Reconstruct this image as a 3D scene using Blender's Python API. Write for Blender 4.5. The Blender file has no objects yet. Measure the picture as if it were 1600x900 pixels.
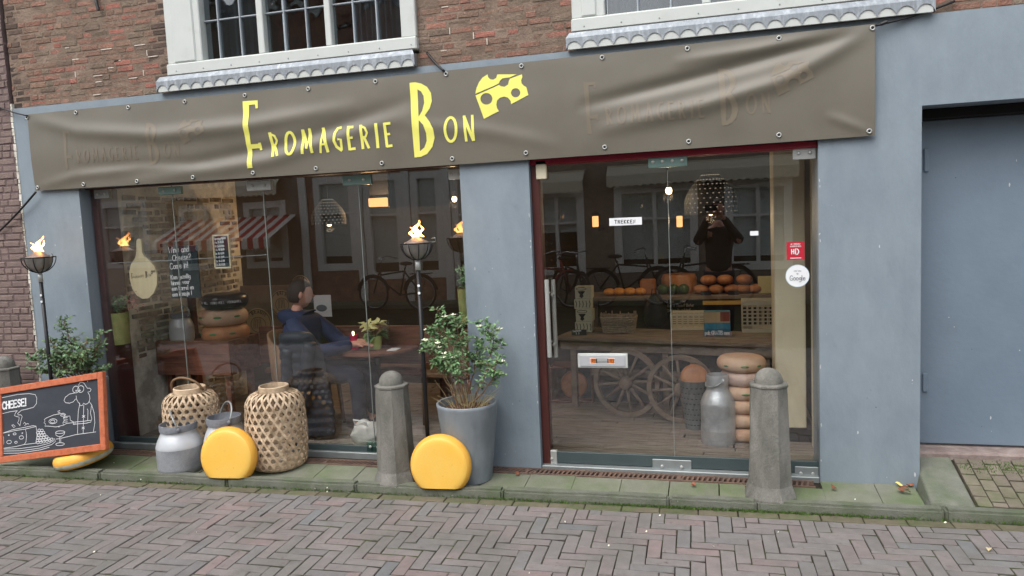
import bpy, bmesh, math, random
from mathutils import Vector, Matrix, noise
from mathutils.geometry import tessellate_polygon
random.seed(7)
PI = math.pi
SC = bpy.context.scene
COL = SC.collection

# ------------------------------------------------------------------ camera
FOC, YAW, PITCH, ROLL, CAMD, CAMH = 1168.6, .2665, .0944, -.0455, 4.786, 1.7
W_ = Vector((-math.sin(YAW)*math.cos(PITCH), math.cos(YAW)*math.cos(PITCH), -math.sin(PITCH)))
r_ = Vector((math.cos(YAW), math.sin(YAW), 0)); u_ = r_.cross(W_)
R_ = math.cos(ROLL)*r_ + math.sin(ROLL)*u_
U_ = -math.sin(ROLL)*r_ + math.cos(ROLL)*u_
C_ = Vector((0, -CAMD, CAMH))
cd = bpy.data.cameras.new('camera'); cam = bpy.data.objects.new('camera', cd); COL.objects.link(cam)
cd.sensor_width = 36; cd.lens = FOC/1600*36; cd.clip_start = .05; cd.clip_end = 500
m3 = Matrix((R_, U_, -W_)).transposed()
cam.matrix_world = Matrix.Translation(C_) @ m3.to_4x4()
SC.camera = cam
SC.render.resolution_x, SC.render.resolution_y = 1024, 576

def ray(x, y): return W_ + R_*((x-800)/FOC) - U_*((y-450)/FOC)
def at(x, y, Y=0.0):           # photo pixel -> point on the upright plane y = Y
    d = ray(x, y); return C_ + d*((Y-C_.y)/d.y)
def gr(x, y, Z=0.0):           # photo pixel -> point on the level plane z = Z
    d = ray(x, y); return C_ + d*((Z-C_.z)/d.z)
def ppm(P): return FOC/((Vector(P)-C_).dot(W_))

# ------------------------------------------------------------------ light
SUN_EL, SUN_AZ = math.radians(56), math.radians(204)
w = bpy.data.worlds.new('World'); SC.world = w; w.use_nodes = True
nt = w.node_tree; bg = nt.nodes['Background']
sky = nt.nodes.new('ShaderNodeTexSky'); sky.sky_type = 'NISHITA'; sky.sun_disc = False
sky.sun_elevation = SUN_EL; sky.sun_rotation = SUN_AZ; sky.dust_density = 3.0; sky.ozone_density = .6
hs = nt.nodes.new('ShaderNodeHueSaturation'); hs.inputs['Saturation'].default_value = .30
nt.links.new(sky.outputs[0], hs.inputs['Color']); nt.links.new(hs.outputs[0], bg.inputs['Color'])
bg.inputs['Strength'].default_value = .15
sl = bpy.data.lights.new('sun', 'SUN'); sl.energy = .75; sl.angle = math.radians(60); sl.color = (1, .97, .93)
so = bpy.data.objects.new('sun', sl); COL.objects.link(so)
sd = Vector((math.sin(SUN_AZ)*math.cos(SUN_EL), math.cos(SUN_AZ)*math.cos(SUN_EL), math.sin(SUN_EL)))
so.rotation_euler = sd.to_track_quat('Z', 'Y').to_euler()
SC.view_settings.view_transform = 'Standard'; SC.view_settings.look = 'None'
SC.view_settings.exposure = .98; SC.view_settings.gamma = 1; SC.view_settings.use_curve_mapping = False
SC.cycles.use_denoising = True
SC.cycles.max_bounces = 10; SC.cycles.transparent_max_bounces = 16; SC.cycles.diffuse_bounces = 5
SC.cycles.sample_clamp_indirect = 6; SC.cycles.caustics_reflective = False; SC.cycles.caustics_refractive = False

# ------------------------------------------------------------------ materials
def S(r, g, b):
    f = lambda c: ((c/255+.055)/1.055)**2.4 if c > 10 else c/255/12.92
    return (f(r), f(g), f(b), 1)
def mul(c, k): return (min(1, c[0]*k), min(1, c[1]*k), min(1, c[2]*k), 1)
MATS = {}
def M(name, col, rough=.65, var=.12, ns=5, bump=.15, bs=60, metal=0, rnd=0, col2=None, c2scale=2, c2lo=.45, c2hi=.65,
      spec=.4, fine=0, stretch=None, bdist=.01, col3=None, c3scale=30, c3lo=.6, c3hi=.7, rndcols=None):
    m = bpy.data.materials.new(name); m.use_nodes = True; t = m.node_tree; N = t.nodes; L = t.links
    b = N['Principled BSDF']; b.inputs['Roughness'].default_value = rough; b.inputs['Metallic'].default_value = metal
    b.inputs['Specular IOR Level'].default_value = spec
    geo = N.new('ShaderNodeNewGeometry'); pos = geo.outputs['Position']
    if stretch:
        mp = N.new('ShaderNodeMapping'); mp.inputs['Scale'].default_value = stretch; L.new(pos, mp.inputs['Vector']); pos = mp.outputs[0]
    def nz(scale, det=5):
        n = N.new('ShaderNodeTexNoise'); n.inputs['Scale'].default_value = scale; n.inputs['Detail'].default_value = det
        n.inputs['Roughness'].default_value = .6; L.new(pos, n.inputs['Vector']); return n.outputs['Fac']
    def mix(a, bcol, fac, mode='MIX'):
        x = N.new('ShaderNodeMix'); x.data_type = 'RGBA'; x.blend_type = mode
        for s, v in ((6, a), (7, bcol)):
            if hasattr(v, 'links'): L.new(v, x.inputs[s])
            else: x.inputs[s].default_value = v
        if hasattr(fac, 'links'): L.new(fac, x.inputs[0])
        else: x.inputs[0].default_value = fac
        return x.outputs[2]
    def ramp(v, lo, hi):
        r = N.new('ShaderNodeMapRange'); r.inputs[1].default_value = lo; r.inputs[2].default_value = hi; L.new(v, r.inputs[0]); return r.outputs[0]
    rv = None
    if rnd or rndcols:
        oi = N.new('ShaderNodeObjectInfo'); ar = N.new('ShaderNodeAttribute'); ar.attribute_name = 'rnd'
        ad = N.new('ShaderNodeMath'); ad.operation = 'ADD'; L.new(oi.outputs['Random'], ad.inputs[0]); L.new(ar.outputs['Fac'], ad.inputs[1])
        fr = N.new('ShaderNodeMath'); fr.operation = 'FRACT'; L.new(ad.outputs[0], fr.inputs[0]); rv = fr.outputs[0]
    c = col
    if rndcols:
        cr = N.new('ShaderNodeValToRGB'); cr.color_ramp.interpolation = 'CONSTANT'; e = cr.color_ramp.elements
        for i, (p, cc) in enumerate(rndcols):
            el = e[i] if i < 2 else e.new(p)
            el.position = p; el.color = cc
        L.new(rv, cr.inputs[0]); c = cr.outputs[0]
    if col2: c = mix(c, col2, ramp(nz(c2scale, 8), c2lo, c2hi))
    v = ramp(nz(ns), .3, .7)
    mr = N.new('ShaderNodeMapRange'); mr.inputs[3].default_value = 1-var; mr.inputs[4].default_value = 1+var; L.new(v, mr.inputs[0])
    c = mix(c, mr.outputs[0], 1.0, 'MULTIPLY')
    if rnd:
        m2 = N.new('ShaderNodeMapRange'); m2.inputs[3].default_value = 1-rnd; m2.inputs[4].default_value = 1+rnd
        wn = N.new('ShaderNodeTexWhiteNoise'); wn.noise_dimensions = '1D'; L.new(rv, wn.inputs['W']); L.new(wn.outputs['Value'], m2.inputs[0])
        c = mix(c, m2.outputs[0], 1.0, 'MULTIPLY')
    if fine:
        m2 = N.new('ShaderNodeMapRange'); m2.inputs[1].default_value = .3; m2.inputs[2].default_value = .7
        m2.inputs[3].default_value = 1-fine; m2.inputs[4].default_value = 1+fine; L.new(nz(220, 3), m2.inputs[0])
        c = mix(c, m2.outputs[0], 1.0, 'MULTIPLY')
    if col3: c = mix(c, col3, ramp(nz(c3scale, 4), c3lo, c3hi))
    if hasattr(c, 'links'): L.new(c, b.inputs['Base Color'])
    else: b.inputs['Base Color'].default_value = c
    if bump:
        bp = N.new('ShaderNodeBump'); bp.inputs['Strength'].default_value = bump; bp.inputs['Distance'].default_value = bdist
        L.new(nz(bs, 6), bp.inputs['Height']); L.new(bp.outputs[0], b.inputs['Normal'])
    MATS[name] = m; return m
def emit(name, col, s, colb=None, z0=0, z1=1):
    m = bpy.data.materials.new(name); m.use_nodes = True; t = m.node_tree; N = t.nodes; L = t.links
    N.remove(N['Principled BSDF']); e = N.new('ShaderNodeEmission'); e.inputs[0].default_value = col; e.inputs[1].default_value = s
    if colb:
        g = N.new('ShaderNodeNewGeometry'); sx = N.new('ShaderNodeSeparateXYZ'); L.new(g.outputs['Position'], sx.inputs[0])
        r = N.new('ShaderNodeMapRange'); r.inputs[1].default_value = z0; r.inputs[2].default_value = z1; L.new(sx.outputs[2], r.inputs[0])
        x = N.new('ShaderNodeMix'); x.data_type = 'RGBA'; x.inputs[6].default_value = col; x.inputs[7].default_value = colb
        L.new(r.outputs[0], x.inputs[0]); L.new(x.outputs[2], e.inputs[0])
    L.new(e.outputs[0], N['Material Output'].inputs[0]); return m
def flame_mat(name, col, s, colb, z0, z1):
    # hot core, thin translucent edge (a flame is thickest where it faces you)
    m = emit(name, col, s, colb, z0, z1); t = m.node_tree; N = t.nodes; L = t.links
    e = [n for n in N if n.type == 'EMISSION'][0]; lw = N.new('ShaderNodeLayerWeight'); lw.inputs[0].default_value = .5
    r = N.new('ShaderNodeMapRange'); r.inputs[1].default_value = .15; r.inputs[2].default_value = .85; r.inputs[3].default_value = .85; r.inputs[4].default_value = .02
    L.new(lw.outputs['Facing'], r.inputs[0]); tr = N.new('ShaderNodeBsdfTransparent'); mx = N.new('ShaderNodeMixShader')
    L.new(r.outputs[0], mx.inputs[0]); L.new(tr.outputs[0], mx.inputs[1]); L.new(e.outputs[0], mx.inputs[2]); L.new(mx.outputs[0], N['Material Output'].inputs[0]); return m
def glass(name, refl=1.9, tint=(1, 1, 1, 1), wav=0, wscale=3, rough=0):
    m = bpy.data.materials.new(name); m.use_nodes = True; t = m.node_tree; N = t.nodes; L = t.links
    N.remove(N['Principled BSDF'])
    tr = N.new('ShaderNodeBsdfTransparent'); tr.inputs[0].default_value = tint
    gl = N.new('ShaderNodeBsdfGlossy'); gl.inputs['Roughness'].default_value = rough
    g0 = N.new('ShaderNodeNewGeometry'); dt = N.new('ShaderNodeVectorMath'); dt.operation = 'DOT_PRODUCT'
    L.new(g0.outputs['Incoming'], dt.inputs[0]); L.new(g0.outputs['Normal'], dt.inputs[1])
    def mth(op, x, y=None):
        q = N.new('ShaderNodeMath'); q.operation = op
        for i, v in enumerate((x, y)):
            if v is None: continue
            if hasattr(v, 'links'): L.new(v, q.inputs[i])
            else: q.inputs[i].default_value = v
        return q.outputs[0]
    f0 = ((refl-1)/(refl+1))**2
    sch = mth('POWER', mth('SUBTRACT', 1.0, mth('ABSOLUTE', dt.outputs['Value'])), 5.0)
    fac = mth('ADD', mth('MULTIPLY', sch, 1-f0), f0)
    mx = N.new('ShaderNodeMixShader'); L.new(fac, mx.inputs[0]); L.new(tr.outputs[0], mx.inputs[1]); L.new(gl.outputs[0], mx.inputs[2])
    if wav:
        g = N.new('ShaderNodeNewGeometry'); n = N.new('ShaderNodeTexNoise'); n.inputs['Scale'].default_value = wscale; n.inputs['Detail'].default_value = 2
        L.new(g.outputs['Position'], n.inputs['Vector'])
        bp = N.new('ShaderNodeBump'); bp.inputs['Strength'].default_value = wav; bp.inputs['Distance'].default_value = .05
        L.new(n.outputs['Fac'], bp.inputs['Height']); L.new(bp.outputs[0], gl.inputs['Normal'])
    L.new(mx.outputs[0], N['Material Output'].inputs[0]); return m

GREY = M('grey_blue_paint', S(133, 145, 154), .55, .06, 7, .25, 35, col2=S(126, 138, 148), c2scale=2.2, stretch=(1.4, 1.4, .7), fine=.03,
         col3=S(112, 120, 126), c3scale=6, c3lo=.66, c3hi=.86)
GREYD = M('grey_blue_door_paint', S(118, 133, 147), .5, .06, 2, .18, 30, col2=S(109, 124, 139), c2scale=1.1,
          col3=S(175, 183, 190), c3scale=23, c3lo=.76, c3hi=.78)
brick_cols = [(0, S(146, 112, 98)), (.2, S(134, 110, 96)), (.4, S(126, 112, 98)), (.55, S(150, 110, 96)), (.66, S(124, 108, 96)), (.78, S(142, 116, 100)), (.92, S(162, 110, 98))]
BRICK = M('old_red_brick', S(130, 90, 80), .92, .2, 18, .9, 70, rnd=.09, rndcols=brick_cols, col2=S(114, 98, 86), c2scale=4.5, c2lo=.46, c2hi=.7,
          bdist=.012, col3=S(190, 172, 156), c3scale=40, c3lo=.68, c3hi=.76, fine=.12, spec=.15)
SOOT = M('sooty_quoin_brick', S(98, 84, 76), .95, .2, 14, .8, 70, rnd=.15, col2=S(74, 64, 60), c2scale=5, col3=S(190, 178, 166), c3scale=30, c3lo=.72, c3hi=.78, spec=.15)
MORTAR = M('old_mortar', S(120, 104, 92), .95, .2, 9, .8, 60, col2=S(146, 128, 114), c2scale=5, c2lo=.45, c2hi=.7, spec=.15, bdist=.01, fine=.12)
LIMEM = M('white_lime_mortar', S(206, 196, 184), .95, .1, 20, .4)
PBRICK = M('purple_painted_brick', S(128, 111, 105), .85, .12, 8, .7, 60, rnd=.06, col2=S(114, 98, 94), c2scale=3, col3=S(150, 138, 138), c3scale=28, c3lo=.7, c3hi=.76, bdist=.008)
PMORTAR = M('purple_mortar', S(104, 88, 87), .9, .15, 8, .5, 60)
road_cols = [(0, S(126, 120, 118)), (.2, S(122, 118, 116)), (.4, S(128, 119, 117)), (.6, S(120, 118, 117)), (.75, S(125, 120, 118)), (.88, S(131, 118, 116)), (.96, S(116, 117, 118))]
PAVER = M('street_clinker', S(120, 106, 102), .8, .1, 14, .5, 90, rnd=.05, rndcols=road_cols, col2=S(114, 111, 107), c2scale=2.3, spec=.25, fine=.07, bdist=.006,
          col3=S(96, 86, 82), c3scale=26, c3lo=.62, c3hi=.8)
MOSSP = M('mossy_clinker', S(106, 100, 84), .88, .14, 14, .5, 90, rnd=.1, col2=S(92, 98, 70), c2scale=5, spec=.2, fine=.08)
JOINT = M('sand_joint', S(58, 52, 47), .95, .25, 20, .8, 120, col2=S(74, 80, 52), c2scale=4, spec=.1)
KERB = M('mossy_kerb_stone', S(116, 118, 108), .9, .14, 9, .6, 80, rnd=.05, col2=S(98, 106, 86), c2scale=3.5, c2lo=.42, c2hi=.62, spec=.2, fine=.12)
SLAB = M('mossy_concrete_slab', S(124, 126, 112), .9, .1, 8, .4, 90, rnd=.05, col2=S(104, 116, 86), c2scale=2.6, c2lo=.42, c2hi=.65, spec=.2, fine=.1)
BOLL = M('weathered_stone', S(134, 132, 126), .92, .18, 9, .8, 90, col2=S(112, 112, 105), c2scale=5, c2lo=.4, c2hi=.62, spec=.15, fine=.16, stretch=(1.6, 1.6, .6),
         col3=S(158, 156, 148), c3scale=38, c3lo=.68, c3hi=.76)
WHITE = M('white_gloss_paint', S(196, 200, 196), .4, .04, 5, .1, 30, col2=S(178, 180, 174), c2scale=4, c2lo=.55, c2hi=.8)
CREAMP = M('cream_paint', S(214, 206, 180), .6, .05, 3, .1, 20, col2=S(196, 186, 160), c2scale=2)
ZINC = M('weathered_zinc', S(140, 146, 152), .5, .14, 14, .2, 50, metal=.35, stretch=(3, 3, .8), col2=S(172, 178, 184), c2scale=10, c2lo=.5, c2hi=.7)
LEAD = M('lead_grey_bar', S(158, 166, 172), .5, .05)
BAN = M('taupe_banner_vinyl', S(109, 104, 93), .42, .04, 3, .06, 12, col2=S(104, 99, 88), c2scale=2, spec=.5)
YEL = M('yellow_print', S(236, 232, 116), .5, .03, 4, 0, spec=.4)
GHOST = M('faded_print', S(120, 111, 96), .45, .05, 4, 0)
STEEL = M('brushed_steel', S(190, 192, 188), .38, .06, 20, .05, 80, metal=.45)
STEELD = M('dull_steel', S(150, 156, 156), .5, .1, 12, .1, 60, metal=.5)
BLACK = M('black_metal', S(34, 34, 36), .5, .2, 20, .1)
BLACKP = M('black_pole_paint', S(26, 26, 28), .4, .15, 12, .05)
RED = M('dark_red_paint', S(140, 26, 48), .45, .1, 6, .1)
BRWN = M('dark_red_brown_timber', S(78, 40, 36), .5, .18, 8, .2, 40, stretch=(6, 6, .8))
WOOD = M('dark_stained_wood', S(124, 82, 66), .6, .25, 9, .3, 30, stretch=(.8, 6, 8), col2=S(86, 54, 46), c2scale=3)
WOODF = M('worn_grey_floorboard', S(144, 134, 125), .6, .2, 10, .3, 40, stretch=(1, 9, 1), rnd=.12, col2=S(114, 103, 96), c2scale=4)
WOODG = M('weathered_grey_wood', S(134, 118, 104), .8, .22, 10, .5, 40, stretch=(1.5, 4, 4), col2=S(104, 90, 80), c2scale=5)
WOODL = M('light_beech_wood', S(208, 196, 160), .55, .08, 5, .1, 30, stretch=(6, 1, .8))
ALU = M('milk_can_aluminium', S(196, 200, 204), .42, .1, 9, .25, 25, metal=.55, col2=S(168, 172, 178), c2scale=6, fine=.06)
ALUD = M('dull_grey_aluminium', S(132, 136, 142), .7, .2, 14, .5, 60, metal=.25, col2=S(108, 112, 120), c2scale=7, fine=.12)
BAMB = M('split_bamboo', S(204, 182, 154), .65, .16, 30, .25, 80, rnd=.18, col2=S(172, 148, 120), c2scale=14)
CHY = M('yellow_cheese_wax', S(242, 196, 94), .42, .05, 4, .10, 24, col2=S(238, 186, 78), c2scale=4, col3=S(206, 150, 58), c3scale=34, c3lo=.66, c3hi=.82, fine=.03)
CHO = M('orange_cheese_rind', S(178, 124, 86), .5, .08, 6, .1, 25, rnd=.1, col2=S(158, 102, 68), c2scale=5)
CHP = M('pinkish_cheese_rind', S(204, 172, 146), .55, .08, 6, .1, 25, rnd=.08, col2=S(200, 152, 122), c2scale=5)
CHB = M('black_cheese_wax', S(24, 26, 30), .3, .2, 8, .08, 20)
CHG = M('green_cheese_wax', S(60, 84, 48), .4, .15, 8, .08, 20)
ORNG = M('orange_frame_wood', S(196, 112, 78), .5, .1, 12, .2, 40, stretch=(3, 3, 3), col2=S(180, 96, 64), c2scale=8)
CHALKB = M('chalkboard', S(54, 58, 66), .75, .1, 3, .05, 20, col2=S(62, 67, 74), c2scale=2, stretch=(1, 1, 2))
TEALB = M('teal_chalkboard', S(26, 44, 50), .7, .1, 3, .05)
CHALK = M('white_chalk', S(226, 228, 230), .9, .1, 60, 0)
POTG = M('grey_zinc_planter', S(142, 150, 156), .5, .06, 4, .1, 25, metal=.15, col2=S(120, 127, 133), c2scale=3, stretch=(2, 2, .7), col3=S(170, 174, 176), c3scale=28, c3lo=.72, c3hi=.78)
LIME = M('lime_zinc_pot', S(152, 152, 96), .5, .12, 8, .1, col2=S(122, 134, 76), c2scale=6)
LIMEP = M('pale_lime_pot', S(196, 220, 136), .45, .05)
SOIL = M('brown_soil', S(104, 74, 58), .95, .3, 40, .9, 90)
LEAF = M('green_leaf', S(98, 128, 92), .5, .2, 12, 0, rnd=.3, col2=S(120, 144, 92), c2scale=9, c2lo=.45, c2hi=.7)
LEAFD = M('deep_green_leaf', S(110, 146, 100), .5, .2, 12, 0, rnd=.3, col2=S(128, 148, 104), c2scale=9, c2lo=.5, c2hi=.7)
LEAFR = M('reddish_leaf', S(150, 84, 80), .5, .2, 12, 0, rnd=.25)
STEM = M('woody_stem', S(126, 100, 76), .8, .2, 20, .2)
PETAL = M('cream_petal', S(242, 240, 214), .6, .05, 10, 0)
POINS = M('cream_bract', S(226, 224, 160), .5, .06, 14, .1)
DRY = M('dry_leaf', S(130, 80, 60), .8, .2, 20, .2, rnd=.3)
DRYY = M('yellow_leaf', S(222, 206, 120), .7, .1, 20, .1)
GRASS = M('moss_and_grass', S(84, 112, 50), .85, .25, 30, 0, rnd=.3)
GRATE = M('rusty_cast_grate', S(112, 90, 78), .8, .2, 20, .3, 60, col2=S(92, 78, 72), c2scale=8)
SKIN = M('skin', S(206, 152, 132), .5, .06, 14, .05, spec=.35)
HAIR = M('dark_brown_hair', S(48, 36, 30), .55, .25, 60, .6, 160, bdist=.004)
NAVY = M('navy_jacket', S(40, 52, 86), .75, .12, 14, .25, 40)
PUFF = M('charcoal_puffer', S(46, 53, 64), .5, .12, 14, .3, 30)
JEANS = M('blue_jeans', S(26, 32, 50), .85, .12, 20, .2, 90)
WICK = M('brown_wicker', S(120, 92, 68), .7, .25, 60, .6, 90)
DARKW = M('dark_interior_wall', S(56, 52, 50), .85, .15, 3, .2, 20)
TEALW = M('blue_grey_interior_wall', S(64, 84, 88), .85, .1, 3, .1)
CEIL = M('cream_ceiling', S(170, 160, 140), .9, .08, 3, .1)
PLAST = M('old_lime_plaster', S(222, 218, 206), .92, .16, 5, .7, 30, col2=S(160, 154, 142), c2scale=3.5, c2lo=.45, c2hi=.6, bdist=.015)
IBRK = M('old_interior_brick', S(116, 104, 94), .92, .2, 16, .8, 60, rnd=.25, col2=S(158, 150, 138), c2scale=7, c2lo=.38, c2hi=.58)
PAPER = M('white_card', S(232, 234, 236), .6, .03, 5, 0)
KRAFT = M('brown_kraft_paper', S(196, 172, 132), .8, .08, 6, .1)
GREEN_LBL = M('green_label', S(84, 130, 84), .6, .1, 8, 0)
PINK = M('pink_glass_jar', S(196, 40, 84), .25, .1, 8, 0)
STICKR = M('red_sticker', S(186, 34, 54), .5, .04)
STICKO = M('orange_sticker', S(240, 130, 40), .5, .04)
INK = M('black_ink', S(22, 22, 24), .6, .05)
INKB = M('brown_ink', S(74, 52, 40), .6, .05)
INKG = M('grey_ink', S(110, 116, 124), .6, .05)
BLUEP = M('blue_print', S(70, 140, 166), .5, .15, 20, 0)
BUCK = M('grey_bucket', S(118, 126, 128), .5, .1, 10, .1, metal=.3)
CRATE = M('cream_plastic', S(206, 198, 176), .5, .05)
TINW = M('cream_tin', S(196, 196, 172), .45, .05)
BASK = M('grey_willow', S(150, 136, 118), .8, .25, 40, .5, 90, rnd=.2)
RUB = M('black_rubber', S(24, 24, 26), .7, .1)
BIKE = M('bike_black', S(38, 40, 44), .35, .1, metal=.3)
BIKER = M('bike_red', S(150, 60, 56), .4, .1)
CHROME = M('chrome', S(214, 216, 220), .2, .03, metal=.95, bump=0)
OBRICK = M('opposite_brick', S(172, 136, 116), .9, .18, 9, .6, 40, col2=S(150, 118, 102), c2scale=4)
OBRICK2 = M('opposite_pale_render', S(206, 196, 178), .9, .1, 4, .2)
OBRICK3 = M('opposite_brown_brick', S(146, 132, 118), .9, .18, 9, .6, 40)
CHYR = M('amber_cheese_rim', S(238, 180, 74), .45, .06, 6, .1, 24, col2=S(230, 164, 58), c2scale=6, col3=S(190, 130, 60), c3scale=30, c3lo=.68, c3hi=.82)
OWHITE = M('opposite_white_paint', S(238, 238, 232), .6, .04)
AWN = M('cream_awning', S(216, 210, 190), .8, .05)
AWNR = M('awning_red', S(176, 36, 56), .8, .06)
AWNW = M('awning_white', S(232, 230, 224), .8, .04)
GL = glass('clear_shop_glass', 1.98, (.98, .985, .98, 1), wav=.015, wscale=1.2)
GLE = glass('green_glass_edge', 1.6, (.55, .75, .7, 1))
GLO = glass('old_window_glass', 1.95, (.72, .76, .78, 1), wav=.16, wscale=4)
GLT = glass('thin_clear_glass', 1.7, (.95, .97, .97, 1))
FLAME = emit('flame', (1, .55, .16, 1), 9, (1, .30, .05, 1), 1.55, 1.72)
WARM = emit('warm_lamp_glow', (1, .50, .18, 1), .9)
WARMH = emit('warm_bulb', (1, .74, .42, 1), 6)
DIMW = emit('dim_lamp_holes', (1, .80, .58, 1), .28)
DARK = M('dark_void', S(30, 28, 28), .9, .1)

# ------------------------------------------------------------------ mesh helpers
ORG = {}
class MB:
    def __init__(s): s.v = []; s.f = []; s.m = []; s.r = []; s.mi = 0; s.rv = None
    def add(s, vs, fs):
        o = len(s.v); s.v += [tuple(x) for x in vs]
        for q in fs:
            s.f.append(tuple(i+o for i in q)); s.m.append(s.mi); s.r.append(s.rv if s.rv is not None else 0)
    def box(s, a, b, mat=None):
        x0, y0, z0 = a; x1, y1, z1 = b
        vs = [(x0, y0, z0), (x1, y0, z0), (x1, y1, z0), (x0, y1, z0), (x0, y0, z1), (x1, y0, z1), (x1, y1, z1), (x0, y1, z1)]
        if mat: vs = [mat @ Vector(v) for v in vs]
        s.add(vs, [(0, 3, 2, 1), (4, 5, 6, 7), (0, 1, 5, 4), (1, 2, 6, 5), (2, 3, 7, 6), (3, 0, 4, 7)])
    def cbox(s, a, b, c=.004, mat=None):     # chamfered box: every long edge bevelled
        x0, y0, z0 = a; x1, y1, z1 = b
        c = min(c, (x1-x0)*.45, (y1-y0)*.45, (z1-z0)*.45)
        bm = bmesh.new(); bmesh.ops.create_cube(bm, size=1)
        for v in bm.verts: v.co = Vector(((x0+x1)/2+v.co.x*(x1-x0), (y0+y1)/2+v.co.y*(y1-y0), (z0+z1)/2+v.co.z*(z1-z0)))
        bmesh.ops.bevel(bm, geom=list(bm.edges), offset=c, segments=1, affect='EDGES')
        bm.verts.index_update(); vs = [v.co.copy() for v in bm.verts]
        if mat: vs = [mat @ v for v in vs]
        s.add(vs, [tuple(v.index for v in f.verts) for f in bm.faces]); bm.free()
    def lathe(s, prof, c=(0, 0, 0), n=24, mat=None, cap=True, rx=1, ry=1):
        vs = []; c = Vector(c)
        for r, z in prof:
            for i in range(n):
                a = 2*PI*i/n; v = Vector((r*rx*math.cos(a), r*ry*math.sin(a), z))
                vs.append((mat @ v if mat else v)+c)
        fs = []
        for k in range(len(prof)-1):
            for i in range(n):
                j = (i+1) % n; fs.append((k*n+i, k*n+j, (k+1)*n+j, (k+1)*n+i))
        if cap:
            if prof[0][0] > 1e-4: fs.append(tuple(range(n))[::-1])
            if prof[-1][0] > 1e-4: fs.append(tuple(range((len(prof)-1)*n, len(prof)*n)))
        s.add(vs, fs)
    def tube(s, pts, r, n=8, cap=True, closed=False):
        pts = [Vector(p) for p in pts]; N_ = len(pts); vs = []; up = None
        for i, p in enumerate(pts):
            if closed: d = pts[(i+1) % N_]-pts[i-1]
            else: d = pts[min(i+1, N_-1)]-pts[max(i-1, 0)]
            d.normalize()
            if up is None:
                up = Vector((0, 0, 1)) if abs(d.z) < .9 else Vector((1, 0, 0))
            x = d.cross(up)
            if x.length < 1e-5: x = d.cross(Vector((.3, 1, .1)))
            x.normalize(); up = x.cross(d).normalized()
            rr = r[i] if isinstance(r, (list, tuple)) else r
            for k in range(n):
                a = 2*PI*k/n; vs.append(p+(x*math.cos(a)+up*math.sin(a))*rr)
        fs = []
        for i in range(N_ if closed else N_-1):
            j = (i+1) % N_
            for k in range(n):
                l = (k+1) % n; fs.append((i*n+k, i*n+l, j*n+l, j*n+k))
        if cap and not closed: fs += [tuple(range(n))[::-1], tuple(range((N_-1)*n, N_*n))]
        s.add(vs, fs)
    def ell(s, c, r, nu=14, nv=9, mat=None, fn=None):
        vs = []; c = Vector(c)
        for j in range(nv+1):
            t = PI*j/nv
            for i in range(nu):
                a = 2*PI*i/nu; v = Vector((math.sin(t)*math.cos(a), math.sin(t)*math.sin(a), math.cos(t)))
                if fn: v = fn(v)
                v = Vector((v.x*r[0], v.y*r[1], v.z*r[2]))
                vs.append((mat @ v if mat else v)+c)
        fs = []
        for j in range(nv):
            for i in range(nu):
                k = (i+1) % nu; fs.append((j*nu+i, (j+1)*nu+i, (j+1)*nu+k, j*nu+k))
        s.add(vs, fs)
    def poly(s, pts, ext, holes=()):         # flat polygon (3-D points) pushed by vector ext, holes cut out
        loops = [[Vector(p) for p in pts]]+[[Vector(p) for p in h] for h in holes]
        tri = tessellate_polygon(loops); allp = [p for l in loops for p in l]; n = len(allp); e = Vector(ext)
        vs = allp+[p+e for p in allp]; fs = []
        nrm = Vector((0, 0, 0))
        for t in tri:
            fs.append(tuple(t)); fs.append(tuple(i+n for i in t)[::-1])
        o = 0
        for l in loops:
            k = len(l)
            for i in range(k): fs.append((o+i, o+(i+1) % k, o+(i+1) % k+n, o+i+n))
            o += k
        s.add(vs, fs)
    def build(s, name, mat, parent=None, smooth=False, fix=True, subd=0):
        me = bpy.data.meshes.new(name); o3 = ORG[parent.name] if parent else Vector((0, 0, 0))
        me.from_pydata([(x-o3.x, y-o3.y, z-o3.z) for x, y, z in s.v], [], s.f)
        mats = mat if isinstance(mat, (list, tuple)) else [mat]
        for x in mats: me.materials.append(x)
        if len(mats) > 1:
            for p, i in zip(me.polygons, s.m): p.material_index = i
        if any(s.r):
            a = me.attributes.new('rnd', 'FLOAT', 'FACE'); a.data.foreach_set('value', [float(x) for x in s.r])
        if fix:
            bm = bmesh.new(); bm.from_mesh(me); bmesh.ops.recalc_face_normals(bm, faces=bm.faces); bm.to_mesh(me); bm.free()
        if smooth:
            for p in me.polygons: p.use_smooth = True
            if smooth is not True:
                me.set_sharp_from_angle(angle=math.radians(smooth))
        ob = bpy.data.objects.new(name, me); COL.objects.link(ob)
        if parent: ob.parent = parent
        ORG[ob.name] = o3.copy() if parent else Vector((0, 0, 0))
        return ob
def tag(o, label=None, cat=None, group=None, kind=None):
    if label: o['label'] = label
    if cat: o['category'] = cat
    if group: o['group'] = group
    if kind: o['kind'] = kind
    return o
def T(name, label, cat, loc, group=None):
    o = bpy.data.objects.new(name, None); COL.objects.link(o); o.location = loc; o.empty_display_size = .05
    ORG[o.name] = Vector(loc); return tag(o, label, cat, group)
def inst(me, name, parent, loc, sc=(1, 1, 1), rot=(0, 0, 0)):
    o = bpy.data.objects.new(name, me); COL.objects.link(o); o.parent = parent
    o.location = Vector(loc)-ORG[parent.name]; o.scale = sc; o.rotation_euler = rot
    ORG[o.name] = Vector(loc); return o
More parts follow.
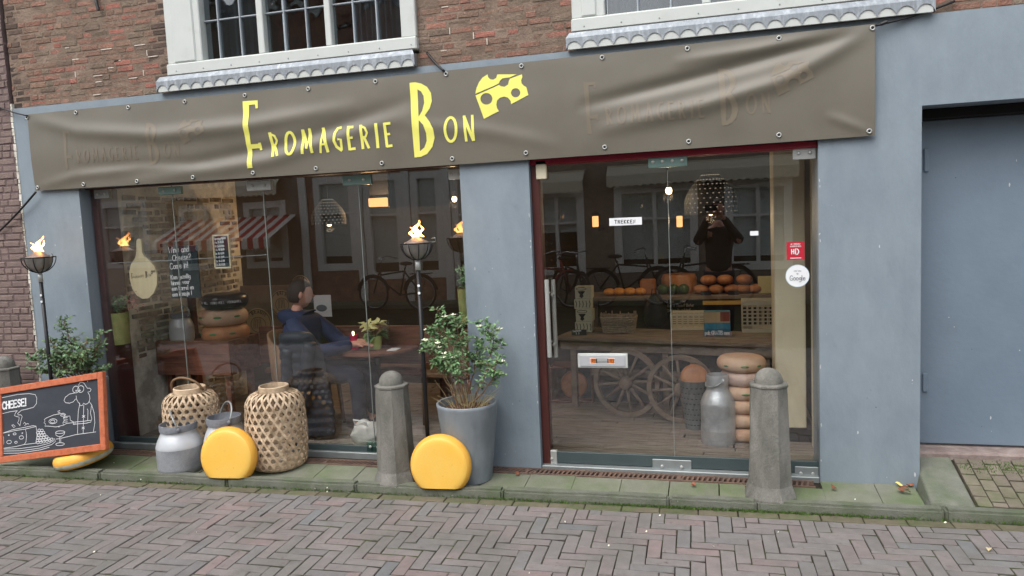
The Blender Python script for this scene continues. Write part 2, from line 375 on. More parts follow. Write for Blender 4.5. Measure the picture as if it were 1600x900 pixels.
def unit_piece(name, mat, kind='front', n=4, cham=.06, seed=1):
    # a unit block, its show face (front = -Y, top = +Z) chamfered and slightly uneven; four variants
    rs = random.Random(seed); out = []
    for k in range(n):
        ch = cham*rs.uniform(.7, 1.4)
        def j(): return rs.uniform(-.03, .03)
        a = [(-.5+j()*.4, -.5+j()), (.5+j()*.4, -.5+j()), (.5+j()*.4, .5+j()), (-.5+j()*.4, .5+j())]
        cx = ch*.35
        b = [(p[0]*(1-2*cx), p[1]*(1-2*ch)) for p in a]
        if kind == 'front':
            vs = [(x, .5, z) for x, z in a]+[(x, -.5+ch*1.5, z) for x, z in a]+[(x, -.5+rs.uniform(0, .06), z) for x, z in b]
        else:
            vs = [(x, y, -.5) for x, y in a]+[(x, y, .5-ch*1.5) for x, y in a]+[(x, y, .5-rs.uniform(0, .06)) for x, y in b]
        fs = [(i, (i+1) % 4, 4+(i+1) % 4, 4+i) for i in range(4)]+[(4+i, 4+(i+1) % 4, 8+(i+1) % 4, 8+i) for i in range(4)]+[(8, 9, 10, 11)]
        me = bpy.data.meshes.new(name); me.from_pydata(vs, [], fs); me.materials.append(mat)
        bm = bmesh.new(); bm.from_mesh(me)
        bmesh.ops.recalc_face_normals(bm, faces=bm.faces); bm.to_mesh(me); bm.free()
        # open back: make sure the show face looks outwards
        f = me.polygons[8].normal; want = Vector((0, -1, 0)) if kind == 'front' else Vector((0, 0, 1))
        if f.dot(want) < 0: me.flip_normals()
        out.append(me)
    return out
def add_mesh(mb, me, loc, sc, rv=None, rot=None):
    mb.rv = rv
    vs = []
    for v in me.vertices:
        c = Vector((v.co.x*sc[0], v.co.y*sc[1], v.co.z*sc[2]))
        if rot: c = rot @ c
        vs.append(c+Vector(loc))
    mb.add(vs, [tuple(p.vertices) for p in me.polygons])

# ------------------------------------------------------------------ writing
G = {  # stroke letters on a 0..1 high grid (x, y), y up; lower case reaches .62
 'A': [[(0,0),(.3,1),(.6,0)],[(.12,.36),(.48,.36)]], 'B': [[(0,0),(0,1),(.4,.95),(.45,.75),(.35,.55),(0,.53)],[(.35,.54),(.52,.38),(.45,.08),(0,0)]],
 'C': [[(.55,.85),(.4,1),(.18,.96),(.02,.65),(.02,.3),(.2,.02),(.42,0),(.56,.14)]], 'D': [[(0,0),(0,1),(.35,.93),(.52,.6),(.48,.25),(.3,.03),(0,0)]],
 'E': [[(.5,1),(0,1),(0,0),(.52,0)],[(0,.52),(.42,.52)]], 'F': [[(.5,1),(0,1),(0,0)],[(0,.52),(.4,.52)]],
 'G': [[(.55,.85),(.38,1),(.16,.95),(.02,.6),(.04,.25),(.22,0),(.5,.06),(.54,.4),(.34,.4)]], 'H': [[(0,0),(0,1)],[(.5,0),(.5,1)],[(0,.52),(.5,.52)]],
 'I': [[(.05,0),(.05,1)]], 'K': [[(0,0),(0,1)],[(.5,1),(.02,.48),(.52,0)]], 'L': [[(0,1),(0,0),(.48,0)]], 'M': [[(0,0),(.06,1),(.36,.3),(.64,1),(.72,0)]],
 'N': [[(0,0),(.02,1),(.5,0),(.52,1)]], 'O': [[(.3,1),(.08,.85),(0,.5),(.1,.12),(.32,0),(.52,.15),(.58,.5),(.5,.87),(.3,1)]],
 'P': [[(0,0),(0,1),(.38,.97),(.5,.76),(.36,.52),(0,.5)]], 'R': [[(0,0),(0,1),(.38,.97),(.5,.76),(.36,.53),(0,.5)],[(.26,.5),(.54,0)]],
 'S': [[(.5,.86),(.35,1),(.12,.95),(.05,.75),(.2,.56),(.42,.45),(.52,.25),(.4,.04),(.15,0),(0,.14)]], 'T': [[(0,1),(.6,1)],[(.3,1),(.3,0)]],
 'U': [[(0,1),(.02,.25),(.2,0),(.42,.05),(.52,.3),(.52,1)]], 'V': [[(0,1),(.28,0),(.56,1)]], 'W': [[(0,1),(.2,0),(.4,.7),(.58,0),(.8,1)]], 'Z': [[(0,1),(.5,1),(0,0),(.52,0)]],
 'a': [[(.4,.55),(.2,.62),(.04,.45),(.04,.15),(.2,0),(.4,.15),(.4,.6)],[(.4,.2),(.46,0)]], 'b': [[(0,1),(0,0),(.3,.02),(.42,.28),(.3,.58),(0,.5)]],
 'c': [[(.4,.52),(.24,.62),(.05,.48),(.04,.15),(.22,0),(.42,.1)]], 'd': [[(.42,1),(.42,0),(.14,.02),(.02,.28),(.14,.58),(.42,.5)]],
 'e': [[(.03,.32),(.42,.36),(.34,.6),(.12,.58),(.02,.3),(.14,.02),(.42,.1)]], 'f': [[(.4,.95),(.25,1),(.16,.8),(.16,0)],[(0,.58),(.34,.58)]],
 'g': [[(.42,.55),(.2,.62),(.03,.4),(.14,.08),(.42,.2),(.42,.6),(.4,-.2),(.2,-.34),(.04,-.25)]], 'h': [[(0,1),(0,0)],[(0,.45),(.24,.62),(.4,.5),(.4,0)]],
 'i': [[(.04,.6),(.04,0)],[(.04,.8),(.05,.84)]], 'j': [[(.1,.6),(.1,-.2),(-.06,-.3)],[(.1,.8),(.11,.84)]], 'k': [[(0,1),(0,0)],[(.36,.6),(.03,.28),(.4,0)]],
 'l': [[(.03,1),(.03,.05),(.12,0)]], 'm': [[(0,0),(0,.6)],[(0,.45),(.16,.62),(.28,.5),(.28,0)],[(.28,.45),(.44,.62),(.56,.5),(.56,0)]],
 'n': [[(0,0),(0,.6)],[(0,.45),(.22,.62),(.38,.5),(.38,0)]], 'o': [[(.22,.62),(.04,.48),(.02,.2),(.2,0),(.4,.15),(.42,.46),(.22,.62)]],
 'p': [[(0,-.34),(0,.6)],[(0,.5),(.3,.6),(.42,.32),(.28,.02),(0,.1)]], 'r': [[(0,0),(0,.6)],[(0,.42),(.16,.6),(.32,.58)]],
 's': [[(.36,.54),(.2,.62),(.05,.5),(.2,.32),(.36,.16),(.2,0),(.02,.08)]], 't': [[(.15,.9),(.15,.08),(.32,.02)],[(0,.6),(.32,.6)]],
 'u': [[(0,.6),(.02,.12),(.2,0),(.38,.14)],[(.38,.6),(.4,0)]], 'v': [[(0,.6),(.2,0),(.4,.6)]], 'w': [[(0,.6),(.14,0),(.28,.45),(.42,0),(.56,.6)]],
 'z': [[(0,.6),(.38,.6),(0,0),(.4,0)]], '!': [[(.06,1),(.05,.28)],[(.05,.04),(.06,0)]], '?': [[(0,.82),(.14,1),(.36,.95),(.4,.72),(.2,.5),(.18,.28)],[(.18,.05),(.19,0)]],
 '.': [[(.03,.03),(.05,0)]], ':': [[(.05,.5),(.06,.46)],[(.05,.1),(.06,.06)]], '-': [[(0,.35),(.34,.35)]], '0': [[(.2,1),(.02,.6),(.06,.15),(.22,0),(.4,.3),(.38,.8),(.2,1)]],
 '1': [[(0,.8),(.16,1),(.16,0)]], '2': [[(0,.8),(.18,1),(.38,.8),(.3,.5),(0,0),(.42,0)]], '3': [[(0,.9),(.3,1),(.36,.72),(.14,.54),(.4,.36),(.34,.06),(0,.04)]],
 '4': [[(.3,0),(.3,1),(0,.35),(.44,.35)]], '5': [[(.4,1),(.06,1),(.04,.58),(.34,.55),(.38,.2),(.2,0),(0,.06)]], '7': [[(0,1),(.42,1),(.14,0)]], '8': [[(.2,.54),(.04,.76),(.2,1),(.38,.76),(.2,.54),(.02,.24),(.2,0),(.42,.24),(.2,.54)]],
 '6': [[(.36,.95),(.08,.6),(.04,.2),(.22,0),(.4,.22),(.26,.46),(.05,.3)]], "'": [[(.05,1),(.03,.8)]]}
def gw(c): return .3 if c == ' ' else max(x for st in G.get(c, [[(.4, 0)]]) for x, _ in st)
def ribbon(mb, pts, wid, nrm, lift=0.0):     # a flat brush stroke on a surface whose outward normal is nrm
    pts = [Vector(p) for p in pts]; n = Vector(nrm).normalized(); vs = []; N_ = len(pts)
    for i, p in enumerate(pts):
        d = pts[min(i+1, N_-1)]-pts[max(i-1, 0)]
        if d.length < 1e-9: d = Vector((1, 0, 0))
        s_ = d.normalized().cross(n)*wid/2
        e = Vector((0, 0, 0))
        if i == 0: e = -d.normalized()*wid*.4
        if i == N_-1: e = d.normalized()*wid*.4
        vs += [p+s_+e+n*lift, p-s_+e+n*lift]
    mb.add(vs, [(2*i, 2*i+1, 2*i+3, 2*i+2) for i in range(N_-1)])
def write(mb, text, o, ex, ez, h, wid, nrm, gap=.16, jit=0, squeeze=1.0):
    # text whose lower left corner is o, running along ex with letters rising along ez, h high
    x = 0; o = Vector(o); ex = Vector(ex).normalized(); ez = Vector(ez).normalized(); k = 0
    for c in text:
        if c in G:
            dy = random.uniform(-jit, jit)
            for st in G[c]:
                k += 1; ribbon(mb, [o+ex*((x+a)*h*squeeze)+ez*((b+dy)*h) for a, b in st], wid, nrm, .0002*(k % 6))
        x += gw(c)+gap
    return x*h*squeeze
def textw(text, gap=.16): return sum(gw(c)+gap for c in text)-gap
# ================================================================== SHOP BUILDING
SHOP = T('shop_building', 'brick shop front with grey painted ground floor and glass shop windows', 'shop', (-2.0, 0, 0))
XL, XR = -5.32, 1.152
FZ0, FZ1 = 2.072, 2.726
def boxpart(name, a, b, mat, parent, c=.004, smooth=False):
    m = MB()
    if c: m.cbox(a, b, c)
    else: m.box(a, b)
    return m.build(name, mat, parent, smooth)
for a, b in ((XL, -4.757), (-1.632, -1.158), (.601, XR)):
    boxpart('pier', (a, 0, -.03), (b, .32, FZ0), GREY, SHOP, 0)
boxpart('fascia', (XL, 0, FZ0), (XR, .32, FZ1), GREY, SHOP, 0)
boxpart('garage_lintel', (XR, 0, 2.224), (4.6, .32, FZ1), GREY, SHOP, 0)
boxpart('pier', (3.5, 0, -.03), (4.6, .32, 2.224), GREY, SHOP, 0)
# ragged plaster edge where the paint stops at the neighbour's brick
m = MB(); z = 0
while z < 2.72:
    h = random.uniform(.02, .06); m.box((XL-random.uniform(.008, .022), -.004, z), (XL+random.uniform(0, .006), .02, z+h*.9)); z += h
m.build('plaster_edge', PLAST, SHOP)
# grey garage door set back in the right-hand opening
gd = boxpart('garage_door', (XR+.006, .3, .17), (3.49, .34, 2.165), GREYD, SHOP)
boxpart('hinge', (1.235, .285, 1.86), (1.262, .2995, 2.0), GREYD, gd)
boxpart('hinge', (1.235, .285, .50), (1.262, .2995, .62), GREYD, gd)
boxpart('lintel_shade_strip', (XR+.002, .2, 2.168), (3.495, .36, 2.222), DARK, SHOP)  # dark strip added to deepen the shade under the lintel
boxpart('doorstep', (XR+.002, .17, -.02), (3.49, .36, .155), M('pinkish_concrete', S(150, 136, 130), .9, .2, 14, .6, col2=S(128, 112, 108), c2scale=9), SHOP, .012)

# small chips, drips and scuffs in the paint
CHIP = M('bare_chip', S(196, 200, 202), .8, .1, 20, 0); CHIPD = M('dark_scuff', S(84, 90, 96), .8, .1, 20, 0)
m = MB(); rs = random.Random(404)
def chip(x, y, z, w_, h_):
    n = rs.randint(5, 7); pts = [(x+w_*math.cos(2*PI*i/n)*rs.uniform(.5, 1), y-.0012, z+h_*math.sin(2*PI*i/n)*rs.uniform(.5, 1)) for i in range(n)]
    m.add(pts, [tuple(range(n))])
for k in range(80):
    x0, x1, y, zz = rs.choice(((-5.3, -4.77, 0, 2.0), (-1.62, -1.17, 0, 2.0), (.61, 1.14, 0, 2.0), (1.3, 3.2, .3, 2.1), (1.3, 3.2, .3, 2.1)))
    m.mi = 0 if rs.random() < .55 else 1
    z = (.2 if y else .02)+(zz-.2)*rs.random()**1.7; s_ = rs.uniform(.0018, .0055); chip(rs.uniform(x0, x1), y, z, s_, s_*rs.choice((.6, 1, 1, 3.5)))
for a, b in ((-4.76, -.0), (-1.159, -.0), (.602, 0)):
    for k in range(9): m.mi = 0; chip(a+(-1 if a > -4 and a < .5 else (1 if a > .5 else -1))*rs.uniform(.003, .008), b, rs.uniform(.05, 1.9), .004, rs.uniform(.006, .02))
tag(m.build('paint_chips', [CHIP, CHIPD], SHOP, fix=False), kind='stuff')
# upper brick wall: mortar core with the two window openings, then single bricks
W1 = dict(x0=-3.835, x1=-1.883, z0=2.838); W2 = dict(x0=-.836, x1=1.19, z0=2.832)
m = MB()
ZT = 4.75
m.poly([(XL, .022, FZ1), (4.6, .022, FZ1), (4.6, .022, ZT), (XL, .022, ZT)], (0, .25, 0),
       holes=[[(q['x0'], .022, q['z0']-.02), (q['x0'], .022, 4.5), (q['x1'], .022, 4.5), (q['x1'], .022, q['z0']-.02)] for q in (W1, W2)])
UW = m.build('upper_wall', MORTAR, SHOP)
BRM = unit_piece('brick', BRICK, 'front', 5, .1, 3); BSM = unit_piece('brick', SOOT, 'front', 3, .1, 4)
def inview(P, mg=12):
    d = Vector(P)-C_; zz = d.dot(W_)
    if zz < .1: return False
    px = 800+FOC*d.dot(R_)/zz; py = 450-FOC*d.dot(U_)/zz
    return -mg < px < 1600+mg and -mg < py < 900+mg
def lay(x0, x1, z0, z1, course, L, yf, openings, rs):
    out = []; k = 0; z = z0
    while z < z1-.02:
        x = x0-rs.uniform(0, L); hh = course-.008
        while x < x1:
            l = L if rs.random() < .6 else L*.5
            a, b = max(x+.004, x0), min(x+l-.004, x1)
            spans = [(a, b)]
            for q in openings:
                if z+hh > q['z0']-.02 and z < 4.5:
                    ns = []
                    for s, e in spans:
                        if e <= q['x0'] or s >= q['x1']: ns.append((s, e))
                        else:
                            if s < q['x0']: ns.append((s, q['x0']-.001))
                            if e > q['x1']: ns.append((q['x1']+.001, e))
                    spans = ns
            for s, e in spans:
                if e-s > .015: out.append((s, e, z+.004, z+.004+hh))
            x += l
        z += course; k += 1
    return out
rs = random.Random(11)
bl = lay(XL, 4.6, FZ1+.002, ZT, .0465, .152, 0, [W1, W2], rs)
seen = [b for b in bl if inview(((b[0]+b[1])/2, .02, (b[2]+b[3])/2))]
rest = [b for b in bl if not inview(((b[0]+b[1])/2, .02, (b[2]+b[3])/2))]
seen.sort(key=lambda b: -((b[1]-b[0])*(b[3]-b[2]))); rest += seen[300:]; seen = seen[:300]
for s, e, a, b in seen:
    yo = rs.uniform(-.002, .0035); dark = (-3.97 < (s+e)/2 < -3.8) or (s+e)/2 < -5.22 or (-.93 < (s+e)/2 < -.83 and rs.random() < .5) or (-1.885 < (s+e)/2 < -1.80 and rs.random() < .6)
    inst(rs.choice(BSM if dark else BRM), 'brick', UW, ((s+e)/2, .04+yo, (a+b)/2), (e-s, .045, b-a-rs.uniform(0, .005)), (0, rs.uniform(-.012, .012), 0))
m = MB()
for s, e, a, b in rest: add_mesh(m, rs.choice(BRM), ((s+e)/2, .04+rs.uniform(-.003, .006), (a+b)/2), (e-s, .045, b-a), rs.random())
tag(m.build('brickwork', BRICK, UW, fix=False), kind='stuff')
m = MB(); rs = random.Random(91)
for k in range(46):
    s, e, a, b = rs.choice(seen)
    if not (-5.2 < s < -3.95 or -1.8 < s < -.95) or a > 3.12: continue
    if rs.random() < .45: m.box((s-.007, .0155, a), (s-.001, .03, b+.003))
    else: m.box((s, .0155, b-.003), (s+rs.uniform(.03, .1), .03, b+.003))
tag(m.build('lime_mortar', LIMEM, UW), kind='stuff')
# an old iron wall anchor
m = MB(); m.tube([at(149, -6, -.0), at(151, 6, -.01), at(154, 16, -.012)], .012, 8); m.build('wall_anchor', BLACK, SHOP)

def sash_window(q, colx, rails, jl, jr):
    # colx: photo x of every upright at the bottom of the glass; wide ones are white stiles
    x0, x1, z0 = q['x0'], q['x1'], q['z0']; zt = 4.46
    W = T('sash_window', None, None, (x0, 0, z0)); W.parent = SHOP; W.location = Vector((x0, 0, z0))-ORG['shop_building']
    gz = z0+.092
    f = MB(); f.cbox((x0, -.012, z0+.085), (jl, .12, zt), .006); f.cbox((jr, -.012, z0+.085), (x1, .12, zt), .006)
    f.cbox((x0, -.012, zt), (x1, .12, zt+.06), .006)
    f.cbox((x0+.06, -.022, z0+.09), (jl-.05, .1, zt-.01), .008)
    f.build('frame', WHITE, W)
    b = MB(); b.cbox((x0-.004, -.028, z0), (x1+.004, .12, z0+.084), .008); b.cbox((jl-.001, .0, z0+.0835), (jr+.001, .1, gz), .004)
    b.build('sill', WHITE, W)
    nm = MB(); x = x0+.08
    while x < x1: nm.ell((x, -.029, z0+.03), (.005, .003, .005), 8, 5); x += .23
    nm.build('nail_head', STEELD, W)
    xs = [jl]+[c[0] for c in colx]+[jr]
    for x, wd in colx:
        if wd > .02: boxpart('mullion', (x-wd/2, .002, gz+.001), (x+wd/2, .09, zt-.001), WHITE, W, .005)
        else: boxpart('glazing_bar', (x-wd/2, .03, gz+.001), (x+wd/2, .075, zt-.001), LEAD, W, .003)
    zs = [gz]+[z for z in rails]+[zt]
    for z in rails:
        for i in range(len(xs)-1):
            wa = 0 if i == 0 else colx[i-1][1]/2; wb = 0 if i == len(xs)-2 else colx[i][1]/2
            boxpart('glazing_bar', (xs[i]+wa+.0005, .034, z-.005), (xs[i+1]-wb-.0005, .072, z+.005), LEAD, W, .003)
    for i in range(len(xs)-1):
        for j in range(len(zs)-1):
            p = MB(); tl = random.uniform(-.004, .004)
            p.box((xs[i]-.004, .052+tl, zs[j]-.004), (xs[i+1]+.004, .056+tl, zs[j+1]+.004)); p.build('pane', GLO, W)
    # the dim room behind the glass, with pale curtains
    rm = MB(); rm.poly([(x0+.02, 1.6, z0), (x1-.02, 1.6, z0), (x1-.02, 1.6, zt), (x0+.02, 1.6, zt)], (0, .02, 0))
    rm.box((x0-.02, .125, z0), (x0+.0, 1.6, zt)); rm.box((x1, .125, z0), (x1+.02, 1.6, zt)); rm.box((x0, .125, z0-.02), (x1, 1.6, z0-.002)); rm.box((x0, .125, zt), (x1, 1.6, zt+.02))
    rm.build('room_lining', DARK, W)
    cu = MB()
    for sx in ((jl+.02, jl+.34), (jr-.4, jr-.05)):
        vs = []; n = 24
        for i in range(n+1):
            x = sx[0]+(sx[1]-sx[0])*i/n; y = .16+.022*math.sin(i*1.9)
            vs += [(x, y, z0+.02), (x, y, zt)]
        cu.add(vs, [(2*i, 2*i+2, 2*i+3, 2*i+1) for i in range(n)])
    cu.build('curtain', M('grey_net_curtain', S(84, 92, 96), .9, .2, 7, 0), W)
def cx(px, py): return at(px, py, .05).x
g1 = [(cx(347, 89), .011), (cx(381, 86), .011), (cx(415, 81), .05), (cx(449, 78), .011), (cx(483, 74), .011), (cx(519, 69), .045), (cx(556, 66), .011), (cx(592, 62), .011)]
z1 = at(447, 18, .05).z
sash_window(W1, g1, [z1, z1+.37, z1+.74, z1+1.1], at(318, 92, 0).x, at(628, 58, 0).x)
j2 = at(945, 18, 0).x
g2 = [(j2+.2, .011), (j2+.4, .011), (j2+.61, .05), (j2+.8, .011), (j2+1.0, .011), (j2+1.2, .045), (j2+1.4, .011), (j2+1.58, .011)]
sash_window(W2, g2, [z1, z1+.37, z1+.74, z1+1.1], j2, W2['x1']-.14)

# scalloped zinc flashing under each window with the white board showing through
def flashing(x0, x1, zt):
    zb = FZ1+.0005; m = MB(); n = int(round((x1-x0)/.098)); p = (x1-x0)/n; yo = -.052
    m.add([(x0+.02, -.03, zt), (x1-.02, -.03, zt), (x1, yo, zt-.035), (x0, yo, zt-.035)], [(0, 1, 2, 3)])
    for k in range(n):
        a = x0+k*p; seg = 12; vs = []; top = zt-.035
        for i in range(seg+1):
            t = i/seg; x = a+p*t; u = (t-.5)/.46
            h = .046*math.sqrt(max(0, 1-u*u)) if abs(u) < 1 else 0
            vs += [(x, yo, zb+h), (x, yo, top)]
        m.add(vs, [(2*i, 2*i+2, 2*i+3, 2*i+1) for i in range(seg)])
    for x in (x0, x1): m.add([(x, yo, zb), (x, yo, zt-.035), (x, -.01, zt-.02), (x, -.01, zb)], [(0, 1, 2, 3)])
    f = m.build('zinc_flashing', ZINC, SHOP)
    b = MB(); b.box((x0+.01, yo+.006, zb), (x1-.01, yo+.03, zb+.05)); b.build('white_board', WHITE, f)
flashing(-3.92, -1.89, 2.836); flashing(-.872, 1.205, 2.83)

# red painted head over the glazing
boxpart('window_head', (-4.757, .06, 2.0635), (-1.632, .2, FZ0-.0015), BRWN, SHOP)
boxpart('door_head_beam', (-1.158, .035, 2.03), (.601, .2, FZ0-.0015), RED, SHOP)

# ---- shop window: five frameless panes
GY = .1
SW = T('shop_window', None, None, (-3.2, GY, 0)); SW.parent = SHOP; SW.location = Vector((-3.2, GY, 0))-ORG['shop_building']
ex = [-4.757, at(268, 297, GY).x, at(410, 288, GY).x, at(559, 278, GY).x, -1.632]
edges = ex
for i in range(4):
    p = MB(); p.box((ex[i]+.003, GY, .035), (ex[i+1]-.003, GY+.008, 2.062)); p.build('pane', GL, SW)
    if i:
        e = MB(); e.box((ex[i]-.002, GY-.001, .035), (ex[i]+.002, GY+.009, 2.062)); e.build('glass_joint', M('glass_joint_edge', S(132, 140, 136), .3, .05, bump=0), SW)
b = MB(); b.cbox((-4.757, GY-.03, -.02), (-1.632, GY+.05, .03), .003); b.build('metal_sill', STEELD, SW)
b = MB(); b.cbox((-4.70, GY-.004, .032), (-1.64, GY+.02, .075), .002); b.build('bottom_rail', M('dark_green_rail', S(70, 82, 84), .4, .1), SW)
def patch(x, z, wd, hh, mat, par, y, bolts=2):
    o = boxpart('clamp_plate', (x-wd/2, y-.014, z-hh/2), (x+wd/2, y+.022, z+hh/2), mat, par, .003)
    for i in range(bolts):
        k = MB(); k.lathe([(.011, 0), (.011, .004), (.007, .006)], (x-wd/2+wd*(i+.5)/bolts, y-.014, z), 10, Matrix.Rotation(PI/2, 4, 'X'))
        k.build('bolt', STEEL, o, True)
    return o
TEALM = M('greenish_steel', S(128, 154, 148), .35, .1, 8, .05, metal=.6)
for (px, py, wd, hh, mt) in ((160, 301, .14, .07, STEELD), (266, 296, .2, .06, TEALM), (405, 288, .2, .07, STEEL), (558, 279, .22, .07, TEALM), (712, 270, .1, .07, STEEL)):
    q = at(px, py, GY); patch(min(max(q.x, -4.68), -1.69), q.z-.01, wd, hh, mt, SW, GY)
patch(ex[3], .075, .12, .075, GLE, SW, GY)

# ---- glass door and side light
DY = .07
DR = T('glass_door', None, None, (-.3, DY, 0)); DR.parent = SHOP; DR.location = Vector((-.3, DY, 0))-ORG['shop_building']
dj = at(1046, 400, DY).x
for a, b in ((-1.10, dj-.003), (dj+.003, .600)):
    p = MB(); p.box((a, DY, .03), (b, DY+.01, 2.028)); p.build('pane', GL, DR)
e = MB(); e.box((dj-.0015, DY-.001, .1), (dj+.0015, DY+.011, 1.95)); e.build('glass_joint', MATS['glass_joint_edge'], DR)
boxpart('door_jamb', (-1.157, DY-.02, 0), (-1.103, DY+.08, 2.03), BRWN, DR)
b = MB(); b.cbox((-1.10, DY-.006, .022), (.600, DY+.016, .1), .002); b.build('bottom_rail', MATS['dark_green_rail'], DR)
boxpart('threshold', (-1.157, DY-.06, -.02), (.600, DY+.08, .018), STEELD, DR)
for px, py, w_, h_, mt, n in ((863, 716, .07, .115, STEEL, 1), (1050, 728, .25, .09, STEELD, 2), (1263, 739, .14, .085, STEELD, 2), (1043, 252, .24, .075, TEALM, 4), (1261, 239, .13, .075, STEEL, 2)):
    q = at(px, py, DY); patch(min(q.x, .53), q.z, w_, h_, mt, DR, DY, n)
h = MB()
for px, y in ((854, DY-.06), (864, DY+.07)):
    a = at(px, 437, y); b = at(px+2, 558, y); h.tube([(a.x, y, a.z), (a.x, y, b.z)], .015, 14)
    for k in (.18, .82):
        z = a.z+(b.z-a.z)*k; h.tube([(a.x, y, z), (a.x, DY+.005, z)], .008, 8)
h.build('handle', STEEL, DR, 40)
q = at(942, 563, DY); lp = MB(); lp.cbox((q.x-.165, DY-.02, q.z-.048), (q.x+.165, DY-.001, q.z+.048), .004)
LP = lp.build('letter_plate', WHITE, DR)
boxpart('flap', (q.x-.15, DY-.026, q.z-.036), (q.x+.15, DY-.0195, q.z+.036), M('grey_flap', S(176, 178, 182), .4, .05), LP, .002)
st = MB(); y = DY-.0265
st.mi = 0; st.box((q.x-.082, y-.0006, q.z-.017), (q.x+.082, y, q.z+.021)); st.mi = 1; st.box((q.x-.078, y-.0012, q.z-.0135), (q.x-.042, y-.0004, q.z+.0175)); st.box((q.x+.042, y-.0012, q.z-.0135), (q.x+.078, y-.0004, q.z+.0175)); st.mi = 2
st.box((q.x-.041, y-.0012, q.z-.0135), (q.x+.041, y-.0004, q.z+.0175))
st.mi = 2
write(st, 'NEE', (q.x-.075, y-.0014, q.z-.008), (1, 0, 0), (0, 0, 1), .02, .0035, (0, -1, 0), .14)
write(st, 'NEE', (q.x+.045, y-.0014, q.z-.008), (1, 0, 0), (0, 0, 1), .02, .0035, (0, -1, 0), .14)
st.mi = 3
for k in range(3): st.box((q.x-.034, y-.0016, q.z-.008+k*.009), (q.x+.034, y-.0013, q.z-.0045+k*.009))
st.build('no_mail_print', [PAPER, STICKO, INK, PAPER], LP)
q = at(847, 266, DY); boxpart('alarm_box', (q.x-.035, DY-.035, q.z-.06), (q.x+.035, DY-.001, q.z+.06), CREAMP, DR)

# ================================================================== GROUND
RZ = -.055
kL, kR = gr(0, 742, RZ), gr(1600, 819, RZ)
ks = (kR.y-kL.y)/(kR.x-kL.x)
def kf(x): return kL.y+ks*(x-kL.x)           # front foot of the kerb
KA = math.atan(ks)
gm = MB(); gm.add([(-60, -60, RZ-.03), (60, -60, RZ-.03), (60, 30, RZ-.03), (-60, 30, RZ-.03)], [(0, 1, 2, 3)])
tag(gm.build('ground', M('earth', S(96, 92, 86), .95, .2)), kind='structure')
# street: joint bed with herringbone clinkers
m = MB(); m.add([(-30, -9.2, RZ-.008), (30, -9.2, RZ-.008), (30, kf(30)+.02, RZ-.008), (-30, kf(-30)+.02, RZ-.008)], [(0, 1, 2, 3)])
ROAD = tag(m.build('street', JOINT), kind='structure')
PVM = unit_piece('paver', PAVER, 'top', 5, .045, 5); PVK = unit_piece('paver', MOSSP, 'top', 4, .045, 6)
w0 = .0735; nb = 3; rot = KA
rs = random.Random(5); cells = []
org = Vector((-.6, kf(-.6)-.088, 0)); ca, sa = math.cos(rot), math.sin(rot)
def loc2(u, v): return (org.x+u*ca-v*sa, org.y+u*sa+v*ca)
for i in range(-130, 75):
    for j in range(-58, 3):
        d = (i-j) % (2*nb)
        if d == 0: a, b, c_, e_ = i*w0, (i+nb)*w0, j*w0, (j+1)*w0
        elif d == 2*nb-1: a, b, c_, e_ = i*w0, (i+1)*w0, j*w0, (j+nb)*w0
        else: continue
        e_ = min(e_, 0.0)
        if e_-c_ < .03: continue
        cells.append((a, b, c_, e_))
near = []; far = []
for q in cells:
    P = loc2((q[0]+q[1])/2, (q[2]+q[3])/2)
    (near if inview((P[0], P[1], RZ), 30) else far).append((q, P))
near.sort(key=lambda t: (Vector((t[1][0], t[1][1], RZ))-C_).length); far += near[300:]; near = near[:300]
def wob(x, y): return .005*noise.noise((x*1.3, y*1.3, 0))
for q, P in near:
    inst(rs.choice(PVM), 'paver', ROAD, (P[0], P[1], RZ-.03+wob(*P)+rs.uniform(-.002, .002)), (q[1]-q[0]-rs.uniform(.004, .007), q[3]-q[2]-rs.uniform(.009, .014), .06),
         (rs.uniform(-.008, .008), rs.uniform(-.008, .008), rot+rs.uniform(-.012, .012)))
m = MB(); R3 = Matrix.Rotation(rot, 3, 'Z')
for q, P in far: add_mesh(m, rs.choice(PVM), (P[0], P[1], RZ-.03+wob(*P)+rs.uniform(-.002, .002)), (q[1]-q[0]-.006, q[3]-q[2]-.011, .06), rs.random(), R3)
tag(m.build('paver_field', PAVER, ROAD, fix=False), kind='stuff')
# the stretcher course along the kerb
x = -9.0; k = 0; m = MB()
while x < 4.6:
    L = .222; P = (x+L/2, kf(x+L/2)-.046); sc = (L-.007, .078, .06)
    if inview((P[0], P[1], RZ), 10): inst(rs.choice(PVK), 'kerb_paver', ROAD, (P[0], P[1], RZ-.03+rs.uniform(-.002, .002)), sc, (0, 0, rot+rs.uniform(-.01, .01)))
    x += L
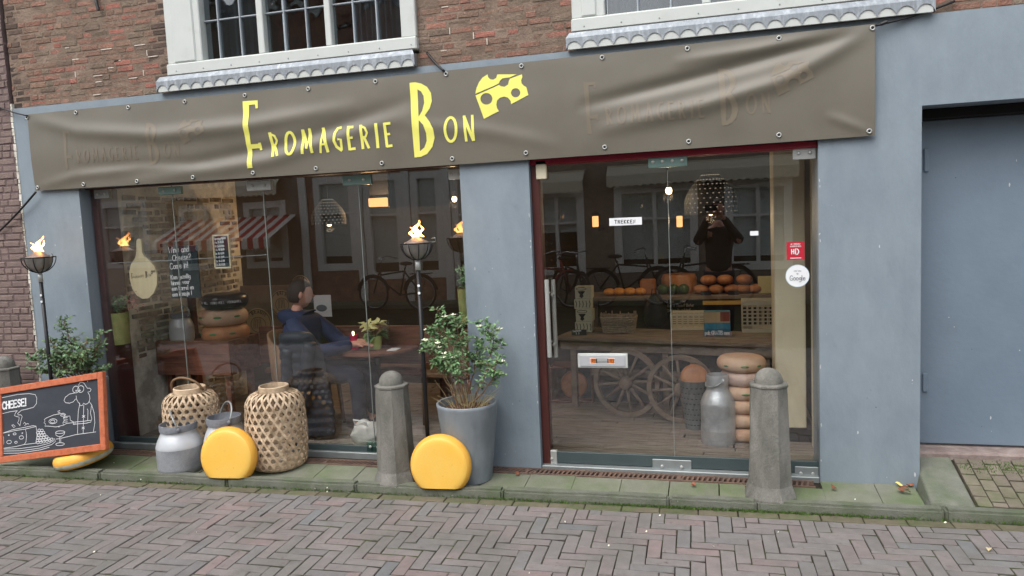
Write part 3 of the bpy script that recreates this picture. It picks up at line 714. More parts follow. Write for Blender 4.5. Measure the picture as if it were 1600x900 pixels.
# kerb stones
KT = .002
m = MB(); m.box((-12, -.3, -.2), (8, -.25, -.12)); KB = tag(m.build('kerb', KERB), kind='structure')
x = -9.3
for L in [1.02, 1.0, .98, 1.01, .96, 1.05, .97, 1.0, 1.02, .5, .98, 1.0, 1.0, 1.0, 1.0]:
    mm = MB(); c = Matrix.Translation((x+L/2, kf(x+L/2)+.04, 0)) @ Matrix.Rotation(KA, 4, 'Z')
    bm = bmesh.new(); bmesh.ops.create_cube(bm, size=1)
    for v in bm.verts: v.co = Vector((v.co.x*(L-.005), v.co.y*.08, v.co.z*.2+KT-.1))
    bmesh.ops.subdivide_edges(bm, edges=[e for e in bm.edges if abs(e.verts[0].co.x-e.verts[1].co.x) > .1], cuts=14)
    bmesh.ops.bevel(bm, geom=[e for e in bm.edges if len(e.link_faces) == 2 and e.calc_face_angle(0) > .8], offset=.014, segments=2, affect='EDGES')
    for v in bm.verts:
        v.co.z += .005*noise.noise((v.co.x*4+x, v.co.y*9, 1)); v.co.y += .004*noise.noise((v.co.x*5+x, 3, v.co.z*8))
    bm.verts.index_update(); mm.add([c @ v.co for v in bm.verts], [tuple(v.index for v in f.verts) for f in bm.faces]); bm.free()
    mm.build('kerbstone', KERB, KB, True); x += L
for o in KB.children: o.data.set_sharp_from_angle(angle=.7)
# pavement: one row of mossy slabs between drain and kerb, falling slightly towards the kerb
def pvz(y): return -.03*min(1, max(0, (-.11-y)/.28))
GR0, GR1 = -.115, -.005                        # drain channel, front and back
m = MB(); m.add([(-9, kf(-9)+.07, -.045), (1.12, kf(1.12)+.07, -.045), (1.12, .1, -.014), (-9, .1, -.014)], [(0, 1, 2, 3)])
PAV = tag(m.build('pavement', JOINT), kind='structure')
SLM = unit_piece('slab', SLAB, 'top', 4, .02, 9)
x = -9.0; ks_ = 0
while x < 1.12:
    L = min(.30, 1.12-x); xa, xb = x+.002, x+L-.002
    ya, yb = kf(x+L/2)+.082, GR0-.003
    if x+L/2 > .56 or x+L/2 < -4.8: yb = -.003
    inst(rs.choice(SLM), 'slab', PAV, ((xa+xb)/2, (ya+yb)/2, -.02+(pvz(ya)+pvz(yb))/2+rs.uniform(-.0015, .0015)), (xb-xa, yb-ya, .04), (math.atan2(pvz(yb)-pvz(ya), yb-ya)+rs.uniform(-.004, .004), rs.uniform(-.004, .004), 0)); x += L
# drain channel with slanted slots
DC = T('drain_channel', 'long rusty slotted drain grate along the foot of the shop front', 'drain', (-2.1, -.06, 0))
m = MB(); m.box((-4.75, GR0, -.02), (.56, GR0+.018, .003)); m.box((-4.75, GR1-.018, -.02), (.56, GR1, .003))
x = -4.75
while x < .56:
    m.box((x, GR0+.018, -.02), (x+.016, GR1-.018, .0025), None); x += .5
m.build('frame', GRATE, DC)
m = MB(); x = -4.73
while x < .53:
    w2 = .013; s = -.035 if x < -1.2 else -.012
    vs = [(x, GR0+.018, .001), (x+w2, GR0+.018, .001), (x+w2+s*-1, GR1-.018, .001), (x-s, GR1-.018, .001)]
    vs += [(a, b, -.012) for a, b, c in vs]
    m.add(vs, [(0, 1, 2, 3), (0, 4, 5, 1), (1, 5, 6, 2), (2, 6, 7, 3), (3, 7, 4, 0)]); x += .031
tag(m.build('grate_bar', GRATE, DC), kind='stuff')
m = MB(); m.box((-4.75, GR0, -.05), (.56, GR1, -.03)); m.build('channel_floor', BLACK, DC)
# raised brick pavement right of the pier, with its stone edge
ZW = .125
def pz(y): t = (y-(-.31))/(.17+.31); return .0+(ZW-.0)*min(1, max(0, t))
m = MB(); m.add([(1.36, kf(1.5)+.07, -.014), (7, kf(7)+.07, -.014), (7, .18, ZW-.014), (1.36, .18, ZW-.014)], [(0, 1, 2, 3)])
SP = tag(m.build('side_pavement', JOINT), kind='structure')
SPM = unit_piece('paving_brick', M('mossy_pavement_brick', S(120, 112, 100), .88, .14, 12, .5, 80, rnd=.1, col2=S(98, 104, 74), c2scale=4, spec=.2, fine=.08), 'top', 4, .04, 12)
sl_ = math.atan((ZW-.0)/.48); x = 1.372
col = 0
while x < 4.2:
    y = -.20-(col % 2)*.05
    while y < .16:
        Lb = min(.105, .168-y)
        if Lb > .03:
            yc = y+Lb/2; inst(rs.choice(SPM), 'paving_brick', SP, (x+.037, yc, pz(yc)-.028+rs.uniform(-.002, .002)), (.070, Lb-.006, .06), (sl_, 0, rs.uniform(-.015, .015)))
        y += Lb
    y0 = -.20-(col % 2)*.05
    while y0 > kf(x)+.11:
        yc = (y0+max(y0-.105, kf(x)+.082))/2; Lb = y0-max(y0-.105, kf(x)+.082)
        inst(rs.choice(SPM), 'paving_brick', SP, (x+.037, yc, pz(yc)-.028), (.070, Lb-.006, .06), (sl_, 0, rs.uniform(-.015, .015))); y0 -= .105
    x += .0765; col += 1
m = MB(); a, b = 1.125, 1.362; yf = kf(1.25)+.076
m.add([(a, yf, -.05), (b, yf, -.05), (b, .26, -.05), (a, .26, -.05), (a+.02, yf+.01, .01), (b, yf, .002), (b, .26, ZW+.02), (a+.035, .26, ZW+.02)],
      [(0, 1, 5, 4), (1, 2, 6, 5), (2, 3, 7, 6), (3, 0, 4, 7), (4, 5, 6, 7)])
o = m.build('edging_stone', KERB); tag(o, 'sloping mossy edging stone beside the right grey pier', 'edging stone')
md = o.modifiers.new('bevel', 'BEVEL'); md.width = .012; md.segments = 2
# moss and small grass along the kerb foot
m = MB(); rs = random.Random(21)
for k in range(9000):
    x = rs.uniform(-5.2, 2.2); dens = .25+.9*math.exp(-((x+.1)/.9)**2)+.3*noise.noise((x*2, 0, 5))
    if rs.random() > dens: continue
    y = kf(x)-abs(rs.gauss(0, .012))+.003; h = rs.uniform(.005, .020); a = rs.uniform(0, PI); w2 = rs.uniform(.002, .005)
    dx, dy = math.cos(a)*w2, math.sin(a)*w2; lx, ly = rs.uniform(-.008, .008), rs.uniform(-.008, .002)
    m.rv = rs.random(); m.add([(x-dx, y-dy, RZ), (x+dx, y+dy, RZ), (x+lx, y+ly, RZ+h)], [(0, 1, 2)])
for k in range(700):
    x = 1.62+rs.gauss(0, .22); y = .07+rs.gauss(0, .035); h = rs.uniform(.004, .014)
    if x < 1.38 or y > .16: continue
    m.rv = rs.random(); m.add([(x-.004, y, pz(y)-.003), (x+.004, y+.002, pz(y)-.003), (x+rs.uniform(-.008, .008), y, pz(y)+h)], [(0, 1, 2)])
tag(m.build('moss_and_grass', GRASS, None, fix=False), kind='stuff')

# ================================================================== NEIGHBOUR
NB = T('neighbour_building', 'purplish brick house wall at the far left edge', 'house', (-6.5, 0, 0))
m = MB(); m.box((-9.5, .003, -.06), (XL-.021, .3, 4.75)); NW = m.build('wall', PMORTAR, NB)
NBM = unit_piece('brick', PBRICK, 'front', 4, .1, 15)
rs = random.Random(31); bl = lay(-9.5, XL-.022, -.05, 4.75, .0545, .165, 0, [], rs)
seen = [b for b in bl if inview(((b[0]+b[1])/2, 0, (b[2]+b[3])/2), 20)]; rest = [b for b in bl if b not in set(seen)]
for s, e, a, b in seen[:300]: inst(rs.choice(NBM), 'brick', NW, ((s+e)/2, .02+rs.uniform(-.004, .003), (a+b)/2), (e-s, .045, b-a), (0, rs.uniform(-.01, .01), 0))
m = MB()
for s, e, a, b in rest: add_mesh(m, rs.choice(NBM), ((s+e)/2, .02, (a+b)/2), (e-s, .045, b-a), rs.random())
tag(m.build('brickwork', PBRICK, NW, fix=False), kind='stuff')
# ================================================================== BANNER
BY = -.035
def ptc(*pts):                                # photo points -> (x, z) curve on the banner plane
    return [(at(x, y, BY).x, at(x, y, BY).z) for x, y in pts]
folds = [ # centre line, width, height
    (ptc((45, 184), (120, 205), (250, 212), (400, 195), (560, 165)), .055, .020),
    (ptc((120, 262), (300, 256), (450, 225), (560, 185), (660, 150)), .05, -.014),
    (ptc((200, 285), (420, 252), (560, 205), (660, 178)), .05, .012),
    (ptc((1366, 42), (1280, 66), (1180, 96), (1060, 128), (900, 168)), .042, -.022),
    (ptc((1366, 42), (1300, 84), (1220, 128), (1100, 165), (930, 205)), .05, .022),
    (ptc((1366, 42), (1300, 56), (1180, 78), (1050, 98)), .035, .012),
    (ptc((620, 195), (760, 205), (880, 228)), .05, .008),
    (ptc((60, 292), (120, 275), (220, 262), (330, 262)), .04, .010),
    (ptc((1360, 206), (1330, 195), (1290, 180)), .03, .008)]
bxl, bxr = at(43, 181, BY).x, at(1367, 120, BY).x
def bz(x, top):
    a, b = (at(43, 179, BY), at(1369, 37, BY)) if top else (at(57, 298, BY), at(1365, 212, BY))
    t = (x-a.x)/(b.x-a.x); return a.z+(b.z-a.z)*t+(-.010*math.sin(PI*t)*1 if not top else -.006*math.sin(PI*t))
def by(x, z):
    y = BY; t = (x-bxl)/(bxr-bxl); zt, zb = bz(x, True), bz(x, False); v = (z-zb)/(zt-zb)
    env = min(1, max(0, v)*5)*min(1, max(0, 1-v)*5)
    for c, wd, hh in folds:
        if x < c[0][0] and x < c[-1][0] or x > c[0][0] and x > c[-1][0]: continue
        for (xa, za), (xb, zb_) in zip(c, c[1:]):
            lo, hi = min(xa, xb), max(xa, xb)
            if lo <= x <= hi:
                s = (x-xa)/(xb-xa); zc = za+(zb_-za)*s
                u = abs((x-c[0][0])/(c[-1][0]-c[0][0])); am = math.sin(PI*min(1, max(0, u)))**.6 if hh else 0
                y -= hh*1.05*am*math.exp(-((z-zc)/wd)**2)
    y -= .008*math.sin(PI*min(1, max(0, v)))+.003*noise.noise((x*3, z*5, 2))
    return y
BN = T('banner', 'long taupe vinyl shop banner with yellow lettering above the glass front', 'banner', (-2.1, BY, 2.37))
m = MB(); nx, nz = 300, 72; vs = []
for back in (0, 1):
    for i in range(nx+1):
        x = bxl+(bxr-bxl)*i/nx
        for j in range(nz+1):
            z = bz(x, False)+(bz(x, True)-bz(x, False))*j/nz; vs.append((x, by(x, z)+.002*back, z))
st_ = (nx+1)*(nz+1); fs = []
for i in range(nx):
    for j in range(nz):
        a = i*(nz+1)+j; fs.append((a, a+nz+1, a+nz+2, a+1)); fs.append((a+st_, a+1+st_, a+nz+2+st_, a+nz+1+st_))
m.add(vs, fs); m.build('sheet', BAN, BN, True, fix=False)
def flat_print(name, polys, strokes, tf, mat, lift):
    # polys: [(outer, holes)], strokes: [(points, width)] in drawing units; tf maps them to photo pixels
    bm = bmesh.new()
    def add(outer, holes=(), lf=0):
        loops = [[Vector((*ptc(tf(*p))[0], 0)) for p in l] for l in (outer, *holes)]
        al = [p for l in loops for p in l]; tri = tessellate_polygon(loops)
        v = [bm.verts.new((p.x, p.y, lf)) for p in al]
        for t in tri:
            try: bm.faces.new([v[i] for i in t])
            except ValueError: pass
    for o_, h_ in polys: add(o_, h_)
    for k, (pts, wd) in enumerate(strokes):
        pv = [Vector((p[0], p[1], 0)) for p in pts]; L_ = []; R2 = []
        for i, p in enumerate(pv):
            d = (pv[min(i+1, len(pv)-1)]-pv[max(i-1, 0)]).normalized(); n = Vector((-d.y, d.x, 0))*wd/2
            if i == 0 and (pv[0]-pv[-1]).length > 1: p = p-d*1
            L_.append(p+n); R2.append(p-n)
        for i in range(len(pv)-1): add([L_[i][:2], L_[i+1][:2], R2[i+1][:2], R2[i][:2]], (), .00012*(k % 5))
    for it in range(6):
        lg = [e for e in bm.edges if (e.verts[0].co.xy-e.verts[1].co.xy).length > .015]
        if lg: bmesh.ops.subdivide_edges(bm, edges=lg, cuts=1, use_grid_fill=False); bmesh.ops.triangulate(bm, faces=bm.faces)
    for v in bm.verts: v.co = Vector((v.co.x, by(v.co.x, v.co.y)-lift-v.co.z, v.co.y))
    bm.normal_update()
    for f in bm.faces:
        if f.normal.y > 0: f.normal_flip()
    me = bpy.data.meshes.new(name); o3 = ORG['banner']
    for v in bm.verts: v.co -= o3
    bmesh.ops.remove_doubles(bm, verts=bm.verts, dist=1e-5)
    for f in bm.faces: f.smooth = True
    bm.to_mesh(me); bm.free(); me.materials.append(mat)
    ob = bpy.data.objects.new(name, me); COL.objects.link(ob); ob.parent = BN
    if name == 'faded_lettering': ob['kind'] = 'stuff'
    return ob
def arc(cx_, cy_, rx, ry, a0=0, a1=360, n=22): return [(cx_+rx*math.cos(math.radians(a0+(a1-a0)*i/n)), cy_+ry*math.sin(math.radians(a0+(a1-a0)*i/n))) for i in range(n+1)]
LET = [
 ('F', [([(63,187),(138,182),(141,222),(129,223),(126,203),(96,206),(104,402),(140,399),(141,394),(153,393),(158,430),(146,431),(144,421),(106,424),(117,520),(91,522)], [])], []),
 ('R', [], [([(201,344),(210,400),(217,464)], 15), ([(203,351),(224,360),(234,383),(226,402),(208,407)], 11), ([(218,404),(230,432),(241,460)], 13)]),
 ('O', [], [(arc(300,397,23,55), 14)]),
 ('M', [], [([(366,450),(366,390),(364,328)], 14), ([(366,330),(378,380),(388,424)], 12), ([(388,424),(394,380),(397,322)], 9), ([(397,325),(406,390),(414,446)], 14)]),
 ('A', [], [([(455,445),(460,390),(465,318)], 11), ([(464,320),(480,385),(492,442)], 15), ([(459,404),(484,401)], 10)]),
 ('G', [], [([(557,318),(538,322),(526,345),(524,385),(536,415),(562,434)], 14), ([(560,430),(558,378),(542,378)], 12)]),
 ('E', [], [([(592,311),(596,380),(600,432)], 14), ([(590,318),(619,315)], 13), ([(597,371),(617,369)], 11), ([(600,427),(629,423)], 13)]),
 ('R', [], [([(656,306),(661,370),(666,426)], 14), ([(657,312),(678,321),(688,345),(680,364),(662,369)], 11), ([(672,367),(684,395),(696,422)], 13)]),
 ('I', [], [([(732,298),(736,360),(740,421)], 15)]),
 ('E', [], [([(775,296),(780,355),(786,416)], 14), ([(774,301),(805,297)], 13), ([(780,353),(802,350)], 11), ([(785,412),(813,408)], 13)]),
 ('B', [([(897,95),(925,92),(955,98),(985,115),(1005,145),(1010,185),(1000,222),(976,258),(1000,290),(1018,325),(1024,370),(1012,415),(985,450),(955,464),(922,468)],
         [[(937,128),(955,138),(968,160),(972,195),(962,235),(945,265)], [(946,282),(968,305),(982,345),(984,385),(972,418),(950,436)]])], []),
 ('O', [], [(arc(1105,328,28,60), 14)]),
 ('N', [], [([(1182,387),(1176,320),(1171,258)], 13), ([(1170,262),(1195,325),(1218,384)], 15), ([(1219,384),(1215,320),(1211,255)], 13)]),
 ('cheese', [([(1226,150),(1232,120),(1244,92),(1262,68),(1287,52),(1290,66),(1300,77),(1316,79),(1330,70),(1336,53),(1432,52),(1398,68),(1380,70),(1362,73),(1349,84),(1344,98),(1320,110)], []),
             ([(1227,158),(1320,117),(1345,105),(1354,112),(1372,115),(1390,103),(1394,84),(1400,74),(1459,52),(1461,66),(1455,82),(1458,98),(1468,109),(1481,116),(1487,138),(1492,156),(1406,202),(1403,186),(1390,170),(1371,164),(1350,170),(1336,184),(1332,204),(1336,222),(1345,237),(1270,275),(1248,215)],
              [arc(1282,175,30,29,0,340,17), arc(1428,145,23,23,0,340,15)])], [])]
def f0(x, y): return (360+x/3.2, 100+y/3.2)
def gR(x, y): a, b = f0(x, y); return (912+(a-380)*.805, 128+(b-157)*.77)
def gL(x, y): a, b = f0(x, y); return (100+(a-380)*.5, 205+(b-157)*.56+(a-380)*.012)
for nm, P, Q in LET:
    flat_print('letter' if nm != 'cheese' else 'cheese_logo', P, Q, f0, YEL, .0028)
for tf in (gL, gR):
    flat_print('faded_lettering', sum((l[1] for l in LET), []), sum((l[2] for l in LET), []), tf, GHOST, .0018)
EY = [(43,184),(119,176),(201,168),(289,159),(383,149),(482,139),(587,127),(697,114),(815,103),(941,90),(1074,76),(1217,60),(1363,42),
      (59,293),(131,288),(215,283),(303,277),(396,270),(494,263),(597,255),(707,248),(822,239),(945,230),(1076,221),(1217,211),(1358,205)]
em = MB(); em.tube([(.0115*math.cos(a), 0, .0115*math.sin(a)) for a in [2*PI*i/14 for i in range(14)]], .0042, 6, closed=True)
em.lathe([(.0085, 0), (.0085, .0006)], (0, .001, 0), 10, Matrix.Rotation(PI/2, 4, 'X'))
em.mi = 1; em.f; em.v
e0 = em.build('eyelet', [STEEL, BLACK], BN, True); me = e0.data
for p in me.polygons:
    if p.center.length and (p.center+ORG['banner']).xz.length < .0088 and len(p.vertices) > 5: p.material_index = 1
me2 = me.copy()
for v in me2.vertices: v.co += ORG['banner']
bpy.data.objects.remove(e0)
for px, py in EY:
    q = at(px, py, BY); z = min(max(q.z, bz(q.x, False)+.022), bz(q.x, True)-.022); inst(me2, 'eyelet', BN, (q.x, by(q.x, z)-.004, z))
def rope(a, b, r=.006):
    mm = MB(); n = 10; mm.tube([Vector(a).lerp(Vector(b), i/n)+Vector((0, 0, -.01*math.sin(PI*i/n))) for i in range(n+1)], r, 6); mm.build('rope', BLACKP, BN, True)
rope(at(43, 181, -.05), at(-12, 163, -.02)); rope(at(56, 300, -.05), at(-4, 364, -.02), .008)
rope(at(694, 111, -.05), at(667, 82, .0), .008); rope(at(1368, 40, -.05), at(1492, 2, .0), .007)
m = MB(); m.tube([at(1376, 38, -.05), at(1386, 34, -.05)], .011, 8); m.build('rope_hook', BLACK, BN)

# ================================================================== SIGNS ON THE GLASS
def stick(name, label, cat, px0, py0, px1, py1, y, mat, fn=None, mats=None, grp=None, th=.001, skew=0):
    a, b = at(px0, (py0+py1)/2, y), at(px1, (py0+py1)/2, y); zc = at((px0+px1)/2, (py0+py1)/2, y).z; h = (py1-py0)/ppm(at((px0+px1)/2, py0, y))
    t = T(name, label, cat, ((a.x+b.x)/2, y, zc), grp)
    m = MB(); m.box((a.x, y-th, zc-h/2), (b.x, y, zc+h/2)); m.build('card', mat, t)
    if fn:
        k = MB(); fn(k, a.x, b.x, zc-h/2, zc+h/2, y-th-.0006); k.build('print', mats or INK, t, fix=False)
    return t
def trek(k, x0, x1, z0, z1, y):
    h = (z1-z0)*.42; t = 'TREKKEN'; L = textw(t, .42)*h
    write(k, t, ((x0+x1)/2-L/2-.004, y, (z0+z1)/2-h*.5), (1, 0, -.02), (0, 0, 1), h, .0042, (0, -1, 0), .42)
stick('door_sign', 'narrow white sign with black capitals on the glass door', 'sign', 952, 340, 1003, 352, DY-.001, PAPER, trek)
stick('paper_label', 'tiny blank white paper label high on the right glass panel', 'label', 1172, 361, 1185, 368, DY-.001, PAPER)
def redst(k, x0, x1, z0, z1, y):
    w_, h = x1-x0, z1-z0
    for i, tx in enumerate(('WIJ STEUNEN', 'ONDERNEMERS')):
        s = h*.075; L = textw(tx)*s; write(k, tx, ((x0+x1)/2-L/2, y, z1-h*(.16+.12*i)), (1, 0, 0), (0, 0, 1), s, .0016, (0, -1, 0))
    write(k, 'H', (x0+w_*.28, y, z0+h*.34), (1, 0, 0), (0, 0, 1), h*.24, .006, (0, -1, 0)); write(k, 'D', (x0+w_*.5, y, z0+h*.30), (1, 0, 0), (0, 0, 1), h*.32, .006, (0, -1, 0))
    ribbon(k, [(x0+w_*.2, y, z0+h*.1), (x1-w_*.2, y, z0+h*.1)], .004, (0, -1, 0))
stick('square_sticker', 'square red sticker with a white monogram on the right glass panel', 'sticker', 1229, 378, 1257, 406, DY-.001, STICKR, redst, CHALK)
q = at(1246, 431, DY-.001); t = T('round_sticker', 'round white sticker with grey lettering below the red square one', 'sticker', q)
m = MB(); m.lathe([(.069, 0), (.069, .001)], q, 40, Matrix.Rotation(PI/2, 4, 'X')); m.build('disc', PAPER, t)
m = MB(); m.lathe([(.0665, .0), (.069, .0)], q+Vector((0, -.0018, 0)), 40, Matrix.Rotation(PI/2, 4, 'X'), cap=False); m.build('rim', M('pale_blue_rim', S(170, 200, 214), .5, 0), t)
k = MB(); s = .03; L = textw('Google', .12)*s; write(k, 'Google', q+Vector((-L/2, -.0022, -.028)), (1, 0, 0), (0, 0, 1), s, .0036, (0, -1, 0), .12)
for i, tx in enumerate(('vind ons', 'op')): L = textw(tx)*.011; write(k, tx, q+Vector((-L/2, -.0022, .026-.016*i)), (1, 0, 0), (0, 0, 1), .011, .0014, (0, -1, 0))
k.build('print', INKG, t, fix=False)

# ================================================================== STREET FURNITURE
def bollard(label, base, H, r0, r1, grp='stone bollards along the kerb'):
    b = Vector(base); t = T('stone_bollard', label, 'bollard', b, grp)
    def oc(r, z, n=8): return [(b.x+r*math.cos(2*PI*(i+.5)/n), b.y+r*math.sin(2*PI*(i+.5)/n), b.z+z) for i in range(n)]
    hs = H-.085; m = MB(); rings = [oc(r0*1.2, -.02), oc(r0*1.2, .015), oc(r0*1.0, .085)]
    nn = 10
    for i in range(1, nn+1): z = .085+(hs-.02-.085)*i/nn; rings.append(oc(r0+(r1-r0)*i/nn, z))
    rings += [oc(r1*1.06, hs-.018), oc(r1*1.06, hs-.004), oc(r1*.9, hs)]
    vs = [p for r in rings for p in r]
    vs = [(x+.004*noise.noise((x*14, y*14, z*9)), y+.004*noise.noise((x*14+9, y*14, z*9)), z) for x, y, z in vs]
    fs = [(k*8+i, k*8+(i+1) % 8, (k+1)*8+(i+1) % 8, (k+1)*8+i) for k in range(len(rings)-1) for i in range(8)]+[tuple(range((len(rings)-1)*8, len(rings)*8))]
    m.add(vs, fs); o = m.build('shaft', BOLL, t); md = o.modifiers.new('bevel', 'BEVEL'); md.width = .006; md.segments = 2; md.limit_method = 'ANGLE'; md.angle_limit = .5
    m = MB(); rd = r1*.74
    m.lathe([(rd, -.01), (rd, .012)]+[(rd*math.cos(a), .012+rd*.92*math.sin(a)) for a in [PI/2*i/8 for i in range(1, 8)]]+[(.001, .012+rd*.92)], b+Vector((0, 0, hs)), 20)
    m.build('dome', BOLL, t, 60)
    return t
Yb = -.30; pb = at(617, 690, Yb); bollard('grey stone bollard with a domed top in front of the shop window', (pb.x, Yb, -.02), .745, .128, .108)
Yb = -.245; pb = at(1202, 690, Yb); bollard('grey stone bollard with a domed top in front of the glass door', (pb.x, Yb, -.015), .77, .128, .108)
pb = at(8, 600, -.2); bollard('cut off stone bollard behind the chalkboard at the left edge', (pb.x, -.2, 0), at(8, 557, -.2).z, .135, .112)

def milk_can(label, base, H, R, mat, mat2, yaw, handle_back=False, group='milk cans', lid=False):
    b = Vector(base); t = T('milk_can', label, 'milk can', b, group)
    m = MB(); pr = [(.001, .0), (R*.90, 0), (R*.93, .012), (R*.99, .03), (R, H*.12), (R*1.0, H*.5), (R*1.005, H*.53), (R*.99, H*.57), (R*.9, H*.68), (R*.8, H*.77), (R*.735, H*.83), (R*.73, H*.87)]
    nk_ = 1
    if lid:
        nk_ = .80
        pr = [(.001, .0), (R*.95, 0), (R*.98, .012), (R, .03), (R, H*.2), (R*1.012, H*.21), (R, H*.22), (R, H*.56), (R*1.01, H*.575), (R*.97, H*.62), (R*.82, H*.71), (R*.66, H*.77), (R*.62, H*.80), (R*.62, H*.87)]
    m.lathe(pr, b, 40, cap=False)
    if isinstance(mat, (list, tuple)): m.m = [1 if sum(m.v[i][2] for i in f)/len(f)-b.z > H*.54 else 0 for f in m.f]
    o = m.build('body', mat, t, 50)
    R = R*nk_
    m = MB(); m.lathe([(R*.735, H*.865), (R*.80, H*.868), (R*.80, H*.985), (R*.785, H), (R*.745, H), (R*.735, H*.97), (R*.71, H*.88), (R*.68, H*.86)], b, 40, cap=False); m.build('rim', mat2, t, 50)
    m = MB(); m.lathe([(.001, H*.6), (R*.66, H*.6)], b, 24, cap=False); m.build('inside', BLACK, t)
    m = MB(); rr = R*.82; n = 18; pts = []
    ex_ = Vector((math.cos(yaw), math.sin(yaw), 0)); ey_ = Vector((-ex_.y, ex_.x, 0))
    for i in range(n+1):
        a = PI*i/n; pts.append(b+Vector((0, 0, H*.93))+ex_*rr*math.cos(a)+(ey_*(.35 if not lid else 1.0)*(1 if handle_back else -1)+Vector((0, 0, .94 if not lid else -.6)))*(H*(.34 if not lid else .16)*math.sin(a)**.7))
    m.tube(pts, .0065, 8); m.build('handle', STEELD, t, True)
    for s in (-1, 1):
        m = MB(); m.ell(b+Vector((0, 0, H*.93))+ex_*rr*s, (.014, .014, .018), 10, 6); m.build('handle_lug', mat2, t, True)
    return t
ALUW = M('whitish_can_metal', S(200, 204, 208), .45, .06, 8, .15, 25, metal=.3, col2=S(190, 195, 200), c2scale=5, c2lo=.5, c2hi=.7)
ALU2 = M('two_tone_can_metal', S(166, 170, 175), .65, .16, 14, .4, 60, metal=.3, col2=S(132, 136, 143), c2scale=7, fine=.14)
p = at(285, 700, -.29); p.y = -.472; c1 = milk_can('dull grey aluminium milk can with wire handle beside the lying board, front left', (p.x, p.y+.158, -.021), at(291, 661, p.y+.158).z+.021, .160, [ALU2, ALUW], ALUD, math.radians(-50))
c1['label'] = 'dull grey milk can left of the round yellow cheese on the kerb'
p = at(353, 690, -.235); milk_can('whiter milk can with raised handle behind the left yellow cheese', (p.x+.0, -.235, -.012), at(354, 650, -.235).z+.012, .150, ALUW, ALUD, math.radians(-38), True)

def cheese(label, c, R, th, axis, mat, name='round_cheese', grp=None, band=None, spin=0, bandmat=None, flat=None, spots=None):
    # a wheel: bulging side, rounded shoulders
    ax = Vector(axis).normalized(); q_ = ax.to_track_quat('Z', 'Y').to_matrix().to_4x4(); c = Vector(c)
    t = T(name, label, 'cheese', c, grp); m = MB(); pr = [(.001, -th/2), (R*.4, -th/2)]
    pr += [(R-th*.62, -th*.495)]
    for i in range(9):
        a = -PI/2*.86+PI*.86*i/8; pr.append((R-th*.45+th*.45*math.cos(a), th*.49*math.sin(a)))
    pr += [(R-th*.62, th*.495), (R*.4, th/2), (.001, th/2)]
    m.lathe(pr, c, 48, q_, cap=False)
    if mat is CHY:
        for i, f in enumerate(m.f):
            d = sum((Vector(m.v[j]) for j in f), Vector())/len(f)-c; d -= ax*d.dot(ax)
            if d.length > R-th*.20: m.m[i] = 1
        mat = [CHY, CHYR]
    wo = m.build('wheel', mat, t, True)
    if flat is not None:                      # these stand on a flattened foot
        bm = bmesh.new(); bm.from_mesh(wo.data)
        bmesh.ops.bisect_plane(bm, geom=bm.verts[:]+bm.edges[:]+bm.faces[:], plane_co=(0, 0, flat-c.z), plane_no=(0, 0, -1), clear_outer=True)
        bmesh.ops.holes_fill(bm, edges=[e for e in bm.edges if e.is_boundary]); bm.to_mesh(wo.data); bm.free(); wo.data.set_sharp_from_angle(angle=.9)
    for k, (a, wd, hh, zz) in enumerate(spots or ()):
        d = Vector((math.cos(a), math.sin(a), 0)); mt = Matrix((Vector((-d.y, d.x, 0)), d, Vector((0, 0, 1)))).transposed().to_4x4()
        m = MB(); m.ell(c+d*(R-.0015)+Vector((0, 0, zz)), (wd, .004, hh), 16, 8, mt); m.build('paper_label', bandmat or GREEN_LBL, t, True)
    if band:
        m = MB(); pr = []
        for i in range(7):
            a = math.radians(band[0]+(band[1]-band[0])*i/6); pr.append((R-th*.45+th*.45*math.cos(a)+.0012, th/2*math.sin(a)))
        m.lathe(pr, c, 48, q_, cap=False); m.build('label_band', bandmat or PAPER, t, True)
    return t
def standing(label, px, py, R, th, Y, lean, face):
    c = at(px, py, Y); ax = Vector((face, -1, math.tan(lean)))
    return cheese(label, c, R, th, ax, CHY, grp='yellow cheese wheels outside', flat=.0035)
standing('round yellow cheese wheel leaning on the two milk cans', 358, 713, .207, .10, -.425, .12, .10)
standing('round yellow cheese wheel leaning on the tall grey planter', 689, 727, .202, .095, -.415, .08, .08)
c = at(122, 721, -.40); cheese('yellow cheese with a pale label band lying under the chalkboard', (c.x, -.345, .068), .205, .105, (-.16, -.10, 1), CHY, grp='yellow cheese wheels outside', band=(-38, -2), bandmat=M('pale_label_band', S(206, 206, 190), .6, .2, 40, col2=S(150, 160, 140), c2scale=20))

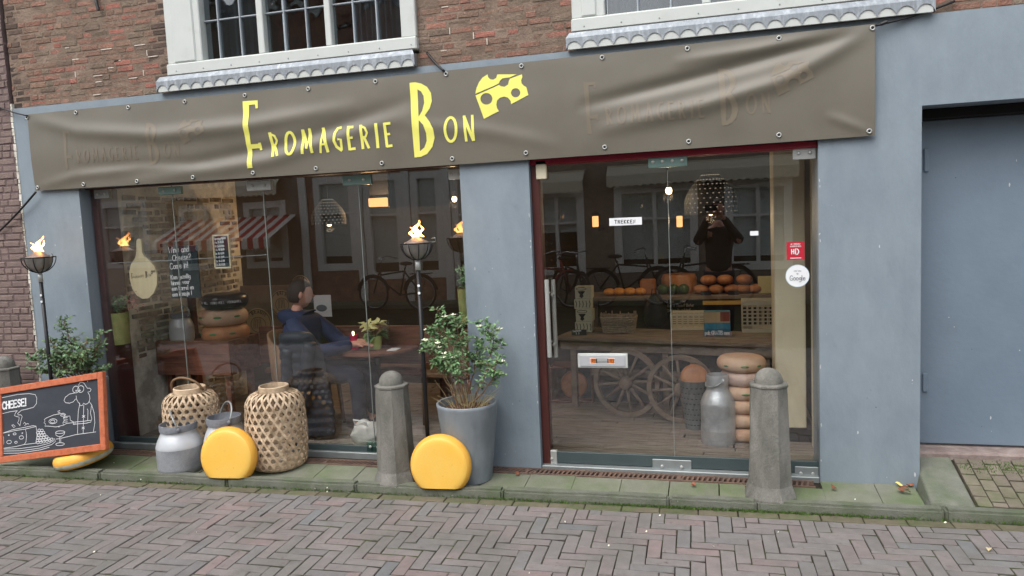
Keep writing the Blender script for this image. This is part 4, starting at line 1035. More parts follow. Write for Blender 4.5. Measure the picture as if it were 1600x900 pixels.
def torch(label, X, Y, zb, R, lean=0):
    # zb: height of the bowl rim
    t = T('garden_torch', label, 'torch', (X, Y, 0), 'garden torches by the shop window'); c = Vector((X, Y, zb))
    m = MB(); m.tube([(X, Y, 0), (X, Y, zb-R*1.55)], .0135, 12); m.build('pole', BLACKP, t, True)
    m = MB(); m.tube([(X, Y, zb-R*1.62), (X, Y, zb-R*1.0)], .0165, 12); m.build('collar', STEEL, t, True)
    for dz in (.42, .62):
        m = MB(); m.lathe([(.001, 0), (.009, 0), (.009, .003)], (X+.004, Y-.0145, zb-R*1.6-.12*dz*2), 10, Matrix.Rotation(PI/2, 4, 'X')); m.build('reflector_dot', PAPER, t)
    m = MB(); m.lathe([(.012, -R*.98), (R*.45, -R*.86), (R*.70, -R*.62), (R*.80, -R*.3), (R*.82, -.012), (R*.82, .0)], c, 28, cap=False); m.build('bowl', M('smoky_steel', S(150, 146, 140), .35, .15, 14, .1, metal=.6), t, True)
    m = MB(); m.lathe([(R*.84, .0), (R*.80, .006), (R*.5, R*.22), (R*.22, R*.40), (R*.14, R*.45), (R*.13, R*.36)], c, 28, cap=False); m.build('lid', M('heated_steel_lid', S(146, 128, 120), .4, .15, 20, .1, metal=.55), t, True)
    m = MB(); m.tube([c+Vector((R*math.cos(a), R*math.sin(a), .004)) for a in [2*PI*i/28 for i in range(28)]], .0045, 6, closed=True); m.build('cage_ring', BLACK, t, True)
    for k in range(10):
        a = 2*PI*k/10+.2; m = MB()
        m.tube([c+Vector((R*math.cos(b_)*math.cos(a), R*math.cos(b_)*math.sin(a), -R*1.02*math.sin(b_)+.004)) for b_ in [PI/2*i/8*.97 for i in range(9)]], .0036, 5); m.build('cage_wire', BLACK, t, True)
    m = MB(); m.tube([c+Vector((R*.9, 0, .005)), c+Vector((R*1.3, -.01, .01)), c+Vector((R*1.25, -.01, .035)), c+Vector((R*1.0, 0, .03))], .003, 5); m.build('lid_catch', STEELD, t, True)
    f = MB(); z0 = zb+R*.42; hh = R*1.02; n = 14; rows = 12; vs = []
    fl = flame_mat('flame', (1, .55, .16, 1), 7, (1, .26, .05, 1), z0+hh*.15, z0+hh)
    for tong, (ox, ow, oh, ln) in enumerate(((0, 1, 1, .55), (-.03, .55, .6, -.3), (.035, .5, .72, .5))):
        vs = []
        for i in range(rows+1):
            v = i/rows; rr = R*.30*ow*(math.sin(PI*min(1, v*.85+.15))**.8)*(1-v*.75)+.0005
            for k in range(n):
                a = 2*PI*k/n; dx = ox*(1-v*.3)+lean*hh*ln*v*v+.012*math.sin(v*9+tong)+.006*noise.noise((v*7, k*.6, tong+X))
                vs.append((X+dx+rr*math.cos(a), Y+rr*.7*math.sin(a), z0+hh*oh*v))
        f.add(vs, [(i*n+k, i*n+(k+1) % n, (i+1)*n+(k+1) % n, (i+1)*n+k) for i in range(rows) for k in range(n)])
    f.build('flame', fl, t, True)
    return t
pc = at(651, 381, -.33); torch('burning garden torch on a black pole beside the centre pier', pc.x, -.33, pc.z, .104, .35)
pl = at(60, 403, -.32); torch('burning garden torch on a black pole at the left pier', pl.x, -.32, pl.z, .112, 1.0)

# bamboo lanterns: three families of woven strips round a lathe profile
def lantern(label, base, H, R, ring, bulge, handle=False):
    b = Vector(base); t = T('bamboo_lantern', label, 'lantern', b, 'bamboo lanterns')
    def rad(z):
        v = z/H
        if v > .82: return R*(ring+(1-ring)*math.sqrt(max(0, 1-((v-.82)/.18)**2)))
        if v < .12: return R*(.78+.22*math.sqrt(max(0, 1-((.12-v)/.12)**2)))
        return R*(1+bulge*math.sin(PI*(v-.12)/.7))
    def P(a, z, o=0): r = rad(z)+o; return (b.x+r*math.cos(a), b.y+r*math.sin(a), b.z+z)
    def strip(fn, n, w_, off, rv):
        m.rv = rv; vs = []
        for i in range(n+1):
            a, z, da, dz = fn(i/n); o = off+.0016*math.sin(i*PI*.5)
            r = max(.02, rad(z)); s = math.hypot(da*r, dz); ta, tz = -dz/s, da*r/s
            for k in (-1, 1):
                aa, zz = a+ta/r*w_/2*k, min(H, max(0, z+tz*w_/2*k)); vs += [P(aa, zz, o), P(aa, zz, o-.003)]
        m.add(vs, [f for i in range(n) for f in ((4*i, 4*i+4, 4*i+6, 4*i+2), (4*i+1, 4*i+3, 4*i+7, 4*i+5), (4*i, 4*i+1, 4*i+5, 4*i+4), (4*i+2, 4*i+6, 4*i+7, 4*i+3))])
    N1 = 24; wd = .0140; tw = 2*PI*(H/(R*2*PI))/math.tan(math.radians(60))
    m = MB(); rs = random.Random(int(H*1000))
    for k in range(N1):
        strip(lambda u, k=k: (2*PI*k/N1+tw*u, H*u, tw, H), 30, wd, 0, rs.random())
        strip(lambda u, k=k: (2*PI*k/N1-tw*u, H*u, -tw, H), 30, wd, .0042, rs.random())
    pitch = 2*PI*R/N1*math.tan(math.radians(60))/2; z = pitch*.5
    while z < H*.84:
        strip(lambda u, z=z: (2*PI*u, z, 1, 0), 40, wd, -.002, rs.random()); z += pitch
    tag(m.build('woven_strips', BAMB, t), kind='stuff')
    m = MB(); rr = R*ring; m.lathe([(rr*1.02, -.012), (rr*1.04, .034), (rr*1.0, .038), (rr*.94, .038), (rr*.93, -.012), (rr*1.02, -.012)], b+Vector((0, 0, H)), 36, cap=False); m.build('top_ring', BAMB, t, 40)
    m = MB(); m.lathe([(.001, 0), (R*.8, 0), (R*.82, .02), (R*.8, .022), (.001, .02)], b, 30, cap=False); m.build('base', BAMB, t, 40)
    m = MB(); m.lathe([(.001, .022), (.05, .022), (.05, .16), (.001, .16)], b, 20, cap=False); m.build('candle_glass', GLT, t, True)
    if handle:
        m = MB(); n = 16; pts = []
        for i in range(n+1):
            a = PI*i/n; pts.append(b+Vector((-R*.62*math.cos(a)*1.1, -.02-.05*math.sin(a), H+.02+.10*math.sin(a)+(-.05 if i == 0 else 0))))
        m.tube(pts, .009, 8); m.build('handle', STEM, t, True)
    return t
p = at(433, 670, -.15); p.y = -.35; lantern('tall woven bamboo lantern right of the yellow cheese', (p.x, p.y+.195, -.008), at(432, 610, p.y+.195).z+.008, .202, .50, .05)
p = at(304, 690, -.10); lantern('squat woven bamboo lantern with rope handle behind the milk cans', (p.x, -.105, 0), at(303, 612, -.105).z, .196, .56, .02, True)

# planters and their shrubs
def planter(label, base, H, R0, R1, grp='grey zinc planters'):
    b = Vector(base); t = T('planter', label, 'planter', b, grp); m = MB()
    m.lathe([(.001, 0), (R0, 0), (R0*1.01, .01), (R1*.985, H-.03), (R1, H-.02), (R1, H-.004), (R1*.985, H), (R1*.93, H-.002), (R1*.9, H-.06)], b, 44, cap=False); m.build('pot', POTG, t, 40)
    m = MB(); n = 30; vs = [b+Vector((0, 0, H-.035))]
    for i in range(n): a = 2*PI*i/n; vs.append(b+Vector((R1*.92*math.cos(a), R1*.92*math.sin(a), H-.05+random.uniform(-.006, .006))))
    m.add(vs, [(0, 1+i, 1+(i+1) % n) for i in range(n)]); m.build('soil', SOIL, t, True)
    return t
def leafquad(m, p, d, n, l, w_, rv, fold=.15):
    # one leaf, four triangles folded along the midrib
    d = d.normalized(); s = d.cross(n)
    if s.length < 1e-4: s = d.cross(Vector((.2, .9, .3)))
    s.normalize(); up = s.cross(d); m.rv = rv
    a, e = p, p+d*l-up*l*.12; c_ = p+d*l*.5+up*l*.04; k = up*w_*fold
    m.add([a, c_+s*w_/2+k, e, c_-s*w_/2+k, c_], [(0, 1, 4), (1, 2, 4), (0, 4, 3), (4, 2, 3)])
def shrub(name, label, base, stems, leafmat, leaf_l, seed, per=30, petals=0, spread=.10, yell=0, bare=.35, group='planted shrubs'):
    # stems: list of polylines from soil to tip; side twigs carry the leaves
    rs = random.Random(seed); t = T(name, label, 'shrub', base, group); ms = MB(); ml = MB(); mp = MB()
    for st in stems:
        st = [Vector(p) for p in st]; n = 14; pts = []
        for i in range(n+1):
            u = i/n*(len(st)-1); k = min(int(u), len(st)-2); p = st[k].lerp(st[k+1], u-k)
            pts.append(p+Vector((rs.gauss(0, .004), rs.gauss(0, .004), 0)))
        ms.tube(pts, [.006*(1-.7*i/n) for i in range(n+1)], 5)
        for i in range(per):
            u = bare+(1-bare)*rs.random()**.8; k = min(int(u*n), n-1); p = pts[k].lerp(pts[k+1], u*n-k)
            a = rs.uniform(0, 2*PI); L = spread*rs.uniform(.4, 1.15)*(1.15-u*.55)
            tip = p+Vector((math.cos(a)*L, math.sin(a)*L*.8, L*rs.uniform(.05, .8)))
            ms.tube([p, p.lerp(tip, .5)+Vector((0, 0, L*.1)), tip], [.002, .0016, .001], 4)
            for j in range(rs.randint(5, 8)):
                v = rs.uniform(.25, 1.05); c_ = p.lerp(tip, v); d = Vector((rs.gauss(0, 1), rs.gauss(0, 1), rs.gauss(.15, .6)))+(tip-p).normalized()*.6
                leafquad(ml, c_, d, Vector((rs.gauss(0, .5), rs.gauss(-.3, .5), 1)), leaf_l*rs.uniform(.6, 1.25), leaf_l*rs.uniform(.38, .62), rs.random())
            if petals and rs.random() < petals and u > .72:
                for j in range(5):
                    a2 = 2*PI*j/5+rs.random(); leafquad(mp, tip, Vector((math.cos(a2), math.sin(a2)*.8-.3, .55)), Vector((0, -.5, 1)), .026, .012, 0)
    ms.build('stem', STEM, t); tag(t.children[0], kind='stuff')
    tag(ml.build('leaves', leafmat, t, fix=False), kind='stuff')
    if mp.v: tag(mp.build('flowers', PETAL, t, fix=False), kind='stuff')
    return t
PY = -.206; PX = at(733, 690, PY).x
planter('tall grey zinc planter beside the centre pier', (PX, PY, -.012), at(731, 627, PY).z+.012, .142, .203)
def stpx(Y, *pts): return [at(x, y, Y+dy) for x, y, dy in pts]
z0 = .56
stems = [stpx(PY, (722,630,0),(712,585,-.02),(700,535,-.05),(686,484,-.06)), stpx(PY, (724,630,0),(722,580,.02),(718,540,.04),(712,498,.05)),
         stpx(PY, (716,632,-.04),(700,600,-.08),(684,570,-.1),(668,542,-.12)), stpx(PY, (740,630,0),(752,600,0),(766,560,0),(772,528,0),(752,505,.02)),
         stpx(PY, (728,630,.05),(738,590,.08),(745,560,.1),(748,530,.1)), stpx(PY, (715,630,.02),(704,595,.0),(690,560,-.02),(676,515,.0)), stpx(PY, (735,632,-.05),(756,612,-.07),(772,590,-.08),(776,560,-.08)),
         stpx(PY, (726,630,-.05),(722,600,-.1),(712,575,-.12),(704,555,-.12))]
shrub('potted_shrub', 'loose green shrub with small cream flowers in the tall planter', (PX, PY, at(731, 627, PY).z-.03), stems, LEAFD, .038, 4, per=32, petals=.14, spread=.105, bare=.36)
m = MB(); rs = random.Random(8)   # dry straw-like shoots low in the pot
for k in range(70):
    a = rs.uniform(0, 2*PI); r0 = rs.uniform(0, .13); L = rs.uniform(.08, .26); c_ = Vector((PX+r0*math.cos(a), PY+r0*math.sin(a), at(731, 627, PY).z-.04))
    d = Vector((math.cos(a)*rs.uniform(.1, .8), math.sin(a)*rs.uniform(.1, .7), rs.uniform(.35, 1))); m.tube([c_, c_+d*L*.5, c_+d*L+Vector((0, 0, -.02))], [.0018, .0014, .0007], 4)
tag(m.build('dry_shoots', M('pale_dry_shoot', S(178, 164, 120), .8, .2, 20, 0), bpy.data.objects['potted_shrub']), kind='stuff')
LPY = -.20; LX = at(126, 592, LPY).x
planter('grey zinc planter half hidden behind the orange framed chalkboard', (LX, LPY, 0), at(112, 594, LPY).z, .15, .19)
stems = []
rs = random.Random(9)
for (x, y, d) in [(48,560,-.05),(60,545,0),(78,530,.05),(100,500,0),(96,545,-.08),(118,530,.06),(135,535,-.05),(150,545,.03),(160,520,0),(128,560,-.1),(86,560,-.1),(168,575,0),(52,578,-.08),(110,555,-.12)]:
    stems.append(stpx(LPY, (126+(x-112)*.2, 596, d*.3), (119+(x-112)*.6, 596+(y-596)*.55, d*.7), (x, y, d)))
shrub('potted_shrub', 'bushy grey green shrub in the planter behind the chalkboard', (LX, LPY, .5), stems, LEAF, .033, 14, per=30, spread=.11, petals=.03, bare=.2)

# chalkboard in an orange frame, left end on the paving, right end on the lying cheese
YB0, YB1 = -.50, -.40
tr, br, tl, bl_ = at(157, 581, YB1), at(166, 703, YB0), at(0, 601, YB1), at(0, 724, YB0)
ux = (br-bl_).normalized(); uz = ((tr-br)+(tl-bl_)).normalized(); un = ux.cross(uz).normalized()   # un points away from the viewer
if un.y < 0: un = -un
BW, BH = 1.02, (tr-br).length
O = br-ux*BW
def bp(u, v, n=0): return O+ux*u+uz*v+un*n     # u from the left end, v up
CB = T('chalkboard_sign', 'chalkboard in an orange wooden frame with a chalk cartoon about cheese', 'chalkboard', bp(BW/2, 0))
B4 = Matrix((ux, un, uz)).transposed().to_4x4(); B4.translation = O
m = MB(); m.box((.03, .008, .03), (BW-.03, .02, BH-.03), B4); m.build('slate', CHALKB, CB)
fw = .048
for a, b in (((0, -.006, 0), (BW-fw-.001, .03, fw)), ((0, -.006, BH-fw), (BW-fw-.001, .03, BH)), ((0, -.005, fw+.001), (fw, .03, BH-fw-.001)), ((BW-fw, -.008, 0), (BW, .03, BH))):
    m = MB(); m.cbox(a, b, .004, B4); m.build('frame_rail', ORNG, CB)
def pu(x, y):                                  # photo pixel -> board u, v
    d = ray(x, y); t_ = (O-C_).dot(un)/d.dot(un); P = C_+d*t_-O; return (P.dot(ux), P.dot(uz))
k = MB()
def ch(pts, wd=.0034, cl=False):               # zoomed-crop coordinates of the drawing
    q = [pu(x/5.295, 570+y/5.295) for x, y in pts]
    if cl: q.append(q[0])
    k.rv = None; ribbon(k, [bp(u, v, .0066-.0003*(len(k.f) % 4)) for u, v in q], wd, -un)
def car(cx_, cy_, rx, ry, a0=0, a1=360, n=18, wd=.0034): ch(arc(cx_, cy_, rx, ry, a0, a1, n), wd)
ch([(-160,290),(0,276),(120,256),(220,254),(270,265),(284,295),(282,340),(260,368),(220,378),(160,388)]); ch([(125,390),(60,396),(0,408),(-160,430)])
ch([(125,390),(108,410),(102,430),(122,438),(142,444),(140,470),(130,490),(152,515)]); ch([(160,388),(128,415),(132,425),(158,426),(168,440),(158,475),(150,515)])
def w5(text, x, y, h, wd):
    u0, v0 = pu(x/5.295, 570+y/5.295); u1, v1 = pu((x+100)/5.295, 570+(y-11)/5.295)
    e = bp(u1, v1)-bp(u0, v0); write(k, text, bp(u0, v0, .006), e, uz, h, wd, -un, .2)
w5('CHEESE!', 2, 372, .052, .012)
w5('SAY', -130, 382, .052, .012)
ch([(5,570),(120,552),(195,545),(205,575),(208,610),(205,650),(190,672)]); ch([(5,570),(18,610),(20,650),(8,695)]); ch([(5,570),(90,545),(260,520),(285,525),(292,560),(296,600),(288,665)]); ch([(195,545),(285,528)])
ch([(8,695),(120,685),(190,672),(288,665)]); car(108,580,13,8); car(166,612,18,14); car(64,645,20,14); car(122,650,11,8); car(60,588,5,3); car(173,577,4,4)
for (a, b) in [(312,560),(335,562),(302,580),(325,582),(348,580),(310,600),(334,602),(358,600),(304,622),(328,622),(352,622),(376,618),(300,645),(322,645),(346,642),(370,640),(394,636),(304,662),(328,660),(352,658),(378,654),(402,650),(418,640)]: car(a, b, 12, 10, 0, 360, 9, .0038)
ch([(0,700),(150,704),(300,692),(400,672),(440,650),(425,630)]); ch([(0,716),(160,722),(320,708),(420,684),(452,658),(440,635)]); ch([(0,735),(150,740),(330,722),(400,705)])
ch(arc(488,585,38,11)); ch([(450,588),(455,610),(478,622),(500,620),(522,605),(527,583)]); ch([(484,622),(484,668)]); ch([(494,622),(495,668)]); ch(arc(490,684,36,12)); ch([(455,640),(486,638)]); ch([(496,636),(620,612),(785,598)])
# the man with the long nose holding a camera
ch([(608,318),(590,340),(560,350),(525,344),(512,325),(522,300),(555,275),(598,268)]); car(608,240,26,28); car(648,238,26,28); car(612,250,5,5); car(640,250,5,5)
ch([(628,208),(640,185),(660,182),(678,195),(690,215),(705,235),(722,234),(735,245),(728,262),(708,266),(722,290),(728,320),(722,345)]); ch([(612,292),(616,320),(630,345),(645,358)])
ch([(640,358),(650,376),(668,372),(676,355),(690,366),(708,362),(722,345)]); ch([(644,365),(634,420),(632,520),(634,605)]); ch([(722,345),(745,375),(766,440),(775,520),(765,595)]); ch([(678,372),(678,450),(680,605)])
ch([(742,380),(735,440),(748,490),(740,515),(700,522),(610,525)]); ch([(740,500),(690,504),(608,508)]); ch([(596,505),(598,528),(610,526),(608,506)],.005); ch([(596,512),(540,515),(515,528),(508,510),(520,490),(512,470),(530,458),(565,456),(570,490),(596,508)])
for y in (470,488,505): ch([(515,y),(545,y-2)])
ch([(510,470),(530,440),(510,430),(430,440),(370,462)]); ch([(370,462),(352,475),(360,490),(350,500),(365,512),(358,528),(385,530)]); ch([(385,530),(450,540),(515,528)]); car(425,492,34,20); car(422,494,18,12); car(505,446,18,8)
ch([(690,150),(700,140),(714,146),(710,160),(704,170)]); ch([(703,176),(704,180)],.006); ch([(462,412),(480,408)]); ch([(465,425),(482,424)]); ch([(470,540),(482,540)]); ch([(82,508),(95,504),(112,518),(100,528),(82,508)]); ch([(180,500),(188,488),(198,500)]); ch([(190,515),(210,500),(225,505)])
for y in (465, 560): ch([(668,y-8),(690,y+8)]); ch([(690,y-8),(668,y+8)])
ch([(708,405),(714,418),(714,500)])
k.build('chalk_drawing', CHALK, CB, fix=False)

# fallen leaves and petals
def litter(name, label, px, py, L, mat, grp, zz=None, seed=0):
    rs = random.Random(seed+int(px)); L *= .8; q = gr(px, py, .004 if zz is None else zz); m = MB(); a = rs.uniform(0, 2*PI)
    d = Vector((math.cos(a), math.sin(a), rs.uniform(.02, .22))); n = 5; s = d.cross(Vector((0, 0, 1))).normalized(); vs = []
    for i in range(n+1):
        u = i/n; wv = L*.34*math.sin(PI*min(1, u*.92+.04)); c_ = q+d*L*(u-.5)+Vector((0, 0, L*.3*abs(d.z)+.006*math.sin(u*5+px)))
        vs += [c_+s*wv+Vector((0, 0, L*.10)), c_, c_-s*wv+Vector((0, 0, L*.06))]
    m.add(vs, [f for i in range(n) for f in ((3*i, 3*i+3, 3*i+4, 3*i+1), (3*i+1, 3*i+4, 3*i+5, 3*i+2))])
    return tag(m.build(name, mat, None, True, fix=False), label, 'leaf', grp)
litter('fallen_leaf', 'curled yellow leaf at the foot of the right grey pier', 1405, 757, .055, DRYY, None, .012)
for i, (x, y) in enumerate([(1413,762),(1418,768),(1422,758),(1408,766)]): litter('fallen_leaf', ('curled brown leaf touching the yellow leaf by the pier foot', 'lowest brown leaf of the heap by the mossy edging stone', 'rightmost brown leaf of the heap against the edging stone', 'leftmost brown leaf of the heap by the edging stone')[i], x, y, .06, DRY, 'brown leaves by the edging stone', .01, i)
litter('fallen_leaf', 'single brown leaf lying right of the front bollard', 1303, 762, .05, DRY, None, .01)
litter('fallen_leaf', 'orange brown leaf caught on the drain grate by the bollard', 1167, 762, .05, M('orange_leaf', S(206, 138, 92), .7, .1), None, .01)
litter('fallen_leaf', 'brown leaf on the raised brick pavement by the garage door', 1530, 708, .07, DRY, None, .10)
litter('fallen_leaf', 'small brown leaf at the drain near the door', 1083, 757, .05, DRY, None, .01)
litter('fallen_leaf', 'small brown leaf at the drain below the centre pier', 808, 740, .05, DRY, None, .01)
litter('fallen_leaf', 'pale leaf on the street clinkers at the right', 1545, 858, .05, M('pale_leaf', S(190, 174, 140), .8, .1), None, RZ+.008)
for i, (x, y) in enumerate([(157,773),(220,749),(285,750),(145,811),(147,862),(307,831),(492,763),(511,762),(511,768),(618,762),(1059,783),(1031,805),(883,815),(1115,853),(1216,831),(1336,780),(1292,737),(707,774),(827,895),(951,852),(586,774),(178,723),(1477,816),(1492,756),(235,692),(760,790),(1010,830)]):
    mm = MB(); z_ = RZ+.006 if y > 790 or (x < 400 and y > 755) else .018 if y > 740 else .006
    q = gr(x, y, z_); a = i*1.7; l = .004+.004*((i*7) % 5)/4; d = Vector((math.cos(a)*l, math.sin(a)*l, .002)); s = Vector((-d.y*.5, d.x*.5, .004))
    mm.add([q-d, q+s, q+d, q-s], [(0, 1, 2), (0, 2, 3)]); tag(mm.build('fallen_petal', PETAL, None, fix=False), 'tiny whitish petal fallen on the paving', 'petal', 'white petals on the paving')
# ================================================================== INTERIOR (parts of the shop building)
IX0, IX1, IY = -4.73, .68, 3.3
m = MB(); m.box((IX0-.02, .33, -.03), (IX1+1.2, 4.0, -.014)); IFL = m.build('interior_floor', DARK, SHOP)
FBM = unit_piece('floorboard', WOODF, 'top', 4, .03, 17)
rs = random.Random(3); y = .155; k = 0
while y < 2.4:
    x = IX0+rs.uniform(-.6, 0)
    while x < 1.2:
        L = rs.uniform(.9, 1.5); a, b = max(x, IX0), min(x+L, 1.2)
        if b-a > .05: inst(rs.choice(FBM), 'floorboard', IFL, ((a+b)/2, y+.055, -.012), (b-a-.004, .106, .024))
        x += L
    y += .11; k += 1
m = MB(); m.box((IX0, .15, -.03), (IX1, .33, -.014)); m.build('sub_floor', DARK, IFL)
boxpart('back_wall', (IX0-.02, IY, -.02), (2.0, IY+.1, 2.7), DARKW, SHOP, 0)
boxpart('interior_ceiling', (IX0-.02, .33, 2.55), (2.0, IY, 2.62), CEIL, SHOP, 0)
boxpart('interior_ceiling', (IX0-.02, .322, 2.074), (2.0, .34, 2.55), CEIL, SHOP, 0)
boxpart('side_panel', (IX0-.03, .112, .0), (IX0+.03, .33, 2.07), BRWN, SHOP, .004)
boxpart('cream_side_wall', (.640, .11, .0), (.70, .74, 2.07), CREAMP, SHOP, 0)
q = gr(1236, 678, .10)
boxpart('cream_column', (at(1212, 600, .78).x, .78, .105), (at(1260, 600, .78).x, 1.1, 2.55), CREAMP, SHOP, .006)
boxpart('column_gap_shade', (at(1212, 600, .78).x+.01, .79, .0), (at(1260, 600, .78).x+.05, 1.1, .103), DARK, SHOP, .01)  # dark block standing in for the shaded gap below the column
boxpart('dark_left_wall', (IX0-.1, 1.951, -.02), (IX0-.004, IY, 2.55), DARKW, SHOP, 0)
boxpart('dark_right_wall', (.72, .75, 0), (.76, IY, 2.55), DARKW, SHOP, 0)
m = MB(); m.box((IX0-.1, .331, -.02), (IX0, 1.95, 2.55)); SWL = m.build('plaster_wall', PLAST, SHOP)
IBM = unit_piece('brick', IBRK, 'front', 4, .12, 25); m = MB(); rs = random.Random(41); z = .0; kept = 0
RZ90 = Matrix.Rotation(PI/2, 3, 'Z')
sides = []
while z < 2.0:
    y = .34-rs.uniform(0, .18)
    while y < 1.85:
        L = .19 if rs.random() < .6 else .095; c_ = (y+L/2, z+.03)
        bare = noise.noise((c_[0]*2.2, c_[1]*2.0, 4.2))+(.30 if z > .62 else -.45+z*.4)+rs.uniform(-.2, .2)
        if bare > .0 and y > .335: sides.append((y+L/2, z+.026, L))
        y += L
    z += .058
for i, (yc, zc, L) in enumerate(sides[:290]):
    inst(rs.choice(IBM), 'brick', SWL, (IX0-.002+rs.uniform(-.008, .008), yc, zc+rs.uniform(-.006, .006)), (L-rs.uniform(.01, .05), .03, rs.uniform(.03, .046)), (rs.uniform(-.05, .05), 0, PI/2))
m = MB()
for yc, zc, L in sides[290:]: add_mesh(m, rs.choice(IBM), (IX0+.002, yc, zc), (L-.014, .03, .044), rs.random(), RZ90)
if m.v: tag(m.build('brickwork', IBRK, SWL, fix=False), kind='stuff')

# ---- behind the shop window
Y = .62
a, b = at(237, 533, Y), at(361, 587, Y)
BX0, BX1, BZ0, BZ1 = max(a.x, IX0+.01), b.x, b.z, a.z
tr_ = T('wooden_trough', 'dark stained wooden trough on legs holding the three stacked cheeses', 'trough', ((BX0+BX1)/2, Y+.2, BZ0))
for nm, p0, p1 in (('front_board', (BX0, Y, BZ0), (BX1, Y+.025, BZ1)), ('back_board', (BX0, Y+.42, BZ0), (BX1, Y+.445, BZ1)), ('end_board', (BX0, Y+.026, BZ0), (BX0+.025, Y+.419, BZ1)),
                   ('end_board', (BX1-.025, Y+.026, BZ0), (BX1, Y+.419, BZ1)), ('lid', (BX0+.026, Y+.026, BZ1-.06), (BX1-.026, Y+.419, BZ1-.04)),
                   ('leg', (BX0+.05, Y+.05, 0), (BX0+.1, Y+.1, BZ0-.001)), ('leg', (BX1-.1, Y+.05, 0), (BX1-.05, Y+.1, BZ0-.001)), ('leg', (BX0+.05, Y+.35, 0), (BX0+.1, Y+.4, BZ0-.001)), ('leg', (BX1-.1, Y+.35, 0), (BX1-.05, Y+.4, BZ0-.001))):
    boxpart(nm, p0, p1, WOOD, tr_, .003)
bn = T('wooden_bench', 'long dark wooden bench back running behind the seated person', 'bench', (-3.3, 1.2, 0))
m = MB(); m.cbox((BX1+.03, 1.02, .5), (-2.2, 1.06, BZ1+.06), .004); m.build('backrest', WOOD, bn)
m = MB(); m.cbox((BX1+.03, 1.061, .40), (-2.2, 1.45, .44), .004); m.build('seat', WOOD, bn)
for x in (BX1+.1, -2.3): boxpart('leg', (x, 1.2, 0), (x+.06, 1.26, .399), WOOD, bn, .003)
zt = BZ1-.04; c = at(351, 500, Y+.24); R = .205
SPT = [(-PI/2+.1, .035, .011, .012), (-PI/2-.75, .03, .01, .012), (-PI/2+.9, .03, .01, .012)]
cheese('orange wheel at the bottom of the stack on the trough', (c.x, Y+.24, zt+.075), R, .148, (0, 0, 1), CHO, 'round_cheese', 'cheese stack on the trough', spots=SPT)
cheese('paler orange wheel in the middle of the stack on the trough', (c.x-.01, Y+.24, zt+.218), R*1.02, .148, (0, .01, 1), CHP, 'round_cheese', 'cheese stack on the trough', spots=[(a_+.3, b_, c_, d_) for a_, b_, c_, d_ in SPT])
bk = cheese('black waxed wheel on top of the stack on the trough', (c.x+.02, Y+.24, zt+.358), R*.97, .134, (0, 0, 1), CHB, 'round_cheese', 'cheese stack on the trough')
m = MB()
for k in range(7):
    a2 = -PI/2+(k-3)*.36; r = R*.97+.002
    o = Vector((c.x+.02+r*math.cos(a2), Y+.24+r*math.sin(a2), zt+.35)); write(m, 'NOORD' if k % 2 else 'HOLL', o, (-math.sin(a2), math.cos(a2), 0), (0, 0, 1), .02, .003, (math.cos(a2), math.sin(a2), 0))
m.build('print', CHALK, bk, fix=False)
p = at(272, 532, Y+.2); milk_can('small pale milk can on the trough left of the stacked cheeses', (max(p.x, IX0+.13), Y+.2, zt+.002), .25, .105, ALUW, ALUD, 0, True, None)
# timber post carrying the tall chalkboard
q = at(298, 460, 1.12); t = T('timber_post', 'red brown timber post behind the tall chalkboard sign', 'post', (q.x, 1.12, 0)); m = MB(); m.cbox((q.x-.03, 1.09, 0), (q.x+.03, 1.15, q.z+.12), .003); m.build('post', BRWN, t)
TXT = ['Wine and', ' Cheese?', 'Come in!', '', 'Kom gezellig', 'binnen voor', 'een borrel en', 'een kaasje !']
def wine(k, x0, x1, z0, z1, y):
    z = z1-.055
    for i, tx in enumerate(TXT):
        h = .046 if i < 3 else .033
        if not tx: z -= .02; continue
        write(k, tx.strip(), (x0+.012+(.03 if tx[0] == ' ' else 0), y, z), (1, 0, .05), (0, 0, 1), h, .0055, (0, -1, 0), .13, .05, min(1, (x1-x0-.03)/(textw(tx, .13)*h)))
        z -= h*1.38
stick('chalkboard', 'tall teal chalkboard with wine and cheese invitation in the shop window', 'chalkboard', 266, 384, 312, 466, .30, TEALB, wine, CHALK, None, .012)
def hours(k, x0, x1, z0, z1, y):
    ls = ['Openingstijden', 'Ma 13-18.00', 'Di Gesloten', 'Wo 10-18.00', 'Do 10-18.00', 'Vr 10-21.00', 'Za 10-17.00', 'Zo 12-17.00']
    for i, tx in enumerate(ls): write(k, tx, (x0+.014, y, z1-.036-.029*i), (1, 0, .05), (0, 0, 1), .016, .003, (0, -1, 0), .13, .05, min(1, (x1-x0-.028)/(textw(tx, .13)*.016)))
t = stick('hours_board', 'small framed chalkboard listing opening hours hanging in the shop window', 'chalkboard', 335, 367, 361, 420, .22, TEALB, hours, CHALK, None, .008)
a, b = at(335, 393, .22), at(361, 393, .22); hh = 53/ppm(a)/2; zc = at(348, 393, .22).z
for p0, p1 in (((a.x, .205, zc+hh-.012), (b.x, .224, zc+hh)), ((a.x, .205, zc-hh), (b.x, .224, zc-hh+.012)), ((a.x, .204, zc-hh+.0125), (a.x+.012, .224, zc+hh-.0125)), ((b.x-.012, .204, zc-hh+.0125), (b.x, .224, zc+hh-.0125))):
    boxpart('frame_rail', p0, p1, WOODL, t, .002)
